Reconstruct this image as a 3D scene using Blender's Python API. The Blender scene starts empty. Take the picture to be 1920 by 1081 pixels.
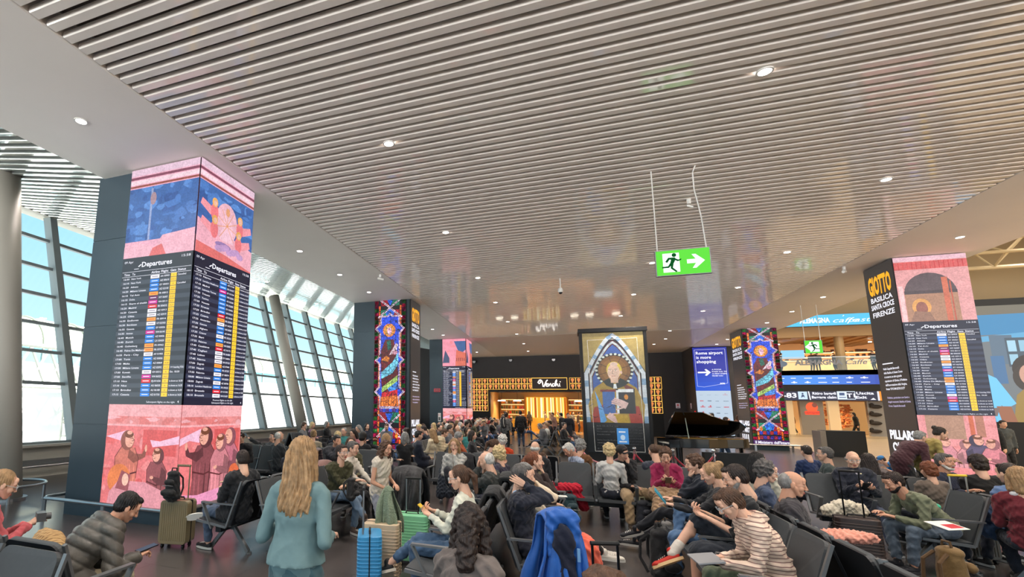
import bpy, bmesh, math, random
import numpy as np
from mathutils import Vector, Matrix, Euler

random.seed(7); np.random.seed(7)
SC = bpy.context.scene
COL = SC.collection
D2R = math.pi/180

# ------------------------------------------------------------------ camera
CAM_H = 1.9
FPX, PPX, PPY = 902.98, 722.01, 620.10           # focal length and principal point in pixels of the 1920x1081 frame (shifted lens)
YAW, PITCH, ROLL = 20.750*D2R, 9.014*D2R, -0.683*D2R
RM = Matrix.Rotation(YAW, 3, 'Z') @ Matrix.Rotation(PITCH, 3, 'X') @ Matrix.Rotation(ROLL, 3, 'Y')
cam_d = bpy.data.cameras.new('camera'); cam = bpy.data.objects.new('camera', cam_d); COL.objects.link(cam)
cam_d.sensor_fit = 'HORIZONTAL'; cam_d.sensor_width = 36.0
cam_d.lens = FPX/1920*36.0
cam_d.shift_x = (960-PPX)/1920; cam_d.shift_y = (PPY-540.5)/1920
cam_d.clip_start = 0.05; cam_d.clip_end = 600
cam.matrix_world = Matrix.Translation((0, 0, CAM_H)) @ (RM @ Matrix.Rotation(90*D2R, 3, 'X')).to_4x4()
SC.camera = cam

# ------------------------------------------------------------------ exposure, world, sun
SC.view_settings.view_transform = 'Standard'; SC.view_settings.look = 'None'
SC.view_settings.exposure = 0.7; SC.view_settings.gamma = 1.0; SC.view_settings.use_curve_mapping = False
SC.cycles.max_bounces = 6; SC.cycles.diffuse_bounces = 3; SC.cycles.glossy_bounces = 3
SC.cycles.transmission_bounces = 4; SC.cycles.transparent_max_bounces = 8
SC.cycles.use_denoising = True; SC.cycles.sample_clamp_indirect = 6.0
SC.cycles.caustics_reflective = False; SC.cycles.caustics_refractive = False

w = bpy.data.worlds.new('sky'); SC.world = w; w.use_nodes = True
nt = w.node_tree; nt.nodes.clear()
tc = nt.nodes.new('ShaderNodeTexCoord'); sx = nt.nodes.new('ShaderNodeSeparateXYZ')
cr = nt.nodes.new('ShaderNodeValToRGB'); mr = nt.nodes.new('ShaderNodeMapRange')
bg = nt.nodes.new('ShaderNodeBackground'); ow = nt.nodes.new('ShaderNodeOutputWorld')
nt.links.new(tc.outputs['Generated'], sx.inputs[0]); nt.links.new(sx.outputs['Z'], mr.inputs['Value'])
mr.inputs['From Min'].default_value = -1; mr.inputs['From Max'].default_value = 1
nt.links.new(mr.outputs['Result'], cr.inputs[0]); nt.links.new(cr.outputs['Color'], bg.inputs['Color']); nt.links.new(bg.outputs[0], ow.inputs[0])
e = cr.color_ramp.elements
e[0].position = 0.0; e[0].color = (6.9, 6.8, 6.7, 1)      # lower half glows in place of sunlit ground, raised to light the ceiling
e[1].position = 1.0; e[1].color = (0.30, 0.52, 0.72, 1)
for p, c in ((0.49, (6.4, 6.35, 6.3, 1)), (0.505, (0.95, 0.98, 1.0, 1)), (0.56, (0.58, 0.86, 1.0, 1)), (0.66, (0.38, 0.72, 0.94, 1))):
    k = e.new(p); k.color = c
bg.inputs['Strength'].default_value = 0.8

sd = bpy.data.lights.new('sun', 'SUN'); so = bpy.data.objects.new('sun', sd); COL.objects.link(so)
sd.energy = 14.0; sd.angle = 0.02; sd.color = (1, 0.96, 0.9)
so.rotation_euler = (0, 34*D2R, 18*D2R)          # shines from the right, over the roof, onto the apron outside the left glass wall

# ------------------------------------------------------------------ pixel <-> place
def ray(px, py): return RM @ Vector(((px-PPX)/FPX, 1, -(py-PPY)/FPX))
def atz(px, py, z=0.0):
    d = ray(px, py); t = (z-CAM_H)/d.z; return Vector((d.x*t, d.y*t, z))
def aty(px, py, Y):
    d = ray(px, py); t = Y/d.y; return Vector((d.x*t, Y, CAM_H+d.z*t))
def atx(px, py, X):
    d = ray(px, py); t = X/d.x; return Vector((X, d.y*t, CAM_H+d.z*t))

# ------------------------------------------------------------------ materials
def s2l(c):
    c = c/255.0
    return c/12.92 if c <= 0.04045 else ((c+0.055)/1.055)**2.4
def rgb(r, g, b): return (s2l(r), s2l(g), s2l(b), 1.0)
MATS = {}
def mat(name, col, rough=0.6, metal=0.0, spec=0.5, noise=None, bump=None, sheen=0.0, alpha=None, emit=None, trans=0.0, ior=1.45, coat=0.0, stripes=None, crough=0.06, cior=1.6):
    if name in MATS: return MATS[name]
    m = bpy.data.materials.new(name); m.use_nodes = True; MATS[name] = m
    nt = m.node_tree; b = nt.nodes['Principled BSDF']
    if len(col) == 3: col = rgb(*col)
    b.inputs['Base Color'].default_value = col; b.inputs['Roughness'].default_value = rough
    b.inputs['Metallic'].default_value = metal; b.inputs['Specular IOR Level'].default_value = spec
    b.inputs['Sheen Weight'].default_value = sheen; b.inputs['Transmission Weight'].default_value = trans; b.inputs['IOR'].default_value = ior
    b.inputs['Coat Weight'].default_value = coat; b.inputs['Coat Roughness'].default_value = crough; b.inputs['Coat IOR'].default_value = cior
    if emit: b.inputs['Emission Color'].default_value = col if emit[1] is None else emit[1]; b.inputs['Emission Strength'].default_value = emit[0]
    m.diffuse_color = col
    if noise or bump or stripes:
        t = nt.nodes.new('ShaderNodeTexCoord')
    if noise:   # (scale, amount)
        n = nt.nodes.new('ShaderNodeTexNoise'); n.inputs['Scale'].default_value = noise[0]; n.inputs['Detail'].default_value = 4
        nt.links.new(t.outputs['Object'], n.inputs['Vector'])
        mx = nt.nodes.new('ShaderNodeMapRange'); mx.inputs['To Min'].default_value = 1-noise[1]; mx.inputs['To Max'].default_value = 1+noise[1]
        mx.inputs['From Min'].default_value = 0.25; mx.inputs['From Max'].default_value = 0.75
        nt.links.new(n.outputs['Fac'], mx.inputs['Value'])
        v = nt.nodes.new('ShaderNodeVectorMath'); v.operation = 'SCALE'; v.inputs[0].default_value = col[:3]
        nt.links.new(mx.outputs['Result'], v.inputs['Scale']); nt.links.new(v.outputs[0], b.inputs['Base Color'])
    if stripes:  # (axis vec scale, width, colour)
        mp = nt.nodes.new('ShaderNodeMapping'); mp.inputs['Scale'].default_value = stripes[0]
        wv = nt.nodes.new('ShaderNodeTexWave'); wv.bands_direction = 'XYZ'[max(range(3), key=lambda i: stripes[0][i])]; wv.inputs['Scale'].default_value = 1.0; wv.inputs['Distortion'].default_value = stripes[3] if len(stripes) > 3 else 0.4
        wv.inputs['Detail Scale'].default_value = 0.4
        nt.links.new(t.outputs['Object'], mp.inputs['Vector']); nt.links.new(mp.outputs[0], wv.inputs['Vector'])
        rp = nt.nodes.new('ShaderNodeValToRGB'); ee = rp.color_ramp.elements
        ee[0].position = stripes[1]; ee[0].color = stripes[2]; ee[1].position = stripes[1]+0.05; ee[1].color = col
        nt.links.new(wv.outputs['Fac'], rp.inputs[0]); nt.links.new(rp.outputs[0], b.inputs['Base Color'])
    if bump:    # (scale, strength, stretch)
        n2 = nt.nodes.new('ShaderNodeTexNoise'); n2.inputs['Scale'].default_value = bump[0]; n2.inputs['Detail'].default_value = 3
        mp = nt.nodes.new('ShaderNodeMapping')
        if len(bump) > 2: mp.inputs['Scale'].default_value = bump[2]
        nt.links.new(t.outputs['Object'], mp.inputs['Vector']); nt.links.new(mp.outputs[0], n2.inputs['Vector'])
        bp = nt.nodes.new('ShaderNodeBump'); bp.inputs['Strength'].default_value = bump[1]; bp.inputs['Distance'].default_value = 0.02
        nt.links.new(n2.outputs['Fac'], bp.inputs['Height']); nt.links.new(bp.outputs[0], b.inputs['Normal'])
    return m
def glow(name, col, s):
    if name in MATS: return MATS[name]
    m = bpy.data.materials.new(name); m.use_nodes = True; MATS[name] = m
    nt = m.node_tree; nt.nodes.clear()
    e = nt.nodes.new('ShaderNodeEmission'); o = nt.nodes.new('ShaderNodeOutputMaterial')
    e.inputs[0].default_value = rgb(*col) if len(col) == 3 else col; e.inputs[1].default_value = s
    nt.links.new(e.outputs[0], o.inputs[0]); return m
def painted(name, strength, lit=False, grain=0.0, gscale=9.0, rough=0.45, lead=0.0, fine=0.0):
    """Surface that carries a picture as face colours: an LED screen (emits) or a printed panel (lit=True)."""
    m = bpy.data.materials.new(name); m.use_nodes = True; MATS[name] = m
    nt = m.node_tree; b = nt.nodes['Principled BSDF']
    a = nt.nodes.new('ShaderNodeAttribute'); a.attribute_name = 'Col'
    src = a.outputs['Color']
    if grain:
        t = nt.nodes.new('ShaderNodeTexCoord'); n = nt.nodes.new('ShaderNodeTexNoise'); n.inputs['Scale'].default_value = gscale; n.inputs['Detail'].default_value = 8; n.inputs['Roughness'].default_value = 0.7
        nt.links.new(t.outputs['Object'], n.inputs['Vector'])
        mx = nt.nodes.new('ShaderNodeMapRange'); mx.inputs['From Min'].default_value = 0.3; mx.inputs['From Max'].default_value = 0.7
        mx.inputs['To Min'].default_value = 1-grain; mx.inputs['To Max'].default_value = 1+grain
        v = nt.nodes.new('ShaderNodeVectorMath'); v.operation = 'SCALE'
        nt.links.new(n.outputs['Fac'], mx.inputs['Value']); nt.links.new(src, v.inputs[0]); nt.links.new(mx.outputs['Result'], v.inputs['Scale']); src = v.outputs[0]
    if fine:      # fine plaster mottling
        n = nt.nodes.new('ShaderNodeTexNoise'); n.inputs['Scale'].default_value = gscale*6; n.inputs['Detail'].default_value = 6; nt.links.new(t.outputs['Object'], n.inputs['Vector'])
        mx = nt.nodes.new('ShaderNodeMapRange'); mx.inputs['From Min'].default_value = 0.35; mx.inputs['From Max'].default_value = 0.65; mx.inputs['To Min'].default_value = 1-fine; mx.inputs['To Max'].default_value = 1+fine
        v = nt.nodes.new('ShaderNodeVectorMath'); v.operation = 'SCALE'; nt.links.new(n.outputs['Fac'], mx.inputs['Value']); nt.links.new(src, v.inputs[0]); nt.links.new(mx.outputs['Result'], v.inputs['Scale']); src = v.outputs[0]
    if lead:      # irregular leaded quarries: dark lead lines and a tone of its own for every piece of glass
        if not grain: t = nt.nodes.new('ShaderNodeTexCoord')
        for feat in ('DISTANCE_TO_EDGE', 'F1'):
            vo = nt.nodes.new('ShaderNodeTexVoronoi'); vo.feature = feat; vo.inputs['Scale'].default_value = lead; nt.links.new(t.outputs['Object'], vo.inputs['Vector'])
            mx = nt.nodes.new('ShaderNodeMapRange')
            if feat == 'F1': sp_ = nt.nodes.new('ShaderNodeSeparateColor'); nt.links.new(vo.outputs['Color'], sp_.inputs[0]); nt.links.new(sp_.outputs[0], mx.inputs['Value']); mx.inputs['To Min'].default_value = 0.6; mx.inputs['To Max'].default_value = 1.25
            else: nt.links.new(vo.outputs['Distance'], mx.inputs['Value']); mx.inputs['From Min'].default_value = 0.03; mx.inputs['From Max'].default_value = 0.07; mx.inputs['To Min'].default_value = 0.08
            v = nt.nodes.new('ShaderNodeVectorMath'); v.operation = 'SCALE'; nt.links.new(src, v.inputs[0]); nt.links.new(mx.outputs['Result'], v.inputs['Scale']); src = v.outputs[0]
    if lit:
        nt.links.new(src, b.inputs['Base Color']); b.inputs['Roughness'].default_value = rough
        if strength: nt.links.new(src, b.inputs['Emission Color']); b.inputs['Emission Strength'].default_value = strength
    else:
        b.inputs['Base Color'].default_value = (0.01, 0.01, 0.012, 1); b.inputs['Roughness'].default_value = 0.35
        nt.links.new(src, b.inputs['Emission Color']); b.inputs['Emission Strength'].default_value = strength
    return m

# ------------------------------------------------------------------ object helpers
def tag(o, label=None, cat=None, group=None, kind=None):
    if label: o['label'] = label
    if cat: o['category'] = cat
    if group: o['group'] = group
    if kind: o['kind'] = kind
    return o
def empty(name, loc=(0, 0, 0), rz=0.0, label=None, cat=None, group=None, kind=None):
    o = bpy.data.objects.new(name, None); COL.objects.link(o); o.location = loc; o.rotation_euler = (0, 0, rz); o.empty_display_size = 0.1
    return tag(o, label, cat, group, kind)
def link(name, me, m=None, parent=None, loc=None, rz=None, smooth=False):
    o = bpy.data.objects.new(name, me); COL.objects.link(o)
    if m is not None and not me.materials:
        for x in (m if isinstance(m, (list, tuple)) else [m]): me.materials.append(x)
    if parent is not None: o.parent = parent
    if loc is not None: o.location = loc
    if rz is not None: o.rotation_euler = (0, 0, rz)
    if smooth: me.shade_smooth()
    return o

class MB:
    """Collects solids and builds them as one mesh object."""
    def __init__(s): s.v = []; s.f = []; s.mi = []; s.cur = 0
    def add(s, vs, fs):
        o = len(s.v); s.v.extend([tuple(p) for p in vs]); s.f.extend([tuple(i+o for i in f) for f in fs]); s.mi.extend([s.cur]*len(fs)); return s
    def m(s, i): s.cur = i; return s
    def box(s, x0, x1, y0, y1, z0, z1):
        v = [(x0,y0,z0),(x1,y0,z0),(x1,y1,z0),(x0,y1,z0),(x0,y0,z1),(x1,y0,z1),(x1,y1,z1),(x0,y1,z1)]
        return s.add(v, [(0,3,2,1),(4,5,6,7),(0,1,5,4),(1,2,6,5),(2,3,7,6),(3,0,4,7)])
    def bar(s, a, b, w, h, up=(0,0,1)):
        a = Vector(a); b = Vector(b); d = (b-a).normalized(); u = Vector(up)
        if abs(d.dot(u)) > 0.98: u = Vector((0, 1, 0))
        r = d.cross(u).normalized(); u = r.cross(d).normalized(); v = []
        for p in (a, b):
            for i, j in ((-1,-1),(1,-1),(1,1),(-1,1)): v.append(p+r*(w/2*i)+u*(h/2*j))
        return s.add(v, [(0,1,2,3),(7,6,5,4),(0,4,5,1),(1,5,6,2),(2,6,7,3),(3,7,4,0)])
    def tube(s, pts, r, n=8, cap=True):
        pts = [Vector(p) for p in pts]; rr = r if isinstance(r, (list, tuple)) else [r]*len(pts); vs = []; fs = []; pu = None
        for i, p in enumerate(pts):
            d = (pts[min(i+1, len(pts)-1)]-pts[max(i-1, 0)]).normalized()
            if pu is None:
                u = Vector((0,0,1)) if abs(d.z) < 0.9 else Vector((1,0,0))
            else: u = pu
            x = d.cross(u).normalized(); u = x.cross(d).normalized(); pu = u
            for k in range(n):
                a = 2*math.pi*k/n; vs.append(p+(x*math.cos(a)+u*math.sin(a))*rr[i])
        for i in range(len(pts)-1):
            for k in range(n): fs.append((i*n+k, i*n+(k+1)%n, (i+1)*n+(k+1)%n, (i+1)*n+k))
        if cap: fs.append(tuple(range(n-1, -1, -1))); fs.append(tuple((len(pts)-1)*n+k for k in range(n)))
        return s.add(vs, fs)
    def prism(s, poly, axis, a0, a1):
        """poly of 2-D points extruded along axis 'x','y' or 'z'"""
        n = len(poly)
        def P(p, a): return {'x': (a, p[0], p[1]), 'y': (p[0], a, p[1]), 'z': (p[0], p[1], a)}[axis]
        v = [P(p, a0) for p in poly]+[P(p, a1) for p in poly]
        f = [tuple(range(n)), tuple(range(2*n-1, n-1, -1))]+[(i, n+i, n+(i+1)%n, (i+1)%n) for i in range(n)]
        return s.add(v, f)
    def ell(s, c, r, n=12, m=8):
        vs = []; fs = []
        for i in range(1, m):
            t = math.pi*i/m
            for k in range(n):
                a = 2*math.pi*k/n; vs.append((c[0]+r[0]*math.sin(t)*math.cos(a), c[1]+r[1]*math.sin(t)*math.sin(a), c[2]+r[2]*math.cos(t)))
        T = len(vs); vs.append((c[0], c[1], c[2]+r[2])); vs.append((c[0], c[1], c[2]-r[2]))
        for i in range(m-2):
            for k in range(n): fs.append((i*n+k, (i+1)*n+k, (i+1)*n+(k+1)%n, i*n+(k+1)%n))
        for k in range(n): fs.append((T, k, (k+1)%n)); fs.append((T+1, (m-2)*n+(k+1)%n, (m-2)*n+k))
        return s.add(vs, fs)
    def disc(s, c, r, z0, z1, n=20, r2=None):
        r2 = r if r2 is None else r2
        v = [(c[0]+r*math.cos(2*math.pi*k/n), c[1]+r*math.sin(2*math.pi*k/n), z0) for k in range(n)]+[(c[0]+r2*math.cos(2*math.pi*k/n), c[1]+r2*math.sin(2*math.pi*k/n), z1) for k in range(n)]
        return s.add(v, [tuple(range(n-1, -1, -1)), tuple(range(n, 2*n))]+[(k, (k+1)%n, n+(k+1)%n, n+k) for k in range(n)])
    def mesh(s, name='m'):
        me = bpy.data.meshes.new(name); me.from_pydata(s.v, [], s.f)
        if any(s.mi): me.polygons.foreach_set('material_index', s.mi)
        bm = bmesh.new(); bm.from_mesh(me); bmesh.ops.recalc_face_normals(bm, faces=bm.faces); bm.to_mesh(me); bm.free()
        return me
    def build(s, name, m=None, parent=None, loc=None, rz=None, smooth=False, bevel=0.0, seg=2):
        o = link(name, s.mesh(name), m, parent, loc, rz, smooth)
        if bevel:
            b = o.modifiers.new('edge', 'BEVEL'); b.width = bevel; b.segments = seg; b.limit_method = 'ANGLE'
        return o

def rounded_rect(w, h, r, n=5, cx=0, cy=0):
    p = []
    for sx_, sy_, a0 in ((1, 1, 0), (-1, 1, 90), (-1, -1, 180), (1, -1, 270)):
        for k in range(n+1):
            a = (a0+90*k/n)*D2R; p.append((cx+sx_*(w/2-r)+r*math.cos(a), cy+sy_*(h/2-r)+r*math.sin(a)))
    return p

def copy_tree(o, parent=None):
    c = o.copy(); COL.objects.link(c)
    if parent is not None: c.parent = parent
    for ch in list(o.children): copy_tree(ch, c)
    return c

# ------------------------------------------------------------------ lettering
_TX = {}
def text_mesh(t, bold=0.0, shear=0.0, sp=1.0):
    k = (t, bold, shear, sp)
    if k in _TX: return _TX[k]
    cu = bpy.data.curves.new('t', 'FONT'); cu.body = t; cu.size = 1.0; cu.resolution_u = 2; cu.offset = bold; cu.shear = shear; cu.space_character = sp; cu.fill_mode = 'FRONT'
    o = bpy.data.objects.new('t', cu); me = o.to_mesh(); n = len(me.vertices)
    co = np.empty(n*3, dtype=np.float32); me.vertices.foreach_get('co', co); co = co.reshape(-1, 3)[:, :2].copy()
    fs = [tuple(p.vertices) for p in me.polygons]; o.to_mesh_clear(); bpy.data.objects.remove(o); bpy.data.curves.remove(cu)
    if n: mn = co.min(0); mx = co.max(0)
    else: mn = mx = np.zeros(2)
    _TX[k] = (co, fs, mn, mx); return _TX[k]

class Art:
    """A flat picture built of coloured faces on a panel: u to the right, v up, both in metres; each shape lies 0.6 mm over the one before."""
    def __init__(s, origin, u, v, step=0.0001):
        s.o = Vector(origin); s.u = Vector(u).normalized(); s.vv = Vector(v).normalized(); s.n = s.u.cross(s.vv); s.L = 0; s.step = step
        s.v = []; s.f = []; s.c = []
    def P(s, a, b): return s.o+s.u*a+s.vv*b+s.n*(s.L*s.step)
    def poly(s, pts, col, up=True):
        if up: s.L += 1
        k = len(s.v); s.v.extend([s.P(a, b) for a, b in pts]); s.f.append(tuple(range(k, k+len(pts)))); s.c.append(rgb(*col)); return s
    def rect(s, x0, y0, x1, y1, col, up=True): return s.poly([(x0,y0),(x1,y0),(x1,y1),(x0,y1)], col, up)
    def ell(s, cx, cy, rx, ry, col, n=24, a0=0, a1=360, up=True, rot=0):
        p = []
        for k in range(n if a1-a0 >= 360 else n+1):
            a = (a0+(a1-a0)*k/n)*D2R; x, y = rx*math.cos(a), ry*math.sin(a); r = rot*D2R
            p.append((cx+x*math.cos(r)-y*math.sin(r), cy+x*math.sin(r)+y*math.cos(r)))
        return s.poly(p, col, up)
    def line(s, pts, w, col, closed=False):
        s.L += 1; pts = [Vector(p) for p in pts]
        if closed: pts = pts+[pts[0]]
        for a, b in zip(pts, pts[1:]):
            d = (b-a)
            if d.length < 1e-6: continue
            d.normalize(); q = Vector((-d.y, d.x))*(w/2); e = d*(w*0.3)
            k = len(s.v)
            for p in (a-q-e, b-q+e, b+q+e, a+q-e): s.v.append(s.P(p.x, p.y))
            s.f.append((k, k+1, k+2, k+3)); s.c.append(rgb(*col))
        return s
    def text(s, t, x, y, h, col, w=None, bold=0.0, align='l', shear=0.0, up=True, cap=0.73):
        """h = capital height in metres; w = fitted width; y = baseline"""
        co, fs, mn, mx = text_mesh(t, bold, shear)
        if not len(co): return s
        sy = h/cap; sx_ = sy if w is None else w/max(1e-6, (mx[0]-mn[0]))
        W_ = (mx[0]-mn[0])*sx_; x0 = x-(W_ if align == 'r' else W_/2 if align == 'c' else 0)
        if up: s.L += 1
        k = len(s.v); s.v.extend([s.P(x0+(p[0]-mn[0])*sx_, y+p[1]*sy) for p in co]); s.f.extend([tuple(i+k for i in f) for f in fs]); s.c.extend([rgb(*col)]*len(fs)); return s
    def build(s, name, m, parent=None):
        me = bpy.data.meshes.new(name); me.from_pydata([tuple(p) for p in s.v], [], s.f)
        at = me.color_attributes.new('Col', 'FLOAT_COLOR', 'CORNER')
        arr = np.empty((len(me.loops), 4), dtype=np.float32)
        i = 0
        for f, c in zip(s.f, s.c): arr[i:i+len(f)] = c; i += len(f)
        at.data.foreach_set('color', arr.ravel()); return link(name, me, m, parent)

# ------------------------------------------------------------------ organic solids (voxel union of soft blobs)
_tmp = bpy.data.objects.new('blob_tmp', bpy.data.meshes.new('b')); COL.objects.link(_tmp)
_rm = _tmp.modifiers.new('r', 'REMESH'); _rm.mode = 'VOXEL'; _sm = _tmp.modifiers.new('s', 'SMOOTH'); _sm.factor = 0.5
def blob(items, voxel, smooth=4, name='blob', disp=None):
    """items: ('c', p0, p1, r0, r1[, (sx,sy,sz)]) tapered capsule, ('e', c, r[, 3x3]) ellipsoid, ('m', verts, faces)"""
    b = MB()
    for it in items:
        if it[0] == 'e':
            t = MB().ell((0,0,0), it[2], 16, 10); R = it[3] if len(it) > 3 else Matrix.Identity(3); c = Vector(it[1])
            b.add([c+R@Vector(p) for p in t.v], t.f)
        elif it[0] == 'c':
            p0 = Vector(it[1]); p1 = Vector(it[2]); r0, r1 = it[3], it[4]; d = p1-p0; L = d.length
            if L < 1e-5: continue
            d /= L; u = Vector((0,0,1)) if abs(d.z) < 0.9 else Vector((0,1,0)); x = d.cross(u).normalized(); y = x.cross(d)
            fl = it[5] if len(it) > 5 else 1.0     # flattening across y
            n = 12; vs = []; rings = []
            for k in range(1, 4): a = math.pi/2*(1-k/4+0.0); rings.append((-r0*math.sin(a), r0*math.cos(a)))
            rings = [(-r0*math.cos(math.pi/2*k/4), r0*math.sin(math.pi/2*k/4)) for k in range(1, 5)]+[(L+r1*math.sin(math.pi/2*k/4), r1*math.cos(math.pi/2*k/4)) for k in range(0, 4)]
            for h, r in rings:
                for q in range(n):
                    a = 2*math.pi*q/n; vs.append(p0+d*h+x*(r*math.cos(a))+y*(r*math.sin(a)*fl))
            T = len(vs); vs.append(p0-d*r0); vs.append(p0+d*(L+r1)); fs = []
            for i in range(len(rings)-1):
                for q in range(n): fs.append((i*n+q, i*n+(q+1)%n, (i+1)*n+(q+1)%n, (i+1)*n+q))
            for q in range(n): fs.append((T, (q+1)%n, q)); fs.append((T+1, (len(rings)-1)*n+q, (len(rings)-1)*n+(q+1)%n))
            b.add(vs, fs)
        else: b.add(it[1], it[2])
    me = bpy.data.meshes.new('b'); me.from_pydata(b.v, [], b.f)
    old = _tmp.data; _tmp.data = me; bpy.data.meshes.remove(old)
    _rm.voxel_size = voxel; _sm.iterations = smooth
    dg = bpy.context.evaluated_depsgraph_get(); dg.update()
    out = bpy.data.meshes.new_from_object(_tmp.evaluated_get(dg), depsgraph=dg); out.name = name; out.materials.clear()
    if disp is not None:
        n = len(out.vertices); co = np.empty(n*3, dtype=np.float32); out.vertices.foreach_get('co', co); co = co.reshape(-1, 3)
        no = np.empty(n*3, dtype=np.float32); out.vertex_normals.foreach_get('vector', no); no = no.reshape(-1, 3)
        co = co+no*disp(co)[:, None]; out.vertices.foreach_set('co', co.astype(np.float32).ravel()); out.update()
    out.shade_smooth(); return out
def mesh_np(me):
    n = len(me.vertices); co = np.empty(n*3, dtype=np.float32); me.vertices.foreach_get('co', co)
    return co.reshape(-1, 3), [tuple(p.vertices) for p in me.polygons], [p.material_index for p in me.polygons]
def folds(amp=0.004, f=22.0, ph=0.0):
    def g(c):
        x, y, z = c[:, 0], c[:, 1], c[:, 2]
        a = np.sin(f*z+7*np.sin(5*x+ph)+5*np.sin(8*y+1.3*ph)); b = np.sin(f*1.9*(z*.6+x*.7)+5*np.sin(9*y+ph)); c2 = np.sin(f*2.6*(z*.5-x*.6+y*.5)+4*np.sin(13*x+2*ph))
        return amp*((1-np.abs(a))*0.9+(1-np.abs(b))*0.55+(1-np.abs(c2))*0.35-0.75)
    return g
# ================================================================== THE HALL
HC = 6.21                       # height of the main ceiling
M_slat = mat('slat metal', (244, 237, 231), rough=0.4, metal=0.0, noise=(3, 0.03), coat=1.0, crough=0.06, cior=1.9)
M_slat2 = mat('slat metal pale', (226, 232, 229), rough=0.16, metal=0.55, noise=(3, 0.04), coat=1.0, crough=0.05)
M_void = mat('void above slats', (128, 121, 117), rough=0.9)
M_soffit = mat('plaster soffit', (240, 235, 230), rough=0.6, noise=(0.6, 0.03))
M_plate = mat('far ceiling plate', (248, 240, 230), rough=0.5, coat=0.35, crough=0.1)
M_dark = mat('dark cladding', (58, 73, 83), rough=0.42, noise=(1.2, 0.06))
M_darkwall = mat('dark wall', (58, 55, 57), rough=0.5, noise=(1.0, 0.08))
M_black = mat('black', (14, 14, 16), rough=0.5)
M_steel = mat('brushed steel', (180, 180, 182), rough=0.3, metal=0.9)
M_grey = mat('grey bench metal', (120, 122, 124), rough=0.4, metal=0.6)
M_frame = mat('window frame grey', (136, 146, 148), rough=0.5)
M_cream = mat('cream column', (186, 180, 168), rough=0.5, noise=(1, 0.03))
M_white = mat('white', (225, 225, 222), rough=0.5)
M_lens = glow('lamp lens', (255, 238, 225), 14.0)

# floor: large dark glazed tiles
def tile_mat(name, col, size, joint, rough, nz=0.12):
    m = bpy.data.materials.new(name); m.use_nodes = True; MATS[name] = m; nt = m.node_tree; b = nt.nodes['Principled BSDF']
    t = nt.nodes.new('ShaderNodeTexCoord'); br = nt.nodes.new('ShaderNodeTexBrick'); mp = nt.nodes.new('ShaderNodeMapping')
    br.offset = 0; br.inputs['Scale'].default_value = 1.0; br.inputs['Mortar Size'].default_value = 0.006; br.inputs['Brick Width'].default_value = size[0]; br.inputs['Row Height'].default_value = size[1]
    c = rgb(*col); br.inputs['Color1'].default_value = c; br.inputs['Color2'].default_value = tuple(x*1.12 for x in c[:3])+(1,); br.inputs['Mortar'].default_value = rgb(*joint)
    nt.links.new(t.outputs['Object'], br.inputs['Vector'])
    n = nt.nodes.new('ShaderNodeTexNoise'); n.inputs['Scale'].default_value = 1.7; n.inputs['Detail'].default_value = 5; nt.links.new(t.outputs['Object'], n.inputs['Vector'])
    mx = nt.nodes.new('ShaderNodeMapRange'); mx.inputs['To Min'].default_value = 1-nz; mx.inputs['To Max'].default_value = 1+nz; nt.links.new(n.outputs['Fac'], mx.inputs['Value'])
    v = nt.nodes.new('ShaderNodeVectorMath'); v.operation = 'SCALE'; nt.links.new(br.outputs['Color'], v.inputs[0]); nt.links.new(mx.outputs[0], v.inputs['Scale']); nt.links.new(v.outputs[0], b.inputs['Base Color'])
    r = nt.nodes.new('ShaderNodeMapRange'); r.inputs['To Min'].default_value = rough*0.93; r.inputs['To Max'].default_value = rough*1.08; nt.links.new(n.outputs['Fac'], r.inputs['Value']); nt.links.new(r.outputs[0], b.inputs['Roughness'])
    return m
M_floor = tile_mat('dark stone tiles', (78, 73, 72), (1.2, 0.6), (44, 42, 42), 0.24, 0.05)
M_floor2 = tile_mat('pale stone tiles', (200, 178, 146), (1.2, 1.2), (150, 132, 108), 0.30, 0.05)
MB().box(-13.2, 11.2, -14, 42, -0.3, 0).build('floor', M_floor)['kind'] = 'structure'
MB().box(11.2, 62, -14, 62, -0.3, 0).build('floor', M_floor2)['kind'] = 'structure'

# slatted ceilings
def slats(name, x0, x1, z0, z1, y0, y1, m, wv=0.124, hv=0.07, pitch=0.197, phase=3.09):
    b = MB(); k0 = math.ceil((y0-phase)/pitch); y = phase+k0*pitch; ch = 0.012
    while y < y1:
        prof = [(y-wv/2+ch, 0), (y+wv/2-ch, 0), (y+wv/2, ch), (y+wv/2, hv), (y-wv/2, hv), (y-wv/2, ch)]
        v = [(x0, p[0], z0+p[1]) for p in prof]+[(x1, p[0], z1+p[1]) for p in prof]
        b.add(v, [tuple(range(5, -1, -1)), tuple(range(6, 12))]+[(i, (i+1) % 6, 6+(i+1) % 6, 6+i) for i in range(6)]); y += pitch
    o = b.build(name, m); o['kind'] = 'structure'; return o
slats('ceiling', -5.45, 7.77, HC, HC, -7, 29.45, M_slat)
MB().box(-5.47, 7.79, -7, 29.5, HC+0.32, HC+0.36).build('ceiling', M_void)['kind'] = 'structure'
b = MB()                                           # carriers that the slats hang from
for i in range(12): b.box(-5.3+i*1.17, -5.26+i*1.17, -7, 29.45, HC+0.15, HC+0.2)
b.build('trim_1', M_void)['kind'] = 'structure'
MB().box(-5.47, 7.79, 29.47, 41, HC, HC+0.1).build('ceiling', M_plate)['kind'] = 'structure'
MB().box(-8.25, -5.47, -7, 41, HC, HC+0.9).build('ceiling', M_soffit, bevel=0.02)['kind'] = 'structure'
MB().box(7.79, 10.6, -7, 41, HC, HC+0.9).build('ceiling', M_soffit, bevel=0.02)['kind'] = 'structure'
slats('ceiling', -15.3, -8.27, 7.78, HC+0.22, -7, 41, M_slat2, 0.10, 0.10, 0.24)
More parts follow.
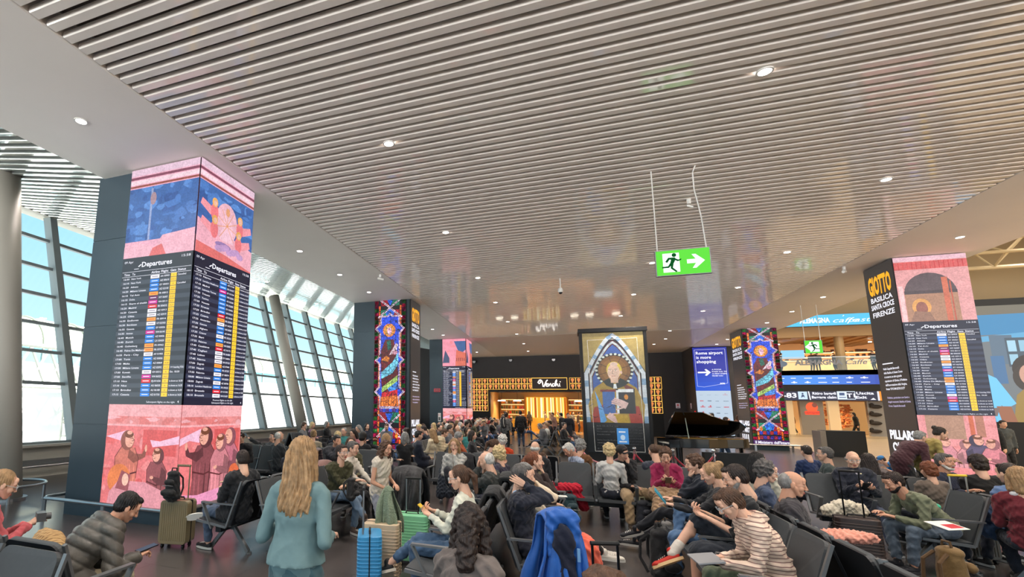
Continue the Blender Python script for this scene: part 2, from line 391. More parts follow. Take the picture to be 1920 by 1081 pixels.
b = MB(); b.add([(-15.6, -7, 8.2), (-8.2, -7, 6.75), (-8.2, 42, 6.75), (-15.6, 42, 8.2), (-15.6, -7, 8.3), (-8.2, -7, 6.85), (-8.2, 42, 6.85), (-15.6, 42, 8.3)],
      [(0,1,2,3),(7,6,5,4),(0,4,5,1),(1,5,6,2),(2,6,7,3),(3,7,4,0)]); b.build('ceiling', M_void)['kind'] = 'structure'
MB().box(-15.9, 11, -7.2, 42, 8.5, 8.8).build('ceiling', M_void)['kind'] = 'structure'    # the roof deck over the hall

# ------------------------------------------------------------------ leaning glass wall on the left
SL = 0.315
def fx(z): return -13.2-(z-0.85)*SL
M_glass = bpy.data.materials.new('window glass'); M_glass.use_nodes = True
nt = M_glass.node_tree; nt.nodes.clear(); o_ = nt.nodes.new('ShaderNodeOutputMaterial'); mx_ = nt.nodes.new('ShaderNodeMixShader'); tr_ = nt.nodes.new('ShaderNodeBsdfTransparent'); gl_ = nt.nodes.new('ShaderNodeBsdfGlossy')
tr_.inputs[0].default_value = (0.93, 0.98, 0.98, 1); gl_.inputs['Roughness'].default_value = 0.02; mx_.inputs[0].default_value = 0.07
nt.links.new(tr_.outputs[0], mx_.inputs[1]); nt.links.new(gl_.outputs[0], mx_.inputs[2]); nt.links.new(mx_.outputs[0], o_.inputs[0])
TZ = [0.85, 2.46, 3.36, 4.19, 5.08, 5.98, 6.92, 7.8]
MY = [19.13+2.295*k for k in range(-10, 10)]
for i, y in enumerate(MY):
    b = MB(); b.bar((fx(0.85), y, 0.85), (fx(7.85), y, 7.85), 0.19, 0.34, (0, 1, 0)) if False else b.add(
        [(fx(0.85)-0.1, y-0.11, 0.85), (fx(0.85)+0.22, y-0.11, 0.85), (fx(0.85)+0.22, y+0.11, 0.85), (fx(0.85)-0.1, y+0.11, 0.85),
         (fx(7.85)-0.1, y-0.11, 7.85), (fx(7.85)+0.22, y-0.11, 7.85), (fx(7.85)+0.22, y+0.11, 7.85), (fx(7.85)-0.1, y+0.11, 7.85)],
        [(0,3,2,1),(4,5,6,7),(0,1,5,4),(1,2,6,5),(2,3,7,6),(3,0,4,7)])
    b.build('trim_%d' % (10+i), M_frame)['kind'] = 'structure'
    if i == len(MY)-1: break
    y1 = MY[i+1]
    wn = empty('window_%d' % (i+1), (0, 0, 0), kind='structure')
    f = MB()
    for z in TZ: f.add([(fx(z)-0.06, y, z-0.045), (fx(z)+0.09, y, z-0.045), (fx(z)+0.09, y1, z-0.045), (fx(z)-0.06, y1, z-0.045), (fx(z)-0.06, y, z+0.045), (fx(z)+0.09, y, z+0.045), (fx(z)+0.09, y1, z+0.045), (fx(z)-0.06, y1, z+0.045)],
                       [(0,3,2,1),(4,5,6,7),(0,1,5,4),(1,2,6,5),(2,3,7,6),(3,0,4,7)])
    f.build('window_frame', M_frame, wn)
    g = MB().add([(fx(0.85), y, 0.85), (fx(0.85), y1, 0.85), (fx(7.8), y1, 7.8), (fx(7.8), y, 7.8)], [(0, 1, 2, 3)]); g.build('pane', M_glass, wn)
b = MB(); b.prism([(-15.7, 7.75), (-15.15, 7.75), (-15.15, 8.25), (-15.7, 8.25)], 'y', -7, 42); b.build('trim_2', M_cream)['kind'] = 'structure'
b = MB(); b.prism([(-13.5, 0), (-13.05, 0), (-13.05, 0.72), (-13.0, 0.72), (-12.9, 0.78), (-12.9, 0.84), (-13.5, 0.84)], 'y', -7, 41); b.build('wall_left', mat('cream wall', (205, 200, 188), rough=0.6))['kind'] = 'structure'
for k, yy in enumerate((9.1, 14, 19, 24)):
    vv = empty('wall_vent', (-13.04, yy, 0.36), 0, 'low metal grille in the sill wall under the glass, %s from the near end' % ('first', 'second', 'third', 'fourth')[k], 'vent', 'air grilles under the windows')
    v = MB(); v.box(-0.01, 0.015, -0.8, 0.8, -0.09, 0.09); v.build('frame', M_frame, vv)
    v = MB(); [v.box(0.015, 0.022, -0.78, 0.78, -0.08+0.03*q, -0.065+0.03*q) for q in range(6)]; v.build('slat', M_steel, vv)
t = empty('wall_rail', (-12.85, 6, 0), 0, 'long low steel bumper rail in front of the sill wall', 'rail')
MB().tube([(0, -8, 0.3), (0, 34, 0.3)], 0.03, 8).build('rail', M_steel, t)
for k in range(16): MB().box(-0.18, 0.02, -7.5+2.7*k, -7.46+2.7*k, 0.27, 0.3).build('bracket', M_steel, t)

# leaning round columns
def column(x, y, lean, lab):
    t = empty('leaning_column', (x, y, 0), 0, lab, 'column', 'leaning round columns by the glass wall')
    MB().tube([(0, 0, 0), (-lean*7.3, 0, 7.3)], 0.26, 24).build('shaft', M_cream, t, smooth=False).data.shade_smooth()
    MB().tube([(0.0, 0, 0.0), (0, 0, 0.05)], 0.34, 24).build('base', M_steel, t)
column(-10.55, 6.7, 0.20, 'thick cream leaning column at the left edge, nearest the camera')
column(-11.35, 20.0, 0.30, 'leaning grey round column between the windows and the second display pillar')
column(-11.35, 31.8, 0.30, 'far leaning column half hidden behind the third display pillar')
def ring_rail(name, cx, cy, r, lab):
    t = empty(name, (cx, cy, 0), 0, lab, 'rail')
    MB().tube([(r*math.cos(a*D2R), r*math.sin(a*D2R), 0.3) for a in range(-170, 171, 10)], 0.028, 8).build('rail', M_steel, t, smooth=True)
    for a in (-120, -30, 40, 130): MB().tube([(r*math.cos(a*D2R), r*math.sin(a*D2R), 0), (r*math.cos(a*D2R), r*math.sin(a*D2R), 0.3)], 0.03, 8).build('post', M_steel, t)
ring_rail('column_rail', -10.55, 6.7, 0.62, 'low curved steel rail around the foot of the thick left column')

# ------------------------------------------------------------------ far wall, right side shell
MB().box(-15.9, 8.0, 41.0, 41.3, 3.45, 8.5).build('wall_back', M_darkwall)['kind'] = 'structure'
MB().box(-15.9, -7.65, 41.0, 41.3, 0, 3.45).build('wall_back', M_darkwall)['kind'] = 'structure'
MB().box(6.5, 8.0, 41.0, 41.3, 0, 3.45).build('wall_back', M_darkwall)['kind'] = 'structure'
MB().box(-15.9, -15.6, 38, 41.3, 0, 8.5).build('wall_left', M_darkwall)['kind'] = 'structure'

# ------------------------------------------------------------------ ceiling lamps
def lamp(px, py, z, lab, power=60, where='the slatted ceiling'):
    p = atz(px, py, z-0.012)
    t = empty('ceiling_downlight', p, 0, lab, 'ceiling light', 'round downlights in '+where)
    b = MB(); n = 20
    v = []; 
    for r, h in ((0.075, 0.0), (0.095, 0.0), (0.095, 0.02), (0.075, 0.02)):
        for k in range(n): v.append((r*math.cos(2*math.pi*k/n), r*math.sin(2*math.pi*k/n), h))
    f = [];
    for q in range(4):
        for k in range(n): f.append((q*n+k, q*n+(k+1) % n, ((q+1) % 4)*n+(k+1) % n, ((q+1) % 4)*n+k))
    b.add(v, f); b.build('rim', M_white, t)
    MB().disc((0, 0), 0.074, 0.004, 0.018, 18).build('diffuser', M_lens, t)
    if power:
        ld = bpy.data.lights.new('downlight', 'SPOT'); ld.energy = power; ld.spot_size = 2.4; ld.spot_blend = 0.9; ld.shadow_soft_size = 0.09; ld.color = (1.0, 0.91, 0.82)
        lo = bpy.data.objects.new('downlight', ld); COL.objects.link(lo); lo.location = (p.x, p.y, z-0.06)
PW = 300
SL_L = [(729, 270), (836, 436), (896, 521), (929, 567), (952, 603), (969, 626), (982, 644), (990, 658), (1434, 135), (1223, 493), (1188, 552), (1164, 592), (1248, 635), (1226, 645), (1256, 620), (1662, 337), (1476, 473), (1384, 539), (1318, 583)]
ords = ['nearest', 'second', 'third', 'fourth', 'fifth', 'sixth', 'seventh', 'eighth', 'ninth', 'farthest']
rows = [('left', SL_L[:8]), ('middle', SL_L[8:15]), ('right', SL_L[15:])]
for nm, r in rows:
    for i, (x, y) in enumerate(r): lamp(x, y, HC, 'round downlight, %s one of the %s row in the slatted ceiling' % (ords[i], nm), PW)
for i, (x, y) in enumerate([(152, 228), (562, 471), (637, 515), (692, 548), (811, 617), (831, 628), (875, 654), (894, 660)]): lamp(x, y, HC, 'warm round downlight, %s one in the plain soffit over the left pillars' % ords[i], PW*0.6, 'the left soffit')
for i, (x, y) in enumerate([(1800, 445), (1543, 557), (1485, 584), (1438, 605), (1364, 636), (1344, 645)]): lamp(x, y, HC, 'warm round downlight, %s one in the plain soffit over the right pillars' % ords[i], PW*0.6, 'the right soffit')
for i, (x, y, z) in enumerate([(75, 350, 7.1), (500, 528, 6.9), (587, 541, 6.75), (590, 567, 7.1)]):
    p = atz(x, y, z); zz = 6.43+(-8.27-p.x)*0.222 if p.x < -8.3 else z; lamp(x, y, zz-0.02, 'small downlight, %s one in the sloping slats beside the glass wall' % ords[i], 80, 'the sloping window-side slats')
for i, (x, y) in enumerate(((-2.6, 2.4), (2.5, 2.4), (-2.6, -2.0), (2.5, -2.0), (6.9, 2.4), (6.9, 6.9), (-6.9, 0.2))):   # lamps of the same grid behind and beside the viewer
    ld = bpy.data.lights.new('downlight', 'SPOT'); ld.energy = PW; ld.spot_size = 2.4; ld.spot_blend = 0.9; ld.shadow_soft_size = 0.09; ld.color = (1.0, 0.91, 0.82)
    lo = bpy.data.objects.new('downlight', ld); COL.objects.link(lo); lo.location = (x, y, HC-0.06)

# smoke heads, cameras under the ceiling
def dome_cam(px, py, drop, lab):
    p = atz(px, py, HC-drop); t = empty('ceiling_camera', (p.x, p.y, HC), 0, lab, 'security camera')
    MB().tube([(0, 0, 0), (0, 0, -drop+0.1)], 0.02, 8).build('stem', M_white, t)
    MB().ell((0, 0, -drop+0.02), (0.085, 0.085, 0.1)).build('housing', M_white, t, smooth=True); MB().ell((0, 0, -drop-0.05), (0.06, 0.06, 0.06)).build('dome', M_black, t, smooth=True)
dome_cam(1051, 545, 0.42, 'white dome camera hanging on a short stem from the slats')
def bullet_cam(px, py, lab, a=0.6, s=1.0):
    p = atz(px, py, HC-0.1); t = empty('bullet_camera', (p.x, p.y, HC), a, lab, 'security camera')
    MB().tube([(0, 0, 0), (0, 0, -0.1)], 0.04, 8).build('mount', M_white, t); MB().tube([(-0.09*s, 0, -0.13), (0.12*s, 0, -0.17)], 0.04*s, 10).build('housing', M_white, t, smooth=False)
bullet_cam(1583, 506, 'white tubular camera under the right ceiling edge', -2.2)
bullet_cam(713, 520, 'white tubular camera beside the second display pillar top', 0.3)
bullet_cam(1292, 382, 'small grey sensor on the slats above the exit sign', 0.2, 0.55)
for i, (x, y) in enumerate(((958, 674), (1038, 673), (890, 677))):
    p = aty(x, y, 40.98); t = empty('wall_speaker', p, 0, ('round black spotlight on the dark wall, left of the shop name', 'round black spotlight on the dark wall, above the shop name', 'round black spotlight beside the third display pillar')[i], 'wall light', 'black spotlights on the dark wall')
    MB().tube([(0, 0, 0), (0, -0.3, -0.05)], 0.17, 16).build('housing', M_black, t, smooth=False); MB().tube([(0, -0.29, -0.05), (0, -0.31, -0.05)], 0.13, 16).build('lens', M_steel, t)

# ------------------------------------------------------------------ illuminated exit signs
M_green = glow('exit green', (86, 190, 60), 1.0); M_wglow = glow('sign white', (240, 255, 240), 1.1)
def running_man(b, s=1.0, fl=1):
    P = lambda pts: b.prism([(p[0]*s*fl, p[1]*s) for p in pts], 'y', -0.001, 0.001)
    b.disc
    n = 12; P([(0.05+0.035*math.cos(2*math.pi*k/n), 0.13+0.035*math.sin(2*math.pi*k/n)) for k in range(n)])
    P([(-0.04, 0.09), (0.06, 0.09), (0.075, 0.06), (0.03, -0.03), (-0.02, -0.02), (0.0, 0.05), (-0.03, 0.06)])
    P([(-0.04, 0.09), (-0.01, 0.07), (-0.06, 0.0), (-0.09, 0.02)]); P([(0.05, 0.08), (0.11, 0.045), (0.155, 0.06), (0.15, 0.035), (0.1, 0.015), (0.045, 0.05)])
    P([(0.0, -0.01), (0.035, -0.03), (0.02, -0.09), (0.09, -0.16), (0.06, -0.17), (-0.015, -0.1)]); P([(-0.02, -0.01), (0.02, -0.03), (-0.04, -0.09), (-0.14, -0.09), (-0.14, -0.065), (-0.05, -0.06)])
def exit_sign(px, py, Y, wd, ht, zc, lab, flip, wire_top=HC, hook=True):
    x0 = aty(px, py, Y).x
    t = empty('exit_sign', (x0+wd/2, Y, zc), 0, lab, 'exit sign')
    MB().box(-wd/2-0.015, wd/2+0.015, -0.03, 0.03, -ht/2-0.012, ht/2+0.012).build('frame', M_grey, t)
    MB().box(-wd/2, wd/2, -0.034, 0.034, -ht/2, ht/2).build('panel', M_green, t)
    f = -1 if flip else 1; k = ht/0.43
    b = MB(); b.box(*sorted((f*(-wd/2+0.10), f*(-wd/2+0.38*k/1.1))), -0.037, -0.035, -ht/2+0.05, ht/2-0.05)
    ax = f*(wd*0.24); b.prism([(ax+f*x*k, z*k) for x, z in ((-0.13, -0.035), (0.0, -0.035), (-0.055, -0.12), (0.0, -0.12), (0.13, 0), (0.0, 0.12), (-0.055, 0.12), (0.0, 0.035), (-0.13, 0.035))], 'y', -0.037, -0.035)
    b.build('symbol', M_wglow, t)
    r = MB(); running_man(r, k, f); o = r.build('symbol', glow('exit dark green', (20, 90, 40), 0.6), t); o.location = (f*(-wd/2+0.22*k), -0.039, 0)
    for s, bend in ((-1, 0), (1, 1)):
        xx = s*wd*0.46; H = wire_top-zc
        pts = [(xx, 0, ht/2), (xx, 0, H)] if not (bend and hook) else [(xx, 0, ht/2), (xx-0.03, 0, H*0.45), (xx-0.1, 0, H*0.75), (xx-0.1, 0, H*0.93), (xx-0.05, 0, H)]
        MB().tube(pts, 0.011, 6).build('hanger', M_white, t)
exit_sign(1230, 490, 9.41, 0.81, 0.44, 4.46, 'green illuminated exit sign with running figure and arrow hanging from the slats', False)
exit_sign(1509, 650, 24.0, 0.55, 0.5, atz(1520, 650, 4.0).z if False else aty(1520, 650, 24.0).z, 'small green exit sign with left arrow in front of the upper cafe', True, HC+0.2, False)
# ================================================================== LIT PILLARS, BOARDS AND PANELS
M_led = painted('led screen', .76); M_ledg = painted('led screen fresco', .68, grain=0.16, gscale=5.0, fine=.14); M_ledl = painted('led screen stained glass', .85, lead=8.5)
M_print = painted('printed panel', 0.12, lit=True, grain=0.06, rough=0.35)
WH = (238, 238, 250); NAVY = (20, 22, 46); NAVY2 = (44, 50, 74); YEL = (250, 200, 50)
ROWS_A = [('16:00','New York','w','AA 00903','C','Cancelled'),('16:10','New York','b','AZ 00610','E31',''),('16:20','Athens','b','EY 05021','A','Cancelled'),('16:20','Milano Linate','b','AZ 02100','A43',''),
 ('16:10','Tel Aviv','o','FR 00812','E51',''),('16:10','Doha','p','WY 06007','E43',''),('16:15','Sharm el sheikh','m','W4 00111','E31',''),('16:20','Madrid','r','IB 00652','A21',''),('16:20','Catania','w','AZ 02913','A25',''),
 ('16:25','Olbia','w','AZ 02919','A23',''),('16:30','Eindhoven','o','FR 00914','A78',''),('16:30','Bordeaux','w','V7 02703','A26',''),('16:35','Geneva','b','EY 03026','A42',''),('16:35','Amman','m','W4 06141','E50',''),
 ('16:40','Munich','b','AZ 00436','A34',''),('16:40','Zurich','b','LX 03420','A28',''),('16:40','Gothenburg','o','FR 09962','A37',''),('16:45','Palma De Mallorca','o','FR 07774','A72',''),('16:55','Paris - City','w','AF 01905','A68',''),
 ('17:00','Tunis','b','AZ 00806','E12',''),('17:00','Malta','b','AZ 00864','A38',''),('17:00','Milano Linate','b','AZ 02092','A33','>>> boarding YOU'),('17:00','Kuwait','w','G9 03512','A','Est. 18:30'),('17:00','Seville','m','W4 06023','A60',''),
 ('17:10','Nice','r','EJU01656','A','is shown at 16:30'),('17:10','Nice','b','AU 06030','A','is shown at 16:35'),('17:10','Brindisi','b','AU 06180','A','is shown at 16:35'),('17:15','Catania','b','AZ 01733','A','is shown at 16:35')]
nm_b = ['Palermo','London Heathrow','Madrid','Lamezia Terme','Trieste','Torino','Venezia','Firenze','Brindisi','Catania','Amsterdam','Genova','Alghero','Cracow','Bari','Palermo','Casablanca','Cagliari','Lisbon','Palermo','Zagreb','Napoli','Palermo','Milano Linate','Zagreb','London Heathrow','Brussels','Brussels']
cl_b = 'bbmbbbbbrowbbwborwwwobwbwbrw'
tm_b = ['17:10','17:10','17:15','17:20','17:20','17:20','17:20','17:20','17:20','17:25','17:25','17:30','17:30','17:30','17:35','17:35','17:40','17:40','17:40','17:40','17:50','17:50','17:55','18:00','18:00','18:10','18:10','18:10']
ROWS_B = [(tm_b[i], nm_b[i], cl_b[i], ('AZ','FR','EY','W4')[i % 4]+' %05d' % (1100+i*317 % 8000), 'A', 'is shown at 16:%02d' % (10+i)) for i in range(28)]
LOGO = {'w': (235,232,240), 'b': (40,130,225), 'o': (250,160,70), 'p': (110,30,90), 'm': (205,40,150), 'r': (220,30,50)}
def board(a, x0, x1, z0, z1, rows, two=False, dim=False):
    w = x1-x0; h = z1-z0; a.rect(x0, z0, x1, z1, (46, 52, 60) if dim else NAVY)
    top = z1; hd = h*0.085
    a.text('Departures', x0+w*0.27+w*0.02, top-hd*0.85, hd*0.42, WH, w*0.43, bold=0.02); a.text('09 Apr', x0+w*0.03, top-hd*0.45, hd*0.2, WH, w*0.13, up=False); a.text('15:58', x1-w*0.03, top-hd*0.4, hd*0.2, WH, w*0.12, align='r', up=False)
    a.poly([(x0+w*0.235, top-hd*0.78), (x0+w*0.275, top-hd*0.6), (x0+w*0.285, top-hd*0.66), (x0+w*0.25, top-hd*0.83)], WH, False); a.rect(x0+w*0.18, top-hd*1.0, x0+w*0.25, top-hd*0.96, WH, False)
    y = top-hd*1.2; a.rect(x0+w*0.01, y, x1-w*0.01, y+h*0.0022, WH); hh = h*0.03
    for t, x, ww in (('Time', .04, .085), ('To', .16, .045), ('Airline', .44, .12), ('Flight', .58, .10), ('Gate', .71, .08), ('Status', .81, .11)): a.text(t, x0+w*x, y-hh*0.82, hh*0.55, WH, w*ww, bold=0.015, up=False)
    y -= hh*1.15; a.rect(x0+w*0.01, y, x1-w*0.01, y+h*0.0022, WH, False)
    rh = (y-z0-h*0.05)/28; a.L += 2
    for i, (tm, to, lg, fl, gt, st) in enumerate(rows):
        yy = y-rh*(i+1)
        if i % 2: a.L -= 1; a.rect(x0, yy, x1, yy+rh, (66, 74, 84) if dim else NAVY2, False); a.L += 1
        th = rh*0.42; yb = yy+rh*0.28
        a.text(tm, x0+w*0.04, yb, th, WH, w*0.085, bold=0.01, up=False); a.text(to, x0+w*0.155, yb, th, WH, w*0.0165*len(to)+w*0.012, bold=0.01, up=False)
        a.rect(x0+w*0.435, yy+rh*0.1, x0+w*0.56, yy+rh*0.9, LOGO[lg], False); a.L += 1
        lw = (120, 110, 130) if lg == 'w' else (210, 80, 30) if lg == 'o' else (235, 235, 250)
        a.rect(x0+w*0.455, yy+rh*0.42, x0+w*0.54, yy+rh*0.58, lw, False); a.L -= 1
        a.text(fl, x0+w*0.575, yb, th, WH, w*0.125, bold=0.01, up=False)
        a.rect(x0+w*0.72, yy+rh*0.06, x0+w*0.80, yy+rh*0.94, YEL, False); a.L += 1; a.text(gt, x0+w*0.76, yb, th*0.9, (90, 60, 0), w*0.016*len(gt)+w*0.004, align='c', up=False); a.L -= 1
        if st: a.text(st, x0+w*0.815, yb, th, WH, min(w*0.175, w*0.0125*len(st)), bold=0.01, up=False)
    if two: a.text('Previous flights on the left', x0+w*0.62, z0+h*0.03, rh*0.4, WH, w*0.34, align='c', up=False)
    a.text('Subsequent flights on the right', x0+w*0.62 if two else x0+w*0.72, z0+h*0.012, rh*0.4, WH, w*0.38, align='c', up=False)
    a.poly([(x1-w*0.04, z0+h*0.012), (x1-w*0.04, z0+h*0.028), (x1-w*0.055, z0+h*0.02)], WH, False); a.L += 1

def friar(a, x, y, h, robe, skin=(236, 170, 150), flip=1, hood=True, prayer=False, ln=(96, 44, 48)):
    """A plain robed and hooded figure, h tall from hem to crown."""
    P = lambda pts: [(x+flip*p[0]*h, y+p[1]*h) for p in pts]
    lt = tuple(min(255, int(c*1.18)) for c in robe); dk = tuple(int(c*0.72) for c in robe)
    a.poly(P([(-.22, 0), (.24, 0), (.2, .35), (.22, .62), (.14, .76), (-.1, .78), (-.22, .62), (-.2, .3)]), robe)
    for q in (-.13, -.04, .06, .14): a.poly(P([(q, .02), (q+.035, .02), (q+.02, .5), (q+.005, .55)]), lt if q > 0 else dk)
    a.line(P([(-.2, .42), (0, .38), (.2, .43)]), h*0.02, ln)
    if prayer: a.poly(P([(.02, .62), (.14, .55), (.34, .64), (.36, .74), (.32, .75), (.28, .68), (.14, .68), (.04, .74)]), dk); a.ell(x+flip*.345*h, y+.76*h, .022*h, .05*h, skin)
    else: a.poly(P([(-.2, .62), (-.24, .36), (-.02, .40), (.1, .47), (.08, .52), (-.08, .5), (-.1, .68)]), dk); a.ell(x+flip*.1*h, y+.5*h, .04*h, .028*h, skin)
    a.ell(x-.01*h*flip, y+.86*h, .13*h, .14*h, dk); a.ell(x+.03*h*flip, y+.87*h, .085*h, .11*h, skin)
    if hood: a.ell(x+.012*h*flip, y+.94*h, .085*h, .05*h, (120, 70, 50)); a.ell(x+.02*h*flip, y+.965*h, .05*h, .026*h, skin)
    a.line([(x+flip*.07*h, y+.9*h), (x+flip*.118*h, y+.865*h), (x+flip*.08*h, y+.85*h)], h*.008, ln); a.line([(x+flip*.04*h, y+.885*h), (x+flip*.075*h, y+.885*h)], h*.008, ln); a.line([(x+flip*.05*h, y+.82*h), (x+flip*.085*h, y+.82*h)], h*.007, ln)
    a.line(P([(-.2, .3), (-.22, .62), (-.1, .78)]), h*.01, ln); a.line(P([(.2, .35), (.22, .62), (.14, .76)]), h*.01, ln)

def wall_patch(a, x0, z0, x1, z1, base, seeds, cols, n=26):
    rr = random.Random(seeds); a.rect(x0, z0, x1, z1, base)
    for k in range(n):
        cx = rr.uniform(x0, x1); cy = rr.uniform(z0, z1); rx = rr.uniform(.04, .22); ry = rr.uniform(.03, .12); m = 9; p = []
        for q in range(m):
            t = 2*math.pi*q/m; f = rr.uniform(.55, 1.1); p.append((min(x1, max(x0, cx+rx*f*math.cos(t))), min(z1, max(z0, cy+ry*f*math.sin(t)))))
        a.poly(p, rr.choice(cols))

def fresco_top(a, x0, x1, zb, zt, side):
    """plain stand-in for the painted sky above the board: cornice, blue field, rosy hill"""
    w = x1-x0; a.rect(x0, zb, x1, zt, (232, 170, 190))
    a.rect(x0, zt-.13, x1, zt, (222, 190, 208)); a.rect(x0, zt-.2, x1, zt-.15, (130, 70, 90)); a.rect(x0, zt-.3, x1, zt-.22, (236, 205, 215)); a.rect(x0, zt-.36, x1, zt-.32, (150, 80, 70))
    wall_patch(a, x0, zb+.3, x1, zt-.38, (62, 104, 168), 5+side, [(76, 122, 190), (52, 88, 150), (90, 138, 205), (60, 96, 160)], 46)
    if side == 0:
        a.rect(x0+w*.33, zb+.3, x0+w*.36, zt-.42, (150, 165, 205)); a.ell(x0+w*.37, zt-.62, .07, .12, (170, 140, 150))
        a.poly([(x0, zb), (x0, zb+.22), (x0+w*.2, zb+.27), (x0+w*.45, zb+.16), (x0+w*.55, zb+.36), (x1, zb+.42), (x1, zb)], (236, 176, 192)); a.poly([(x0+w*.38, zb), (x0+w*.42, zb+.14), (x0+w*.55, zb+.2), (x0+w*.62, zb)], (220, 110, 110))
    else:
        a.poly([(x0, zb), (x0, zb+.62), (x0+w*.3, zb+.52), (x0+w*.8, zb+.5), (x1, zb+.42), (x1, zb)], (232, 168, 184)); a.poly([(x0, zb), (x0, zb+.2), (x0+w*.5, zb+.14), (x1, zb+.02), (x1, zb)], (216, 110, 108)); a.ell(x0+w*.45, zb+.3, .22, .06, (150, 120, 170))
        cx = x0+w*.5; cz = zt-1.0
        a.ell(cx-.02, cz+.05, .3, .38, (228, 176, 190)); a.poly([(cx-.18, cz-.3), (cx+.2, cz-.3), (cx+.1, cz+.2), (cx-.08, cz+.2)], (238, 190, 206)); a.ell(cx, cz+.27, .06, .08, (226, 160, 120))
        for q in range(-4, 5): a.line([(cx, cz), (cx+.28*math.sin(q*.6), cz+.34*math.cos(q*.6))], .012, (222, 150, 90))
        for sx_, sz_, f in ((-.36, .2, -1), (-.34, -.12, -1), (.36, .1, 1), (.34, -.2, 1)):
            a.poly([(cx+sx_, cz+sz_), (cx+sx_+f*.32, cz+sz_+.1), (cx+sx_+f*.36, cz+sz_-.02), (cx+sx_+f*.1, cz+sz_-.14)], (236, 150, 160)); a.ell(cx+sx_, cz+sz_-.05, .1, .16, (230, 120, 126)); a.ell(cx+sx_, cz+sz_+.13, .075, .085, (232, 170, 90)); a.ell(cx+sx_+.01, cz+sz_+.12, .045, .055, (232, 180, 160))
        for q in range(7): a.ell(cx-.2+.1*q, cz-.48+.03*(q % 3), .1, .06, (190, 150, 196))
def fresco_top_far(a, x0, x1, zb, zt):
    w = x1-x0; wall_patch(a, x0, zb, x1, zt, (240, 150, 168), 3, [(236, 160, 176), (246, 140, 150)], 14); a.poly([(x0+w*.5, zt-.15), (x1, zt-.15), (x1, zt-.7), (x0+w*.75, zt-1.0)], (70, 100, 150)); a.poly([(x0, zb+.2), (x0+w*.12, zt-.7), (x0+w*.3, zb+.5), (x0+w*.3, zb+.2)], (70, 80, 110)); a.poly([(x0+w*.55, zb), (x0+w*.6, zb+1.0), (x0+w*.8, zb+.9), (x1, zb+.8), (x1, zb)], (216, 110, 90))
    for q in range(5): a.rect(x0+w*(.6+.08*q), zb+.3, x0+w*(.63+.08*q), zb+.5, (130, 60, 60))
def fresco_low(a, x0, x1, z0, z1, side, seed=0, warm=False):
    w = x1-x0; h = z1-z0; wall_patch(a, x0, z0, x1, z1, (228, 122, 124), 11+seed, [(224, 112, 112), (234, 140, 140), (218, 100, 100), (238, 150, 152)], 40)
    a.rect(x0, z1-.22*h, x1, z1, (236, 168, 172)); wall_patch(a, x0, z1-.2*h, x1, z1-.12*h, (226, 140, 140), 17+seed, [(236, 170, 176), (216, 120, 118)], 12)
    a.rect(x0+.52*w, z0+.5*h, x0+.97*w, z1-.25*h, (214, 92, 92)); a.poly([(x0, z1-.33*h), (x0+.3*w, z1-.26*h), (x0+.4*w, z1-.3*h), (x0+.28*w, z1-.38*h)], (240, 186, 212))
    a.poly([(x0+.62*w, z1-.35*h), (x0+.75*w, z1-.36*h), (x1, z1-.3*h), (x1, z1-.38*h), (x0+.66*w, z1-.42*h)], (240, 190, 214)) if side == 0 else a.poly([(x0, z1-.33*h), (x0+.3*w, z1-.24*h), (x0+.3*w, z1-.3*h), (x0, z1-.4*h)], (240, 190, 214))
    if side == 0:
        friar(a, x0+.32*w, z0+.02*h, .72*h, (206, 120, 104), flip=1, prayer=True); friar(a, x0+.74*w, z0, .58*h, (150, 84, 88), flip=-1)
        a.ell(x0+.24*w, z0+.25*h, .16*w, .15*h, (226, 130, 80)); a.poly([(x0+.1*w, z0), (x1, z0), (x1, z0+.12*h), (x0+.6*w, z0+.24*h), (x0+.24*w, z0+.24*h), (x0+.12*w, z0+.12*h)], (222, 150, 160)); a.poly([(x0+.2*w, z0+.16*h), (x0+.27*w, z0+.34*h), (x0+.4*w, z0+.3*h), (x0+.38*w, z0+.14*h)], (160, 90, 96)); a.ell(x0+.33*w, z0+.25*h, .045*w, .06*h, (238, 190, 170))
    else:
        friar(a, x0+.80*w, z0+.02*h, .74*h, (190, 110, 126), flip=-1, hood=False); friar(a, x0+.38*w, z0, .78*h, (140, 76, 82), flip=-1, prayer=True); friar(a, x0+.64*w, z0, .7*h, (208, 130, 138), flip=-1)
        a.ell(x0+.9*w, z0+.28*h, .09*w, .08*h, (226, 110, 70)); a.poly([(x0, z0), (x1, z0), (x1, z0+.16*h), (x0+.3*w, z0+.1*h), (x0, z0+.14*h)], (230, 150, 186))
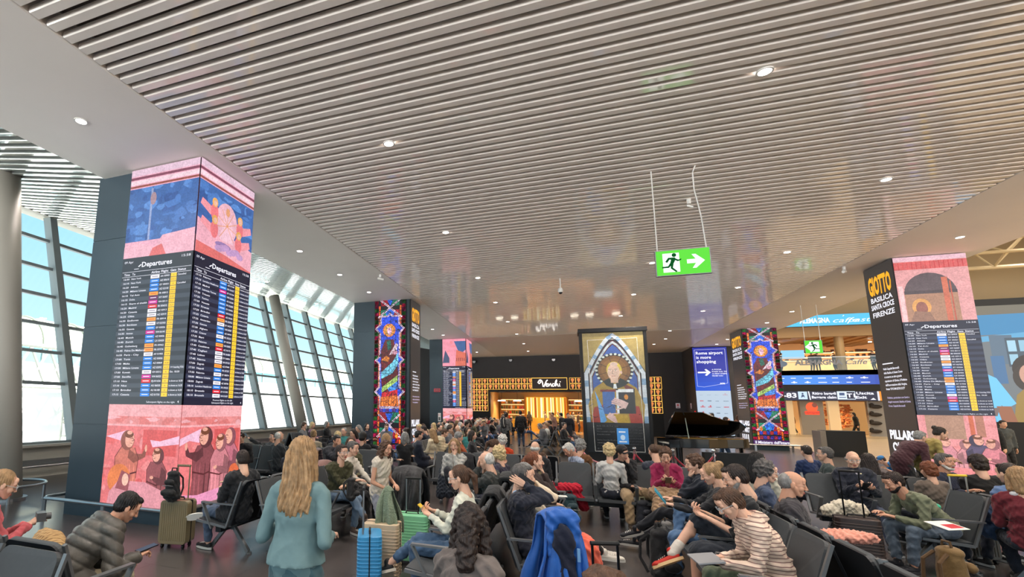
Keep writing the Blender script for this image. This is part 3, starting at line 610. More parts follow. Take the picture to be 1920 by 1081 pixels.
def fresco_cloister(a, x0, x1, z0, z1):
    """pink wall with tiled eave and round-headed opening"""
    w = x1-x0; h = z1-z0; a.rect(x0, z0, x1, z1, (226, 160, 160)); a.rect(x0, z1-.07*h, x1, z1, (234, 188, 200)); a.rect(x0, z1-.2*h, x1, z1-.08*h, (214, 96, 96))
    for q in range(16): a.rect(x0+w*q/16, z1-.2*h, x0+w*q/16+.012, z1-.08*h, (190, 70, 74), False)
    a.ell(x0+w*.45, z0+.42*h, w*.36, .32*h, (96, 80, 84)); a.rect(x0+w*.09, z0, x0+w*.81, z0+.42*h, (176, 130, 104)); a.rect(x0+w*.09, z0+.42*h, x0+w*.81, z0+.47*h, (80, 66, 70))
    a.rect(x0+w*.62, z0, x0+w*.7, z0+.66*h, (206, 110, 84)); a.rect(x0+w*.72, z0, x0+w*.74, z0+.6*h, (190, 90, 70)); a.rect(x0+w*.02, z0, x0+w*.08, z0+.55*h, (240, 196, 196))
    a.ell(x0+w*.3, z0+.22*h, w*.13, .13*h, (224, 160, 90)); a.ell(x0+w*.3, z0+.2*h, w*.08, .1*h, (150, 92, 80)); a.poly([(x0+w*.12, z0), (x0+w*.46, z0), (x0+w*.4, z0+.14*h), (x0+w*.2, z0+.16*h)], (150, 110, 92))
def fresco_crowd(a, x0, x1, z0, z1):
    w = x1-x0; h = z1-z0; wall_patch(a, x0, z0, x1, z1, (232, 150, 152), 31, [(226, 140, 140), (238, 160, 166)], 20); a.rect(x0+w*.1, z0+.62*h, x0+w*.6, z1, (176, 134, 112)); a.rect(x0+w*.66, z0+.66*h, x0+w*.72, z1, (206, 104, 72)); a.rect(x0+w*.74, z0+.66*h, x0+w*.85, z1, (180, 120, 100))
    for fx_, fh, cc, fl in ((.3, .66, (214, 140, 150), 1), (.58, .62, (222, 150, 156), 1), (.72, .7, (92, 80, 110), 1), (.9, .64, (216, 130, 140), -1)): friar(a, x0+w*fx_, z0, fh*h, cc, flip=fl)
    a.poly([(x0, z0), (x1, z0), (x1, z0+.14*h), (x0, z0+.2*h)], (234, 140, 140))

def stained(a, x0, x1, z0, z1, seed=3):
    """leaded stained-glass style panel with a haloed robed figure in a pointed blue medallion"""
    rr = random.Random(seed); w = x1-x0; h = z1-z0; cx = (x0+x1)/2; LD = (18, 10, 20)
    a.rect(x0, z0, x1, z1, LD); n = int(h/.16); cs = [(176, 30, 60), (48, 96, 40), (110, 50, 30), (200, 40, 90), (60, 130, 60), (130, 30, 70)]
    for k in range(n):
        zz = z0+h*k/n
        for xa in (x0+.01*w, x1-.12*w): a.rect(xa, zz+.012, xa+.11*w, zz+h/n-.012, cs[(k+(xa > cx)) % 6], False); 
    a.L += 1
    for xa in (x0+.14*w, x1-.19*w):
        for k in range(int(h/.22)): a.rect(xa, z0+.22*k+.01, xa+.05*w, z0+.22*k+.2, rr.choice([(226, 96, 30), (240, 120, 40), (200, 60, 30)]), False)
    a.L += 1
    def cross(zc, hh):
        c1 = [(150, 20, 40), (30, 120, 90), (30, 120, 90), (150, 20, 40)]
        for i, (sx_, sz_) in enumerate(((-1, 1), (1, 1), (-1, -1), (1, -1))): a.poly([(cx+sx_*.04*w, zc+sz_*hh*.2), (cx+sx_*.3*w, zc+sz_*hh*.2), (cx+sx_*.3*w, zc+sz_*hh), (cx+sx_*.1*w, zc+sz_*hh)], c1[i], False)
        a.L += 1
        a.poly([(cx-.1*w, zc-hh*.9), (cx+.1*w, zc-hh*.9), (cx+.16*w, zc-.3*hh), (cx, zc), (cx-.16*w, zc-.3*hh)], (40, 110, 230)); a.poly([(cx-.12*w, zc+hh*.9), (cx+.12*w, zc+hh*.9), (cx, zc+.2*hh)], (30, 90, 210))
        for s in (-1, 1): a.line([(cx-s*.32*w, zc+hh*.8), (cx+s*.32*w, zc-hh*.8)], .065, (236, 206, 226)); a.line([(cx-s*.32*w, zc+hh*.8), (cx+s*.32*w, zc-hh*.8)], .02, LD)
        for s in (-1, 1): a.ell(cx+s*.3*w, zc-hh*.9, .09*w, .05, (240, 220, 235)); a.ell(cx+s*.3*w, zc-hh*.95, .05*w, .03, (190, 30, 60))
    cross(z1-.3, .42); cross(z0+.95, .5)
    # blue and violet bands below
    for k, (zz, c1, c2) in enumerate(((z0+.05, (60, 40, 150), (150, 30, 60)), (z0+.28, (200, 40, 40), (40, 60, 190)), (z0+1.45, (40, 80, 220), (90, 40, 130)))):
        for q in range(6): a.rect(x0+w*(.2+.1*q), zz, x0+w*(.29+.1*q), zz+.16, c1 if q % 2 else c2, False)
        a.L += 1
    for q in range(3): a.poly([(cx+(q-1)*.24*w-.08, z0+.55), (cx+(q-1)*.24*w, z0+.7), (cx+(q-1)*.24*w+.08, z0+.55), (cx+(q-1)*.24*w, z0+.42)], [(240, 130, 40), (60, 150, 230), (240, 130, 40)][q])
    def med(s, zb, zt):
        return [(cx-.28*w*s, zb), (cx+.28*w*s, zb), (cx+.28*w*s, zb+.42), (cx+.43*w*s, zb+.62), (cx+.3*w*s, zb+.82), (cx+.3*w*s, (zb+zt)/2-.15), (cx+.42*w*s, (zb+zt)/2), (cx+.3*w*s, (zb+zt)/2+.15), (cx+.3*w*s, zt-.8), (cx+.43*w*s, zt-.6), (cx+.28*w*s, zt-.42), (cx+.28*w*s, zt-.1), (cx+.08*w, zt-.1), (cx, zt), (cx-.08*w, zt-.1),
                (cx-.28*w*s, zt-.1), (cx-.28*w*s, zt-.42), (cx-.43*w*s, zt-.6), (cx-.3*w*s, zt-.8), (cx-.3*w*s, (zb+zt)/2+.15), (cx-.42*w*s, (zb+zt)/2), (cx-.3*w*s, (zb+zt)/2-.15), (cx-.3*w*s, zb+.82), (cx-.43*w*s, zb+.62), (cx-.28*w*s, zb+.42)]
    zb, zt = z0+1.62, z1-.55; P = med(1.04, zb, zt); a.poly(P, (28, 70, 215)); a.line(P, .06, (235, 205, 225), True); a.line(P, .016, LD, True)
    H = zt-zb
    for q in range(40):   # small blue quarries
        px = rr.uniform(cx-.24*w, cx+.24*w); pz = rr.uniform(zb+.5*H, zt-.2); a.line([(px, pz), (px+rr.uniform(-.12, .12), pz+rr.uniform(-.12, .12))], .012, LD)
    # robed figure
    a.poly([(cx-.2*w, zb+.12), (cx+.24*w, zb+.12), (cx+.28*w, zb+.35*H), (cx+.2*w, zb+.62*H), (cx+.12*w, zb+.72*H), (cx-.14*w, zb+.72*H), (cx-.28*w, zb+.6*H), (cx-.26*w, zb+.3*H)], (104, 14, 22))
    a.poly([(cx-.26*w, zb+.3*H), (cx-.26*w, zb+.37*H), (cx+.1*w, zb+.48*H), (cx+.27*w, zb+.58*H), (cx+.28*w, zb+.46*H), (cx+.1*w, zb+.36*H)], (110, 196, 226)); a.poly([(cx-.24*w, zb+.16*H), (cx-.24*w, zb+.21*H), (cx+.26*w, zb+.34*H), (cx+.26*w, zb+.26*H)], (176, 214, 110)); a.poly([(cx-.05*w, zb+.2*H), (cx+.26*w, zb+.28*H), (cx+.26*w, zb+.2*H), (cx, zb+.15*H)], (60, 130, 220))
    a.poly([(cx-.24*w, zb+.1*H), (cx-.24*w, zb+.15*H), (cx+.26*w, zb+.19*H), (cx+.26*w, zb+.13*H)], (200, 24, 40)); a.poly([(cx-.3*w, zb+.05), (cx+.3*w, zb+.05), (cx+.26*w, zb+.13*H), (cx-.26*w, zb+.11*H)], (236, 120, 40))
    for q in range(7): a.line([(cx-.26*w+q*.08*w, zb+.02), (cx-.24*w+q*.08*w, zb+.14*H)], .014, LD)
    a.poly([(cx-.26*w, zb+.5*H), (cx-.05*w, zb+.48*H), (cx+.02*w, zb+.52*H), (cx-.1*w, zb+.55*H)], (226, 130, 40)); a.poly([(cx-.02*w, zb+.55*H), (cx+.2*w, zb+.68*H), (cx+.27*w, zb+.66*H), (cx+.2*w, zb+.58*H)], (238, 214, 226)); a.ell(cx+.17*w, zb+.58*H, .08*w, .09, (240, 170, 190)); a.poly([(cx-.06*w, zb+.6*H), (cx+.06*w, zb+.62*H), (cx+.02*w, zb+.72*H), (cx-.1*w, zb+.7*H)], (20, 96, 80))
    for q in range(9): a.line([(cx-.2*w+q*.05*w, zb+.2*H+.02*q), (cx-.17*w+q*.045*w, zb+.66*H)], .010, LD)
    hz = zb+.82*H; a.ell(cx-.02*w, hz, .2*w, .2*w, (236, 130, 40)); a.ell(cx-.02*w, hz, .16*w, .16*w, (250, 160, 60))
    for q in range(8): t = q*math.pi/4; a.line([(cx-.02*w+.1*w*math.cos(t), hz+.1*w*math.sin(t)), (cx-.02*w+.2*w*math.cos(t), hz+.2*w*math.sin(t))], .012, LD)
    a.ell(cx-.04*w, hz-.02, .105*w, .13*w, (214, 160, 70)); a.ell(cx-.01*w, hz-.02, .075*w, .105*w, (240, 180, 206)); a.rect(cx-.05*w, hz-.2, cx+.03*w, hz-.1, (240, 180, 206))
    a.line([(cx+.03*w, hz+.02), (cx+.06*w, hz-.03), (cx+.03*w, hz-.04)], .01, (90, 30, 60)); a.line([(cx-.03*w, hz+.015), (cx+.01*w, hz+.02)], .01, (90, 30, 60))
    a.text('S. APOSTOLO', cx, zb+.0, .06, (240, 235, 250), .4*w, align='c', bold=0.03)
    a.line([(x0, (z0+z1)/2), (x1, (z0+z1)/2)], .014, LD)

def giotto_face(a, x0, x1, z0, z1, big=True):
    w = x1-x0; cx = (x0+x1)/2; a.rect(x0, z0, x1, z1, (50, 48, 47)); OR = (250, 170, 30)
    a.text('GIOTTO', cx, z1-.82, .52, OR, w*.78, align='c', bold=0.045, cap=.72); a.text('BASILICA', cx, z1-1.06, .15, WH, w*.74, align='c', bold=0.02); a.text('SANTA CROCE', cx, z1-1.27, .15, WH, w*.78, align='c', bold=0.03); a.text('FIRENZE', cx, z1-1.5, .15, WH, w*.74, align='c', bold=0.02)
    z = 3.3; a.rect(x0+.2*w, z, x0+.55*w, z+.03, WH)
    for i, t in enumerate(('Nella Cappella Baroncelli', 'della Basilica di Santa Croce', 'si conserva un altro grande', 'capolavoro di Giotto, il Polittico', "dell'Incoronazione della Vergine,", 'firmato "OPUS MAGISTRI IOCTI"')): a.text(t, x0+.2*w, z-.16-.115*i, .062, WH, w*.021*len(t), bold=0.02, up=False)
    for i, t in enumerate(('Polittico, particolare con Santi e', 'Angeli musicanti, Basilica di Santa', 'Croce, Cappella Baroncelli')): a.text(t, x0+.2*w, z-.98-.115*i, .055, (200, 190, 230), w*.0205*len(t), bold=0.01, up=False)
    a.text('PILLARS', cx, 1.2, .24, WH, w*.8, align='c', bold=0.05); a.text('OF ART', cx, .86, .24, WH, w*.72, align='c', bold=0.05)
    for q in range(4): a.rect(cx-.26*w+.145*w*q, .36, cx-.26*w+.145*w*q+.075*w, .74, WH)
    a.L += 1

def pillar(nm, x0, x1, y0, y1, lab, screens, front_dark=None, seams=True, rail=True):
    """dark clad pillar; the lit screens are slabs standing 5 cm proud of it"""
    t = empty('display_pillar', ((x0+x1)/2, (y0+y1)/2, 0), 0, lab, 'pillar'); ox, oy = t.location.x, t.location.y
    b = MB(); zs = [0.0, 1.55, 3.3, 4.95, HC+.02] if seams else [0, HC+.02]
    for q in range(len(zs)-1): b.box(x0-ox, x1-ox, y0+.05-oy, y1-oy, zs[q]+(0.006 if q else 0), zs[q+1]-(0.006 if q < len(zs)-2 else 0))
    b.box(x0-ox+.01, x1-ox-.01, y0+.06-oy, y1-oy-.01, 0, HC); b.build('cladding', M_dark, t)
    if rail:
        r = MB(); g = .22; r.tube([(x0-g-ox, y1-oy, .3), (x0-g-ox, y0-g-oy+.1, .3), (x0-g+.1-ox, y0-g-oy, .3), (x1+g-.1-ox, y0-g-oy, .3), (x1+g-ox, y0-g+.1-oy, .3), (x1+g-ox, y1-oy, .3)], .03, 8)
        for px, py in ((x0-g+.1, y0-g), (x0-g, y1-.1), (x1+g-.1, y0-g), (x1+g, y1-.1), ((x0+x1)/2, y0-g)): r.box(px-ox-.035, px-ox+.035, py-oy-.012, py-oy+.012, 0, .3)
        o = r.build('guard_rail', M_steel, t)
    return t, ox, oy
ZB, ZT = .25, HC-.02
def slab(t, ox, oy, face, a0, a1, pos, name='screen', m=M_black):
    b = MB()
    if face == 'front': b.box(a0-ox, a1-ox, pos-oy, pos+.06-oy, ZB, ZT)
    elif face == 'right': b.box(pos-.06-ox, pos-ox, a0-oy, a1-oy, ZB, ZT)
    else: b.box(pos-ox, pos+.06-ox, a0-oy, a1-oy, ZB, ZT)
    return b.build(name, m, t)
def canvas(t, ox, oy, face, a0, pos, e=.003):
    if face == 'front': return Art((a0-ox, pos-e-oy, 0), (1, 0, 0), (0, 0, 1))
    if face == 'right': return Art((pos+e-ox, a0-oy, 0), (0, 1, 0), (0, 0, 1))
    return Art((pos-e-ox, a0-oy, 0), (0, -1, 0), (0, 0, 1))

# left pillar 1
t, ox, oy = pillar('p', -8.35, -5.87, 6.22, 7.74, 'large square pillar nearest the windows with flight boards over pink fresco pictures', None)
s = slab(t, ox, oy, 'front', -7.42, -5.84, 6.20); a = canvas(t, ox, oy, 'front', -7.42, 6.20); w_ = 1.59
fresco_low(a, 0, w_, .27, 1.9, 0); fresco_top(a, 0, w_, 4.49, ZT, 0); a.build('screen_image', M_ledg, t)
a = canvas(t, ox, oy, 'front', -7.42, 6.20, .02); board(a, 0, w_, 1.9, 4.49, ROWS_A, dim=True); a.build('departures_board', M_led, t)
s = slab(t, ox, oy, 'right', 6.20, 7.73, -5.83); a = canvas(t, ox, oy, 'right', 6.20, -5.83); w_ = 1.53
fresco_low(a, 0, w_, .27, 1.9, 1, 5); fresco_top(a, 0, w_, 4.49, ZT, 1); a.build('screen_image', M_ledg, t)
a = canvas(t, ox, oy, 'right', 6.20, -5.83, .02); board(a, 0, w_, 1.9, 4.49, ROWS_B, True); a.build('departures_board', M_led, t)
# left pillar 2
t, ox, oy = pillar('p', -8.22, -5.74, 17.97, 19.3, 'left pillar showing a stained glass saint with orange halo, dark text side to its right', None)
slab(t, ox, oy, 'front', -7.26, -5.92, 17.95); a = canvas(t, ox, oy, 'front', -7.26, 17.95); stained(a, 0, 1.335, .27, ZT); a.build('screen_image', M_ledl, t)
slab(t, ox, oy, 'right', 17.97, 19.28, -5.72); a = canvas(t, ox, oy, 'right', 17.97, -5.72); giotto_face(a, 0, 1.31, .27, ZT); a.build('screen_image', M_led, t)
# left pillar 3
t, ox, oy = pillar('p', -8.15, -5.84, 29.5, 31.3, 'far left pillar with small flight board between two salmon pink pictures', None)
slab(t, ox, oy, 'front', -7.28, -5.81, 29.48); a = canvas(t, ox, oy, 'front', -7.28, 29.48); w_ = 1.46
fresco_low(a, 0, w_, .27, 1.9, 1, 9); fresco_top_far(a, 0, w_, 4.49, ZT); a.build('screen_image', M_ledg, t)
a = canvas(t, ox, oy, 'front', -7.28, 29.48, .03); board(a, 0, w_, 1.9, 4.49, ROWS_A); a.build('departures_board', M_led, t)
slab(t, ox, oy, 'right', 29.48, 31.28, -5.79); a = canvas(t, ox, oy, 'right', 29.48, -5.79); w_ = 1.8
fresco_low(a, 0, w_, .27, 1.9, 0, 14); fresco_top_far(a, 0, w_, 4.49, ZT); a.build('screen_image', M_ledg, t)
a = canvas(t, ox, oy, 'right', 29.48, -5.79, .03); board(a, 0, w_, 1.9, 4.49, ROWS_B); a.build('departures_board', M_led, t)
sg = empty('wall_sign', (-7.95, 29.5, 0), 0, 'small red and white notice on the dark face of the far left pillar', 'sign', 'notices on the far left pillar')
a = Art((0, 0, 0), (1, 0, 0), (0, 0, 1)); a.rect(.1, 2.9, .5, 3.1, (170, 40, 50)); a.rect(.14, 2.93, .46, 3.07, (60, 40, 44)); a.text('USCITA', .3, 2.97, .06, (220, 80, 80), .24, align='c'); a.build('plate', M_led, sg)
sg = empty('wall_sign', (-7.7, 29.5, 0), 0, 'small white no-smoking style notice low on the far left pillar', 'sign', 'notices on the far left pillar')
a = Art((0, 0, 0), (1, 0, 0), (0, 0, 1)); a.rect(.1, 1.1, .28, 1.6, (220, 218, 214)); a.ell(.19, 1.48, .06, .06, (190, 60, 60)); a.ell(.19, 1.48, .04, .04, (235, 235, 235)); a.rect(.13, 1.15, .25, 1.35, (90, 90, 92)); a.build('plate', M_print, sg)
# right pillar 1
t, ox, oy = pillar('p', 8.68, 10.15, 17.2, 18.55, 'big right pillar with flight board, gold lettering on its dark left face', None, rail=False)
slab(t, ox, oy, 'front', 8.66, 10.17, 17.17); a = canvas(t, ox, oy, 'front', 8.66, 17.17); w_ = 1.51
fresco_crowd(a, 0, w_, .27, 1.87); fresco_cloister(a, 0, w_, 4.37, ZT); a.build('screen_image', M_ledg, t)
a = canvas(t, ox, oy, 'front', 8.66, 17.17, .02); board(a, 0, w_, 1.87, 4.37, ROWS_A); a.build('departures_board', M_led, t)
slab(t, ox, oy, 'left', 17.17, 18.55, 8.64); a = canvas(t, ox, oy, 'left', 18.55, 8.64); giotto_face(a, 0, 1.38, .27, ZT); a.build('screen_image', M_led, t)
# right pillar 2
t, ox, oy = pillar('p', 8.72, 10.2, 30.08, 32.0, 'far right pillar showing a stained glass saint above a line of white text', None, rail=False)
slab(t, ox, oy, 'front', 8.7, 10.2, 30.05); a = canvas(t, ox, oy, 'front', 8.7, 30.05); stained(a, 0, 1.5, .5, ZT, 8); a.rect(0, .27, 1.5, .5, (70, 30, 90)); a.build('screen_image', M_ledl, t); a = canvas(t, ox, oy, 'front', 8.7, 30.05, .02); a.rect(0, .27, 1.5, .5, (70, 30, 90)); a.text("Il Ministero dell'Intern", .08, .33, .13, WH, 1.42, bold=0.03); a.build('ticker', M_led, t)
slab(t, ox, oy, 'left', 30.05, 32.0, 8.68); a = canvas(t, ox, oy, 'left', 32.0, 8.68); giotto_face(a, 0, 1.95, .27, ZT); a.build('screen_image', M_led, t)
t2 = empty('guard_rail', (9.45, 29.75, 0), 0, 'low steel rail in front of the far right stained glass pillar', 'rail')
b = MB(); b.tube([(-1.1, 0, .28), (1.1, 0, .28)], .035, 8); b.box(-.8, -.72, -.02, .02, 0, .28); b.box(.72, .8, -.02, .02, 0, .28); b.build('rail', M_steel, t2)

# blue and white shopping panel at the end
t = empty('advert_tower', (9.1, 39.4, 0), 0, 'tall dark end block with blue "Rome airport is more shopping" screen', 'advertising display')
MB().box(-1.1, 1.48, -1.55, 1.58, 0, HC-.01).build('block', M_darkwall, t)
MB().box(-1.09, .91, -1.6, -1.55, .3, HC-.03).build('screen', M_black, t)
a = Art((-1.07, -1.605, 0), (1, 0, 0), (0, 0, 1)); W2 = 1.96
for q in range(10): a.rect(0, 3.25+.29*q, W2, 3.25+.29*(q+1), (36-q, 84-5*q, 200-6*q) if q < 4 else (34, 44, 150), False)
a.L += 1; a.line([(.12, 3.55), (.1, 6.0), (1.86, 6.02), (1.84, 3.75), (.5, 3.5), (.12, 3.55)], .015, (220, 225, 250))
for q, tx in enumerate(('Rome airport', 'is more', 'shopping')): a.text(tx, .18, 5.68-.29*q, .2, (245, 245, 255), (1.55, .86, 1.12)[q], bold=0.02, up=False)
a.poly([(.2, 4.42), (.2, 4.52), (.72, 4.52), (.6, 4.66), (.7, 4.7), (.95, 4.47), (.7, 4.24), (.6, 4.28), (.72, 4.42)], (245, 245, 255))
for q, tx in enumerate(('A POCHI', 'PASSI DA TE', 'A FEW STEPS', 'FROM YOU')): a.text(tx, 1.02, 4.62-.14*q, .075, (245, 245, 255), .075*len(tx), bold=0.02, up=False)
a.text('ADR', 1.7, 3.68, .1, (245, 245, 255), .3, align='r', bold=0.04)
a.rect(0, .35, W2, 3.25, (176, 192, 208))
rr = random.Random(4)
for r in range(7):
    for c in range(4):
        x = .18+.44*c; y = 2.95-.4*r; k = rr.random(); col = (90, 100, 116) if k < .7 else (190, 60, 70)
        a.rect(x, y, x+.3*rr.uniform(.6, 1), y+.035+.03*(k > .5), col, False)
        if k > .8: a.ell(x+.14, y+.1, .05, .05, col, up=False)
a.build('screen_image', M_led, t)
for i, (x, y) in enumerate(((1271, 760), (1284, 760))):
    p = aty(x, y, 41 if i == 0 else 37.8); tt = empty('wall_notice', (p.x if i == 0 else 7.98, 40.97 if i == 0 else 39.3, p.z), 0, ('small white notice plate on the dark wall', 'small white notice plate on the side of the advert block')[i], 'sign')
    a = Art((0, 0, 0), (1, 0, 0) if i == 0 else (0, -1, 0), (0, 0, 1)); a.rect(-.14, -.18, .14, .18, (214, 200, 206)); a.ell(0, .04, .07, .07, (190, 60, 70)); a.rect(-.08, -.14, .08, -.08, (120, 100, 110)); a.build('plate', M_print, tt)
p = aty(1288, 773, 37.8); tt = empty('extinguisher_sign', (7.98, 38.3, 1.6), 0, 'red fire extinguisher sign on the side of the advert block', 'sign'); a = Art((0, 0, 0), (0, -1, 0), (0, 0, 1)); a.rect(-.15, -.32, .15, .32, (205, 30, 36)); a.poly([(-.05, -.2), (.05, -.2), (.05, .1), (-.05, .1)], (240, 230, 230)); a.build('plate', M_led, tt)

# ------------------------------------------------------------------ free-standing leaded glass exhibit
t = empty('exhibit_panel', (1.7, 20.95, 0), 0, 'tall black framed stained glass exhibit of a haloed friar, free standing in the hall', 'exhibit')
X0, X1, Y0, Y1 = -1.17, 1.17, -.45, .45
b = MB(); b.box(X0-.02, X0+.08, Y0, Y1, 0, 4.92); b.box(X1-.08, X1+.02, Y0, Y1, 0, 4.92); b.box(X0, X1, Y0+.05, Y1, 0, .28); b.box(X0, X1, Y1-.05, Y1, 0, 4.92); b.build('frame', M_black, t)
MB().box(X0-.06, X1+.06, Y0-.04, Y1+.04, 4.92, 5.08).build('top_cap', M_black, t, bevel=.01)
MB().box(X0+.08, X1-.08, Y0+.06, Y0+.1, .28, 4.92).build('backing', M_black, t)
a = Art((X0+.09, Y0+.05, 0), (1, 0, 0), (0, 0, 1)); W3 = 2.16; cx = W3/2; LD = (16, 14, 20); z0 = 1.42; zt = 4.9
a.rect(0, z0, W3, zt, (150, 132, 78))
def arch(hw, zs_, za, n=9):   # pointed arch outline
    L = [(cx-hw, z0)]; 
    for q in range(n+1): t_ = q/n; L.append((cx-hw*(1-t_)**.72 if t_ < 1 else cx, zs_+(za-zs_)*t_))
    R = [(2*cx-x, y) for x, y in L[::-1]]
    return L+R
a.poly(arch(1.08, 3.35, 4.88), LD); 
def band(hw, zs_, za, wd, c1, c2, n=16):
    P = arch(hw, zs_, za, 12); tot = P
    for i in range(len(tot)-1):
        p, q = Vector(tot[i]), Vector(tot[i+1]); k = max(1, int((q-p).length/.22))
        for j in range(k):
            u = p.lerp(q, (j+.06)/k); v = p.lerp(q, (j+.94)/k); a.line([u, v], wd, c1 if (i+j) % 3 else c2)
band(1.0, 3.3, 4.8, .14, (186, 196, 204), (120, 150, 180)); a.poly(arch(.9, 3.25, 4.62), (66, 22, 26)); band(.84, 3.2, 4.52, .08, (176, 186, 190), (150, 160, 170)); a.poly(arch(.77, 3.15, 4.42), (52, 82, 150))
rr = random.Random(2)
for q in range(34):
    x = rr.uniform(.3, W3-.3); y = rr.uniform(z0, 3.9); a.line([(x, y), (x+rr.uniform(-.2, .2), y+rr.uniform(.08, .25))], .012, LD)
hz = 3.42; a.ell(cx, hz, .66, .66, LD)
for q in range(26): t_ = 2*math.pi*q/26; a.ell(cx+.63*math.cos(t_), hz+.63*math.sin(t_), .055, .045, (186, 196, 190), 6)
a.ell(cx, hz, .57, .57, (112, 74, 34)); a.ell(cx, hz, .45, .45, (126, 88, 40))
for q in range(8): t_ = q*math.pi/4+.3; a.line([(cx, hz), (cx+.57*math.cos(t_), hz+.57*math.sin(t_))], .016, LD)
# robe
a.poly([(.18, z0), (W3-.18, z0), (W3-.1, 2.1), (W3-.35, 2.75), (cx+.3, 3.05), (cx-.3, 3.05), (.35, 2.75), (.1, 2.1)], (146, 120, 40))
a.poly([(.18, z0), (.3, 2.0), (.62, 2.1), (.55, z0)], (140, 46, 34)); a.poly([(W3-.18, z0), (W3-.3, 2.05), (W3-.7, 2.1), (W3-.62, z0)], (146, 48, 34)); a.poly([(cx+.25, 2.95), (W3-.4, 2.7), (W3-.5, 2.35), (cx+.4, 2.6)], (96, 40, 32))
a.poly([(.62, 1.75), (1.05, 1.75), (1.05, 2.62), (.62, 2.62)], (52, 92, 156)); a.rect(.55, 2.6, 1.2, 2.68, (110, 30, 40)); a.poly([(.35, 2.65), (.6, 2.0), (.72, 1.5), (.62, z0), (.5, z0), (.45, 2.0)], (90, 150, 206))
for q in range(18):
    x = rr.uniform(.25, W3-.25); y = rr.uniform(z0, 2.7); a.line([(x, y), (x+rr.uniform(-.22, .22), y+rr.uniform(-.12, .2))], .016, LD)
a.poly([(cx-.42, 3.0), (cx-.2, 3.12), (cx, 2.86), (cx+.2, 3.12), (cx+.5, 2.95), (cx+.3, 2.8), (cx, 2.7), (cx-.3, 2.84)], (22, 30, 24)); a.poly([(cx-.07, 2.72), (cx+.07, 2.72), (cx+.04, 2.9), (cx-.04, 2.9)], (206, 214, 216))
a.ell(cx, hz+.02, .27, .32, (196, 176, 70)); a.ell(cx-.02, hz-.07, .22, .31, (206, 176, 158)); a.ell(cx, hz+.24, .14, .08, (206, 180, 166)); a.ell(cx+.24, hz-.08, .04, .07, (200, 168, 150)); a.rect(cx-.14, hz-.48, cx+.12, hz-.3, (196, 166, 148))
for s_ in (-1, 1): a.line([(cx-.04+s_*.1-.05, hz+.04), (cx-.04+s_*.1+.05, hz+.04)], .012, LD); a.ell(cx-.04+s_*.1, hz-.005, .035, .016, (240, 235, 225)); a.ell(cx-.04+s_*.1, hz-.005, .016, .016, LD)
a.line([(cx-.04, hz+.02), (cx-.08, hz-.12), (cx-.02, hz-.14)], .012, LD); a.line([(cx-.1, hz-.22), (cx+.04, hz-.22)], .014, (130, 60, 50))
# book and hands
a.rect(cx+.02, 1.78, cx+.66, 2.7, (20, 22, 24)); a.rect(cx+.02, 1.78, cx+.1, 2.66, (206, 214, 216)); a.rect(cx+.1, 2.58, cx+.62, 2.7, (206, 214, 216)); a.ell(cx+.36, 2.4, .07, .1, (186, 120, 30))
def art_hand(x, y, s, rot, col=(206, 176, 172)):
    def R_(px, py): c_, s_ = math.cos(rot), math.sin(rot); return (x+s*(px*c_-py*s_), y+s*(px*s_+py*c_))
    a.poly([R_(*p) for p in ((-.12, -.1), (.12, -.12), (.14, .1), (-.1, .12))], col)
    for k in range(4): a.line([R_(.12, .07-.055*k), R_(.36-.02*abs(k-1), .1-.06*k)], .046*s, col)
    a.line([R_(-.02, .1), R_(.14, .24)], .05*s, col)
    for k in range(3): a.line([R_(.14, .045-.055*k), R_(.34, .07-.06*k)], .008, (120, 70, 70))
art_hand(cx+.26, 2.12, 1.15, 2.75); art_hand(.86, 1.66, 1.0, -.6)
a.poly([(1.1, z0), (1.5, z0), (1.46, 1.72), (1.0, 1.76)], (170, 140, 40)); a.line([(.02, z0), (W3-.02, z0)], .02, LD)
a.rect(0, .3, W3, z0-.01, (26, 27, 29)); 
for q, tx in enumerate(("Storie della vita di un santo", "vetrata", "Vetri colorati e dipinti", "di maestro toscano", "", "Scenes from the life of a saint", "stained glass window", "Coloured and painted glass", "by a Tuscan master")):
    if tx: a.text(tx, .35, 1.28-.105*q, .05, (200, 200, 200), .026*len(tx), up=False)
for q in range(8): a.text(("La vetrata fu realizzata per la cappella", "e mostra il santo con il libro aperto", "sotto un arco a sesto acuto.", "", "The window was made for the chapel", "and shows the saint with his book", "beneath a pointed arch,", "set with lead and fired colour.")[q] or '.', 1.22, 1.26-.105*q, .036, (150, 150, 152), None if False else .7, up=False)
a.L += 2; a.line([(.26, .35), (.18, 4.62), (W3-.22, 4.66), (W3-.2, .38)], .012, (226, 222, 214)); a.line([(.26, .35), (W3-.2, .38)], .012, (226, 222, 214)); a.build('glass_picture', painted('stained glass print', .14, lit=True, grain=.22, gscale=5, rough=.25, fine=.12), t)
# ================================================================== SHOPS, CONCOURSE, OUTSIDE
M_gold = glow('gold light', (255, 196, 90), 1.0); M_warm = glow('warm light', (255, 214, 150), 1.5); M_ww = glow('warm white lamp', (255, 240, 215), 4.5)
M_wood = mat('warm wood', (176, 120, 66), rough=0.45, noise=(4, 0.12)); M_brown = mat('dark chocolate panel', (44, 26, 18), rough=0.4)
M_goldm = mat('brass', (200, 150, 70), rough=0.3, metal=0.8); M_cone = mat('bronze cone', (206, 130, 70), rough=0.4, emit=(0.55, rgb(226, 140, 80)))
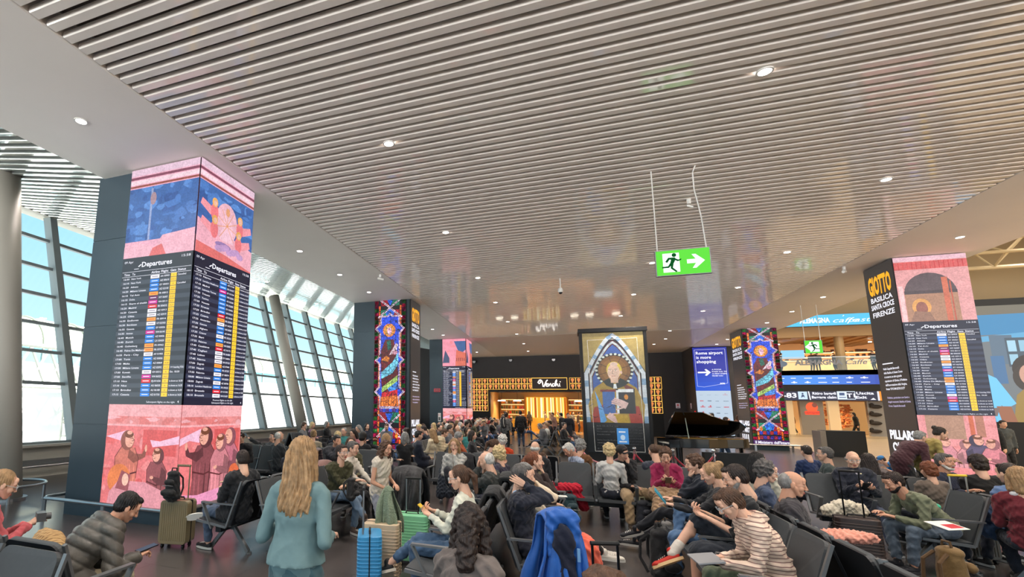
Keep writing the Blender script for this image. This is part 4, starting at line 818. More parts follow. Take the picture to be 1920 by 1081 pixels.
# ------------------------------------------------------------------ chocolate shop in the far wall
t = empty('shop_portal', (-0.6, 41, 0), 0, 'brown shop portal with rows of lit cone emblems and white script name', 'shop front')
PX0, PX1 = -7.05, 7.1
b = MB(); b.box(PX0, PX1, -.12, 0, 3.45, 4.42); b.box(PX0, -5.55, -.12, 0, 1.72, 3.45); b.box(5.75, PX1, -.12, 0, 1.72, 3.45); b.build('portal_panel', M_brown, t)
MB().box(-5.55, 5.75, -.06, .3, 3.28, 3.46).build('lintel', M_black, t); MB().box(-5.75, -5.5, -.1, .3, 0, 3.4).build('jamb', M_black, t); MB().box(5.6, 5.8, -.1, .3, 0, 3.4).build('jamb', M_black, t); MB().box(PX0, -5.75, -.1, .2, 0, 1.7).build('base_panel', M_black, t); MB().box(5.8, PX1, -.1, .2, 0, 1.7).build('base_panel', M_black, t)
def emblem():
    b = MB(); b.prism([(-.10, .02), (-.06, .0), (.06, 0), (.10, .02), (.02, -.18), (-.02, -.18)], 'y', -.05, 0); b.ell((0, -.03, .07), (.12, .05, .1), 10, 6); return b.mesh('cone_emblem')
def fring(w, h):
    b = MB(); r = .018; b.box(-w/2, w/2, -.04, 0, h/2-r, h/2); b.box(-w/2, w/2, -.04, 0, -h/2, -h/2+r); b.box(-w/2, -w/2+r, -.04, 0, -h/2, h/2); b.box(w/2-r, w/2, -.04, 0, -h/2, h/2); return b.mesh('lit_frame')
EM = emblem(); EM.materials.append(M_cone); FR = fring(.45, .44); FR.materials.append(M_gold)
cells = []
for c in range(31):
    x = PX0+.25+.4567*c
    if -2.15 < x < .75: continue
    for z in (4.17, 3.70): cells.append((x, z))
for r in range(4):
    for c in (0, 1, 2): cells.append((PX0+.25+.4567*c, 3.24-.44*r)); cells.append((PX1-.25-.4567*c, 3.24-.44*r))
for x, z in cells[:99]:
    o = link('cone_emblem', EM, None, t, (x, -.13, z)); fo = link('lit_frame', FR, None, o, (0, 0, 0))
MB().box(-2.1, .55, -.3, -.1, 3.48, 4.38).build('sign_box', M_brown, t); b = MB(); [b.box(*k) for k in ((-2.12, .57, -.31, -.29, 4.36, 4.4), (-2.12, .57, -.31, -.29, 3.46, 3.5), (-2.12, -2.09, -.31, -.29, 3.46, 4.4), (.54, .57, -.31, -.29, 3.46, 4.4))]; b.build('sign_frame', M_gold, t)
b = MB()
def stroke(pts, r=.026, x0=-1.55, z0=3.66, s=1.0): b.tube([(x0+p[0]*s, -.33, z0+p[1]*s) for p in pts], r, 6)
stroke([(0, .5), (-.08, .36), (.02, .27), (.12, .36), (.1, .52), (.02, .56), (.1, .58), (.22, .5), (.28, .3), (.3, .04), (.36, .02), (.44, .2), (.55, .45), (.66, .56)], .034)
stroke([(.5, .14), (.62, .18), (.66, .27), (.58, .3), (.52, .2), (.54, .07), (.64, .04), (.72, .12)]); stroke([(.72, .28), (.76, .05), (.8, .2), (.88, .28), (.92, .2), (.92, .06), (.98, .06)])
stroke([(1.14, .25), (1.05, .27), (1.0, .16), (1.05, .05), (1.16, .08)]); stroke([(1.16, .08), (1.28, .5), (1.34, .58), (1.34, .48), (1.25, .05), (1.31, .22), (1.39, .26), (1.42, .06), (1.48, .06)]); stroke([(1.55, .28), (1.53, .08), (1.6, .06)]); stroke([(1.6, .4), (1.61, .42)], .04)
b.build('sign_lettering', glow('white neon', (255, 244, 232), 3.0), t)
# room inside
s = empty('shop_interior', (-0.6, 41, 0), 0, 'glowing golden chocolate shop interior behind the portal', 'shop interior')
b = MB(); b.box(-5.6, -5.5, .3, 5.6, 0, 3.4); b.box(5.6, 5.7, .3, 5.6, 0, 3.4); b.box(-5.6, 5.7, 5.6, 5.7, 0, 3.4); b.build('wall', mat('shop wall', (226, 180, 110), rough=.5), s); MB().box(-5.6, 5.7, .3, 5.7, 3.38, 3.44).build('ceiling_panel', mat('shop ceiling', (120, 84, 54), rough=.4), s)
MB().box(-7, 7, -.3, 5.7, -.01, .006).build('shop_floor', mat('shop floor', (190, 140, 80), rough=.2), s)
b = MB(); 
for q in range(20): b.m((0, 2, 1, 0, 3)[q % 5]).box(-2.98+.17*q, -2.98+.17*q+(.1, .13, .08)[q % 3], 5.35, 5.5, 1.15, 2.95)
b.build('fluted_panel', [glow('yellow glow', (255, 222, 130), .95), glow('pale glow', (255, 240, 190), 1.0), glow('gold glow', (214, 160, 60), .8), glow('copper stripe', (190, 90, 40), .7)], s); b = MB(); b.box(-3.05, .42, 5.5, 5.55, 1.1, 3.0); b.build('panel_back', glow('amber glow', (226, 150, 40), .9), s)
for (x0, x1) in ((-5.3, -3.2), (.6, 2.2), (2.3, 3.6)):
    b = MB(); 
    for z in (.55, 1.0, 1.45, 1.9, 2.35, 2.8): b.box(x0, x1, 5.05, 5.55, z, z+.04)
    b.box(x0-.05, x0, 5.05, 5.6, 0, 3.0); b.box(x1, x1+.05, 5.05, 5.6, 0, 3.0); b.build('shelf_unit', M_wood, s)
    b = MB(); [b.box(x0, x1, 5.5, 5.54, z-.05, z-.02) for z in (1.0, 1.45, 1.9, 2.35, 2.8)]; b.build('shelf_light', M_warm, s)
b = MB(); [b.box(3.85, 5.2, 5.2, 5.3, 1.1+.3*q, 1.3+.3*q) for q in range(6)]; b.build('red_rack', glow('copper glow', (226, 100, 40), .9), s); b = MB(); b.box(3.75, 3.83, 5.1, 5.5, 0, 3.1); b.box(5.22, 5.3, 5.1, 5.5, 0, 3.1); b.build('rack_frame', M_goldm, s)
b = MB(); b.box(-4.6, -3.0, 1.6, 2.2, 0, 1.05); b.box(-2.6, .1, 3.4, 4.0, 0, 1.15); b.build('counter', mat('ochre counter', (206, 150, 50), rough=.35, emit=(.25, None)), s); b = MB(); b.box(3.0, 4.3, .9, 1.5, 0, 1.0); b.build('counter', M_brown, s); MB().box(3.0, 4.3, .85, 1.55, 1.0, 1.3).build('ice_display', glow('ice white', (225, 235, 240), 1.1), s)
for k, (x, y) in enumerate(((-4.8, 1.9), (-3.5, 1.9), (1.4, 2.4), (2.6, 2.4), (4.6, 2.4))):
    p = empty('pendant_lamp', (x-.6, 41+y, 2.62), 0, 'wide glowing pendant lamp inside the chocolate shop, %s from the left' % ('first', 'second', 'third', 'fourth', 'fifth')[k], 'lamp', 'pendant lamps in the chocolate shop')
    MB().disc((0, 0), .34, -.06, .02, 18, .3).build('shade', M_ww, p); MB().tube([(0, 0, .02), (0, 0, .76)], .012, 6).build('cord', M_black, p)
for k, x in enumerate((-4, -1, 2, 4.5)):
    ld = bpy.data.lights.new('shop_light', 'SPOT'); ld.spot_size = 2.5; ld.spot_blend = .8; ld.energy = 420; ld.color = (1, .74, .42); ld.shadow_soft_size = .15; lo = bpy.data.objects.new('shop_light', ld); COL.objects.link(lo); lo.location = (x-.6, 43.6, 3.3)
bt = MB(); bt.tube([(0, 0, 0), (0, 0, .2), (0, 0, .26), (0, 0, .34)], [.055, .055, .02, .02], 8); BT = [bt.mesh('bottle')]; bx = MB().box(-.07, .07, -.05, .05, 0, .22); BX = bx.mesh('box')
pc = [(90, 60, 30), (60, 80, 40), (226, 120, 30), (220, 200, 160), (180, 40, 30), (120, 70, 40)]
bms = []
for i, c in enumerate(pc):
    for src, nm in ((BT[0], 'bottle'), (BX, 'box')):
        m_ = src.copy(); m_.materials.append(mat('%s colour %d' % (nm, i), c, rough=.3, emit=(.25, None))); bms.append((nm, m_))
rr = random.Random(5)
for (x0, x1, un) in ((-5.3, -3.2, 'left'), (.6, 2.2, 'middle'), (2.3, 3.6, 'right')):
    for z in (1.04, 1.49, 1.94, 2.39):
        x = x0+.12
        while x < x1-.1:
            nm, m_ = bms[rr.randrange(len(bms))]; o = link(nm, m_, None, None, (x-.6, 46.2, z)); lv = {1.04: 'lowest', 1.49: 'second', 1.94: 'third', 2.39: 'top'}[z]; tag(o, 'small %s on the %s shelf of the %s unit in the chocolate shop' % (nm, lv, un), nm, '%s on the %s shelf, %s shop unit' % ('bottles' if nm == 'bottle' else 'boxes', lv, un)); x += rr.uniform(.17, .24)

# ------------------------------------------------------------------ concourse on the right: mezzanine cafe above shops
MZ = 52.0
def X(px, py=700): return aty(px, py, MZ).x
t = empty('mezzanine', (12, MZ, 0), 0, 'upper gallery with glass rail, blue logo screen and black sign band', 'gallery')
b = MB(); b.box(-.5, 40, 0, 10, 5.1, 5.5); b.box(-.5, 40, -.1, .1, 3.7, 4.26); b.build('slab', M_black, t)
MB().box(-.5, 40, 0, .4, 2.9, 5.5).build('band', M_black, t)
a = Art((0, -.04, 0), (1, 0, 0), (0, 0, 1)); xa, xb = 1.2, X(1652)-12
for q in range(24): x = xa+(xb-xa)*q/24; f = math.sin(q/23*math.pi); a.rect(x, 4.28, xa+(xb-xa)*(q+1)/24, 5.08, (int(34+26*f), int(70+66*f), int(170+60*f)), False)
a.L += 1; rr = random.Random(9)
for r_ in range(2):
    for q in range(11):
        x = xa+.3+q*.95; wv = rr.uniform(.35, .62); z = 4.83 if r_ == 0 else 4.46
        a.rect(x, z-.03, x+wv, z+.03, (236, 240, 255), False)
        if rr.random() > .55: a.ell(x+wv/2, z+.02, .09, .09, (236, 240, 255), up=False)
a.build('logo_screen', M_led, t)
a = Art((0, -.06, 0), (1, 0, 0), (0, 0, 1)); xs0 = X(1376)-12; xs1 = X(1655)-12; a.rect(xs0, 2.93, xs1, 3.78, (22, 26, 56)); xo = X(1642)-12; a.rect(xo, 2.93, xs1, 3.78, (240, 140, 30)); a.rect(xo-.12, 2.93, xo, 3.78, (214, 214, 222))
def sx(px): return X(px, 740)-12
a.text('41-83', sx(1493), 3.16, .42, WH, 1.75, bold=.03, align='r'); a.rect(sx(1496), 3.02, sx(1513), 3.68, (190, 214, 236)); a.ell((sx(1496)+sx(1513))/2, 3.5, .07, .07, (40, 60, 100)); a.poly([(sx(1504)-.05, 3.42), (sx(1504)+.1, 3.4), (sx(1504)+.16, 3.15), (sx(1504)+.05, 3.25), (sx(1504)-.12, 3.15)], (40, 60, 100))
a.line([(sx(1516), 3.7), (sx(1518), 3.0)], .08, WH); a.text('Ritiro bagagli', sx(1567), 3.42, .22, WH, sx(1567)-sx(1523), align='r', bold=.03); a.text('Baggage claim', sx(1567), 3.1, .22, WH, sx(1567)-sx(1521), align='r', bold=.03)
a.rect(sx(1569), 3.02, sx(1603), 3.7, (214, 226, 240)); a.rect(sx(1587), 3.07, sx(1602), 3.65, (22, 26, 56)); a.text('T1', (sx(1587)+sx(1602))/2, 3.2, .32, WH, .55, align='c', bold=.03); a.rect(sx(1573), 3.35, sx(1583), 3.58, (60, 80, 120)); a.rect(sx(1572), 3.15, sx(1585), 3.22, (60, 80, 120))
a.text('Uscita', sx(1605), 3.44, .22, WH, 1.15, bold=.03); a.text('Exit', sx(1624), 3.1, .22, WH, .72, align='r', bold=.03); a.poly([(sx(1630), 3.0), (sx(1636), 3.16), (sx(1641), 3.0)], WH)
a.build('direction_sign', M_led, t)
MB().box(-.5, 40, .02, .04, 5.5, 6.65).build('glass_rail', M_glass, t); MB().box(-.5, 40, 0, .06, 6.62, 6.67).build('handrail', M_steel, t)
a = Art((0, -.01, 0), (1, 0, 0), (0, 0, 1)); a.text('ALEMAGNA', sx(1497), 5.98, .42, (120, 124, 136), sx(1588)-sx(1497), bold=.05); a.text('Caffe Pasticceria', sx(1594), 5.98, .42, (110, 120, 140), 4.6, bold=.01, shear=.3); a.ell(sx(1470), 6.1, .5, .28, (90, 110, 140)); a.build('rail_lettering', M_print, t)
# cafe
t = empty('cafe', (12, MZ, 5.5), 0, 'warm lit upstairs cafe with long counters and pastry shelves under a blue name fascia', 'cafe')
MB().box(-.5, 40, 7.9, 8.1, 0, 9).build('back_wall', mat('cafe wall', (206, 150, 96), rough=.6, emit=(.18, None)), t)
b = MB(); n = 60
for q in range(n): x0 = -.5+40*q/n; z = 3.0+.25*math.sin(q*.55); b.box(x0, x0+40/n+.01, .6, 7.8, z, z+.15)
b.build('wooden_ceiling', M_wood, t); b = MB(); b.box(-.5, 40, -.02, .5, 2.9, 3.85); b.build('soffit_band', mat('beige band', (170, 140, 104), rough=.6), t)
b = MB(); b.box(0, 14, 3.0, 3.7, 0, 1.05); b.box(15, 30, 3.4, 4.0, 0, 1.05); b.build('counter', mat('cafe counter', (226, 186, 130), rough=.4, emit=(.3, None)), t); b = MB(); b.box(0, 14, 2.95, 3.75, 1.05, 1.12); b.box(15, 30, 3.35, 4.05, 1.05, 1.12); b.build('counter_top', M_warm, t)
b = MB(); [b.box(0, 16, 7.5, 7.85, z, z+.05) for z in (1.3, 1.75, 2.2)]; b.build('shelf', M_warm, t); b = MB(); rr = random.Random(6)
for z in (1.35, 1.8, 2.25):
    for q in range(34): x = .2+q*.47; b.box(x, x+rr.uniform(.15, .35), 7.4, 7.7, z, z+rr.uniform(.1, .32))
o = b.build('goods', mat('dark goods', (96, 58, 40), rough=.5), t); o['kind'] = 'stuff'
MB().tube([(sx(1592), .5, 0), (sx(1592), .5, 3.9)], .32, 16).build('column', mat('cafe column', (190, 160, 120), rough=.4), t)
for q in range(6): MB().disc((2+q*2.2, 2.2), .12, 2.55, 2.62, 12).build('lamp', M_ww, t)
MB().box(7.5, 9.3, 5.0, 5.1, 1.5, 2.3).build('menu_screen', glow('menu blue', (130, 180, 210), 1.0), t)
for q, x in enumerate((2, 6, 10, 14)):
    ld = bpy.data.lights.new('cafe_light', 'SPOT'); ld.spot_size = 2.5; ld.spot_blend = .8; ld.energy = 600; ld.color = (1, .78, .5); ld.shadow_soft_size = .15; lo = bpy.data.objects.new('cafe_light', ld); COL.objects.link(lo); lo.location = (12+x, MZ+2.2, 8.0)
t = empty('cafe_fascia', (12, 51.6, 9.3), 0, 'bright blue fascia reading Alemagna caffe pasticceria high over the cafe', 'shop sign')
MB().box(2, 30, 0, .3, 0, .95).build('fascia', M_black, t)
a = Art((2, -.01, 0), (1, 0, 0), (0, 0, 1)); a.rect(0, 0, 28, .95, (70, 186, 232)); a.text('ALEMAGNA', sx(1512)-2, .28, .42, (245, 250, 255), sx(1570)-sx(1512), bold=.04); a.text('caffe', sx(1576)-2, .24, .4, (245, 250, 255), 1.7, shear=.35); a.line([(sx(1596)-2, .76), (sx(1598)-2, .84)], .05, (245, 250, 255)); a.text('pasticceria', sx(1602)-2, .24, .4, (245, 250, 255), 3.9, shear=.35); a.build('lettering', M_led, t)
# shops on the ground floor
t = empty('shop_row', (12, MZ+.5, 0), 0, 'ground floor shops with grey blocks and lit openings below the direction sign', 'shops')
def xr(px): return aty(px, 790, MZ+.5).x-12
M_gp = mat('grey shop pier', (160, 154, 150), rough=.6); MB().box(-1, xr(1478), 0, .3, 0, 2.95).build('pier', M_gp, t); MB().box(xr(1503), xr(1547), 0, .4, 0, 2.95).build('pier', M_gp, t)
b = MB(); b.box(xr(1630), xr(1700), 0, .3, 0, 2.95); b.build('louvred_wall', mat('louvred grey', (176, 174, 176), rough=.5, stripes=((0, 0, 4), .35, rgb(130, 128, 130), 0)), t)
M_wp = mat('self lit warm pier', (226, 196, 152), rough=.6, emit=(.25, None)); MB().box(xr(1556), xr(1577), 0, .3, 0, 2.95).build('pier', M_wp, t); MB().box(xr(1478), xr(1490), 0, .3, 0, 2.95).build('pier', M_wp, t)  # these piers emit a little, standing in for warm shop light on them
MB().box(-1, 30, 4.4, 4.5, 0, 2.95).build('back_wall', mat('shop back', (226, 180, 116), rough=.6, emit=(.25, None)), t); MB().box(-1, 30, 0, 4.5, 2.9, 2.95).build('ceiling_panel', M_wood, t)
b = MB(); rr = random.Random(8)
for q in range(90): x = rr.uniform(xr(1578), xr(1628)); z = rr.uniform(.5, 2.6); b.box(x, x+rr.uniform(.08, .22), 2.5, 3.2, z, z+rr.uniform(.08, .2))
o = b.build('merchandise', mat('orange goods', (190, 110, 60), rough=.5, noise=(3, .8), emit=(.12, None)), t); o['kind'] = 'stuff'  # goods emit faintly, in place of shop light falling on them
cx0 = (xr(1503)+xr(1547))/2
a = Art((0, -.01, 0), (1, 0, 0), (0, 0, 1)); P = lambda px, py: (aty(px, py, MZ+.5).x-12, aty(px, py, MZ+.5).z)
a.ell(*P(1522, 763), .42, .42, (255, 84, 30)); a.ell(P(1527, 759)[0], P(1527, 759)[1], .18, .2, (128, 60, 40)); a.rect(*P(1510, 777), P(1536, 770)[0], P(1536, 770)[1], (255, 70, 30)); a.text('camper', cx0, P(1522, 776)[1]+.06, .2, (190, 40, 20), 1.15, align='c', bold=.03); a.build('red_logo', M_led, t)
for q in range(4):
    p_ = aty(1641, (762, 777, 793, 808)[q], MZ+.5); o = MB().ell((0, 0, 0), (.42, .12, .16), 12, 8).ell((-.25, 0, .14), (.16, .1, .16), 10, 6).build('shoe_relief', mat('dark shoe', (50, 44, 44) if q != 2 else (120, 50, 40)), t); o.location = (p_.x-12, -.1, p_.z)
for k, x in enumerate((2, 6, 10)):
    ld = bpy.data.lights.new('shop_light', 'SPOT'); ld.spot_size = 2.5; ld.spot_blend = .8; ld.energy = 400; ld.color = (1, .75, .45); ld.shadow_soft_size = .15; lo = bpy.data.objects.new('shop_light', ld); COL.objects.link(lo); lo.location = (12+x, MZ+2.5, 2.4)
# shell of the concourse
MB().box(10.6, 62, 60.5, 61, 0, 16).build('wall_back', M_wood)['kind'] = 'structure'
MB().box(10.6, 62, 52.6, 52.8, 10.3, 16).build('wall_back', mat('upper wall', (150, 134, 110), rough=.7))['kind'] = 'structure'
MB().box(10.45, 10.6, -14, 61, HC+.9, 16).build('wall_side', mat('upper wall2', (120, 110, 96), rough=.7))['kind'] = 'structure'
MB().box(8.0, 11.0, 41.0, 60, 0, 9.0).build('wall_side', M_darkwall)['kind'] = 'structure'
MB().box(10.4, 62, -14, 61, 16, 16.2).build('ceiling', mat('concourse roof', (196, 172, 134), rough=.6))['kind'] = 'structure'
for k in range(9): MB().box(12, 60, -10+8*k, -7.6+8*k, 15.9, 15.99).build('window_%d' % (40+k), glow('added roof glow', (255, 240, 205), 2.2))['kind'] = 'structure'  # glowing strips added to brighten the concourse, standing in for skylights
MB().box(62, 62.2, -14, 61, 0, 16).build('wall_right', mat('far side wall', (150, 140, 126), rough=.7))['kind'] = 'structure'
M_tr = mat('truss paint', (196, 180, 148), rough=.4)
for k, Y in enumerate((22, 30, 38, 46)):
    t = empty('roof_truss', (10.6, Y, 0), 0, 'white tubular roof truss over the right concourse, %s one' % ('nearest', 'second', 'third', 'farthest')[k], 'roof truss', 'roof trusses'); b = MB(); z0 = 12.2; z1 = 14.6
    b.tube([(0, 0, z1), (48, 0, z1)], .16, 8); b.tube([(0, -1.2, z0+.8), (48, -1.2, z0+.8)], .12, 8); b.tube([(0, 0, z0), (48, 0, z0)], .14, 8); b.build('chord', M_tr, t); b = MB()
    for q in range(12): x = q*4; b.tube([(x, 0, z1), (x+2, 0, z0), (x+4, 0, z1)], .08, 6); b.tube([(x, 0, z1), (x+2, -1.2, z0+.8), (x+4, 0, z1)], .08, 6); b.tube([(x+2, 0, z0), (x+2, -1.2, z0+.8)], .06, 6)
    b.build('web', M_tr, t)
for k, (x, y) in enumerate(((15, 16), (22, 24), (15, 32), (24, 38), (17, 44), (30, 30), (32, 44), (16, 8), (24, 10))):
    ld = bpy.data.lights.new('concourse_light', 'SPOT'); ld.energy = 1500; ld.spot_size = 2.2; ld.spot_blend = .8; ld.color = (1, .84, .66); ld.shadow_soft_size = .3; lo = bpy.data.objects.new('concourse_light', ld); COL.objects.link(lo); lo.location = (x, y, 15.6)
    tt = empty('high_bay_lamp', (x, y, 15.75), 0, 'round lamp under the concourse roof, one of those spread over the hall', 'ceiling light', 'lamps under the concourse roof'); MB().disc((0, 0), .3, 0, .2, 16).build('diffuser', M_ww, tt); MB().box(-.05, .05, -.05, .05, .2, .26).build('stem', M_white, tt)
# video wall
t = empty('video_wall', (13.6, 24.0, 0), 0, 'large video screen of a man in pale blue cap beside a curly haired woman', 'video screen')
MB().box(0, 6, .04, .5, 0, 6.1).build('cabinet', M_black, t)
a = Art((.1, .03, 0), (1, 0, 0), (0, 0, 1)); W4 = 5.6
a.rect(0, 1.65, W4, 5.85, (110, 116, 120)); a.poly([(0, 5.0), (W4, 5.3), (W4, 5.85), (0, 5.85)], (110, 104, 90)); a.poly([(0, 4.75), (W4, 4.9), (W4, 5.6), (0, 5.5)], (58, 130, 176)); a.poly([(.4, 4.5), (W4, 5.0), (W4, 5.25), (.4, 4.7)], (90, 160, 200))
a.rect(.75, 3.7, 1.35, 4.75, (90, 110, 128)); a.rect(1.15, 3.6, 1.75, 4.65, (70, 84, 96)); a.rect(1.2, 4.15, 1.42, 4.55, (160, 200, 220)); a.rect(1.5, 4.15, 1.7, 4.55, (140, 184, 206)); a.rect(1.2, 3.68, 1.42, 4.05, (150, 190, 210)); a.rect(.7, 3.0, 1.05, 4.0, (70, 110, 150))
a.ell(1.75, 3.5, .55, .55, (52, 44, 40)); a.ell(1.6, 3.2, .42, .5, (60, 50, 44)); a.ell(1.95, 3.2, .34, .5, (60, 50, 44)); a.ell(1.62, 3.3, .26, .38, (196, 150, 130)); a.ell(1.53, 3.36, .05, .02, (60, 40, 40)); a.ell(1.7, 3.36, .05, .02, (60, 40, 40)); a.line([(1.58, 3.1), (1.68, 3.1)], .03, (150, 70, 70)); a.rect(1.5, 2.75, 1.75, 3.05, (190, 140, 120))
a.poly([(1.0, 1.65), (1.2, 2.6), (1.45, 2.85), (1.95, 2.8), (2.6, 2.5), (2.8, 1.65)], (150, 122, 62))
a.poly([(-.0, 1.65), (0, 3.45), (.3, 3.5), (.75, 3.2), (1.15, 2.3), (.85, 2.1), (.75, 2.25), (.8, 1.65)], (110, 190, 232)); a.poly([(.62, 2.2), (1.0, 2.2), (1.1, 1.65), (.7, 1.65)], (150, 96, 70)); a.rect(0, 1.65, .55, 1.8, (70, 150, 190)); a.ell(.28, 2.55, .1, .14, (140, 170, 60)); a.poly([(0, 1.8), (.6, 1.85), (.7, 2.15), (0, 2.1)], (120, 100, 96))
a.poly([(-.0, 3.3), (.25, 3.4), (.3, 3.7), (0, 3.8)], (140, 92, 70)); a.ell(.2, 4.0, .3, .42, (150, 100, 78)); a.poly([(-.02, 4.1), (-.02, 4.55), (.25, 4.62), (.48, 4.5), (.54, 4.1), (.3, 4.2)], (110, 190, 230)); a.ell(.3, 4.0, .07, .025, (50, 34, 30)); a.ell(.08, 4.0, .06, .025, (50, 34, 30)); a.line([(.2, 3.98), (.25, 3.84), (.17, 3.83)], .025, (110, 66, 50)); a.line([(.08, 3.72), (.3, 3.73)], .03, (110, 60, 54))
a.build('screen_image', M_led, t)

# black plinth box on the pale floor and low counter
t = empty('black_kiosk', (11.0, 27.6, 0), 0, 'tall black rectangular box standing on the pale concourse floor', 'kiosk')
MB().box(-.42, .95, -.4, .4, 0, 1.12).build('body', M_black, t, bevel=.01); MB().box(-.62, -.42, -.4, .4, 0, 1.1).build('side_panel', mat('kiosk grey', (128, 120, 112)), t)

# ------------------------------------------------------------------ outside
M_apron = mat('apron concrete', (205, 203, 198), rough=.8, noise=(.2, .05)); M_bw = mat('white building', (225, 226, 226), rough=.7)
MB().box(-400, -13.6, -160, 400, -4.2, -4).build('ground', M_apron)['kind'] = 'structure'
M_tg = mat('teal glass', (120, 172, 186), rough=.15, metal=.2)
t = empty('terminal_building', (-42, 40, -4), 0, 'long white airport pier with arched roof and teal window band seen through the glass wall', 'building')
b = MB(); b.box(-14, 0, -38, 90, 0, 9.0); b.build('wall', M_bw, t); MB().box(-14, .06, -37.8, 89.8, 9.3, 10.7).build('window_band', M_tg, t); b = MB(); b.box(-14, .2, -38, 90, 9.0, 9.3); b.box(-14, .2, -38, 90, 10.7, 10.9); b.build('cornice', M_bw, t)
b = MB(); prof = [(0.1-1.2*(1-math.cos(q/8*math.pi/2))*3, 10.9+2.6*math.sin(q/8*math.pi/2)) for q in range(9)]
b.prism(prof+[(-14, 13.5), (-14, 10.9)], 'y', -38, 90); b.build('roof', mat('pale roof', (226, 224, 200), rough=.5), t)
b = MB()
for q in range(32): b.tube([(p[0]+.1, -36+4*q, p[1]+.05) for p in prof], .09, 5); b.box(.05, .2, -36.06+4*q, -35.94+4*q, 9.3, 10.7)
b.build('rib', mat('rib grey', (140, 146, 140)), t)
t = empty('boarding_bridge', (-26, 17, -4), 0, 'white boarding bridge and stair tower close outside the left windows', 'boarding bridge')
b = MB(); b.box(-6, 0, -6, 3.2, 0, 6.6); b.build('wall', M_bw, t); MB().box(-5.8, .08, -6, -2.2, 7.2, 8.6).build('window_band', M_tg, t); MB().box(-6, .02, -6.1, 3.3, 6.6, 7.1).build('deck', M_bw, t)
b = MB(); M_sf = mat('scaffold grey', (176, 176, 166), rough=.5)
for q in range(9): b.tube([(1.5, -3+q*.9, 6.7), (1.5, -2.1+q*.9, 8.6)], .07, 5); b.tube([(1.5, -2.1+q*.9, 8.6), (1.5, -1.2+q*.9, 6.7)], .07, 5)
b.tube([(1.5, -3.5, 8.7), (1.5, 6, 8.7)], .1, 6); b.tube([(1.5, -3.5, 6.7), (1.5, 6, 6.7)], .1, 6)
for q in range(9): z = .2+q*.8; b.box(1.2, 2.6, 1.0+.0*q, 2.2, z, z+.08); b.tube([(1.2, 1.0+1.2*(q % 2), z), (1.2, 2.2-1.2*(q % 2), z+.8)], .06, 5)
for xx in (1.2, 2.6):
    for yy in (1.0, 2.2): b.tube([(xx, yy, 0), (xx, yy, 7.6)], .06, 5)
b.build('stair_tower', M_sf, t)
t = empty('warning_mast', (-70, 46, -4), 0, 'thin red and white mast far outside the left windows', 'mast')
b = MB(); [b.tube([(0, 0, 3*q), (0, 0, 3*q+1.5)], .35-.012*q, 6) for q in range(6)]; b.build('red_section', mat('mast red', (214, 70, 60)), t); b = MB(); [b.tube([(0, 0, 3*q+1.5), (0, 0, 3*q+3)], .33-.012*q, 6) for q in range(6)]; b.tube([(-1, 0, 17.8), (1, 0, 17.8)], .12, 5); b.build('white_section', M_bw, t)
t = empty('distant_terminal', (-120, 60, -4), 0, 'low pale terminal roofs on the horizon outside', 'building'); b = MB(); b.box(-10, 0, -70, 10, 0, 8); b.prism([(-12, 8), (2, 8), (-5, 12)], 'y', -70, -20); b.build('wall', mat('hazy grey', (196, 206, 212)), t)
t = empty('tail_fin', (-60, 74, -4), 0, 'pale aircraft tail with red stripe behind the pier', 'aircraft tail'); b = MB(); b.prism([(-8, 0), (3, 0), (4.6, 22), (3.4, 22), (0, 10)], 'x', -.2, .2); b.build('fin', mat('fin pink', (236, 190, 190)), t)
# ================================================================== PEOPLE
def V(*a): return Vector(a)
SKINS = {'a': (226, 178, 152), 'b': (210, 156, 128), 'c': (186, 128, 98), 'd': (140, 92, 68)}
HAIRS = {'black': (24, 20, 20), 'dark': (44, 32, 28), 'brown': (82, 56, 40), 'auburn': (120, 66, 40), 'blond': (168, 134, 96), 'fair': (214, 188, 140), 'grey': (140, 138, 136), 'white': (214, 210, 204), 'greydark': (92, 88, 86)}
def M_skin(k): return mat('skin '+k, SKINS[k], rough=.5, noise=(9, .05))
M_lip = mat('lips', (176, 92, 84), rough=.45); M_eyew = mat('eye white', (228, 224, 218), rough=.3); M_eyed = mat('iris', (36, 26, 22), rough=.2)
def M_hair(k): return mat('hair '+k, HAIRS[k], rough=.45, noise=(26, .45), bump=(70, .8, (1, 1, .12)))
def cloth(name, col, **kw): return mat('cloth '+name, col, rough=kw.get('rough', .85), noise=kw.get('noise', (14, .07)), bump=kw.get('bump', (16, .5)), sheen=kw.get('sheen', .15), stripes=kw.get('stripes'))

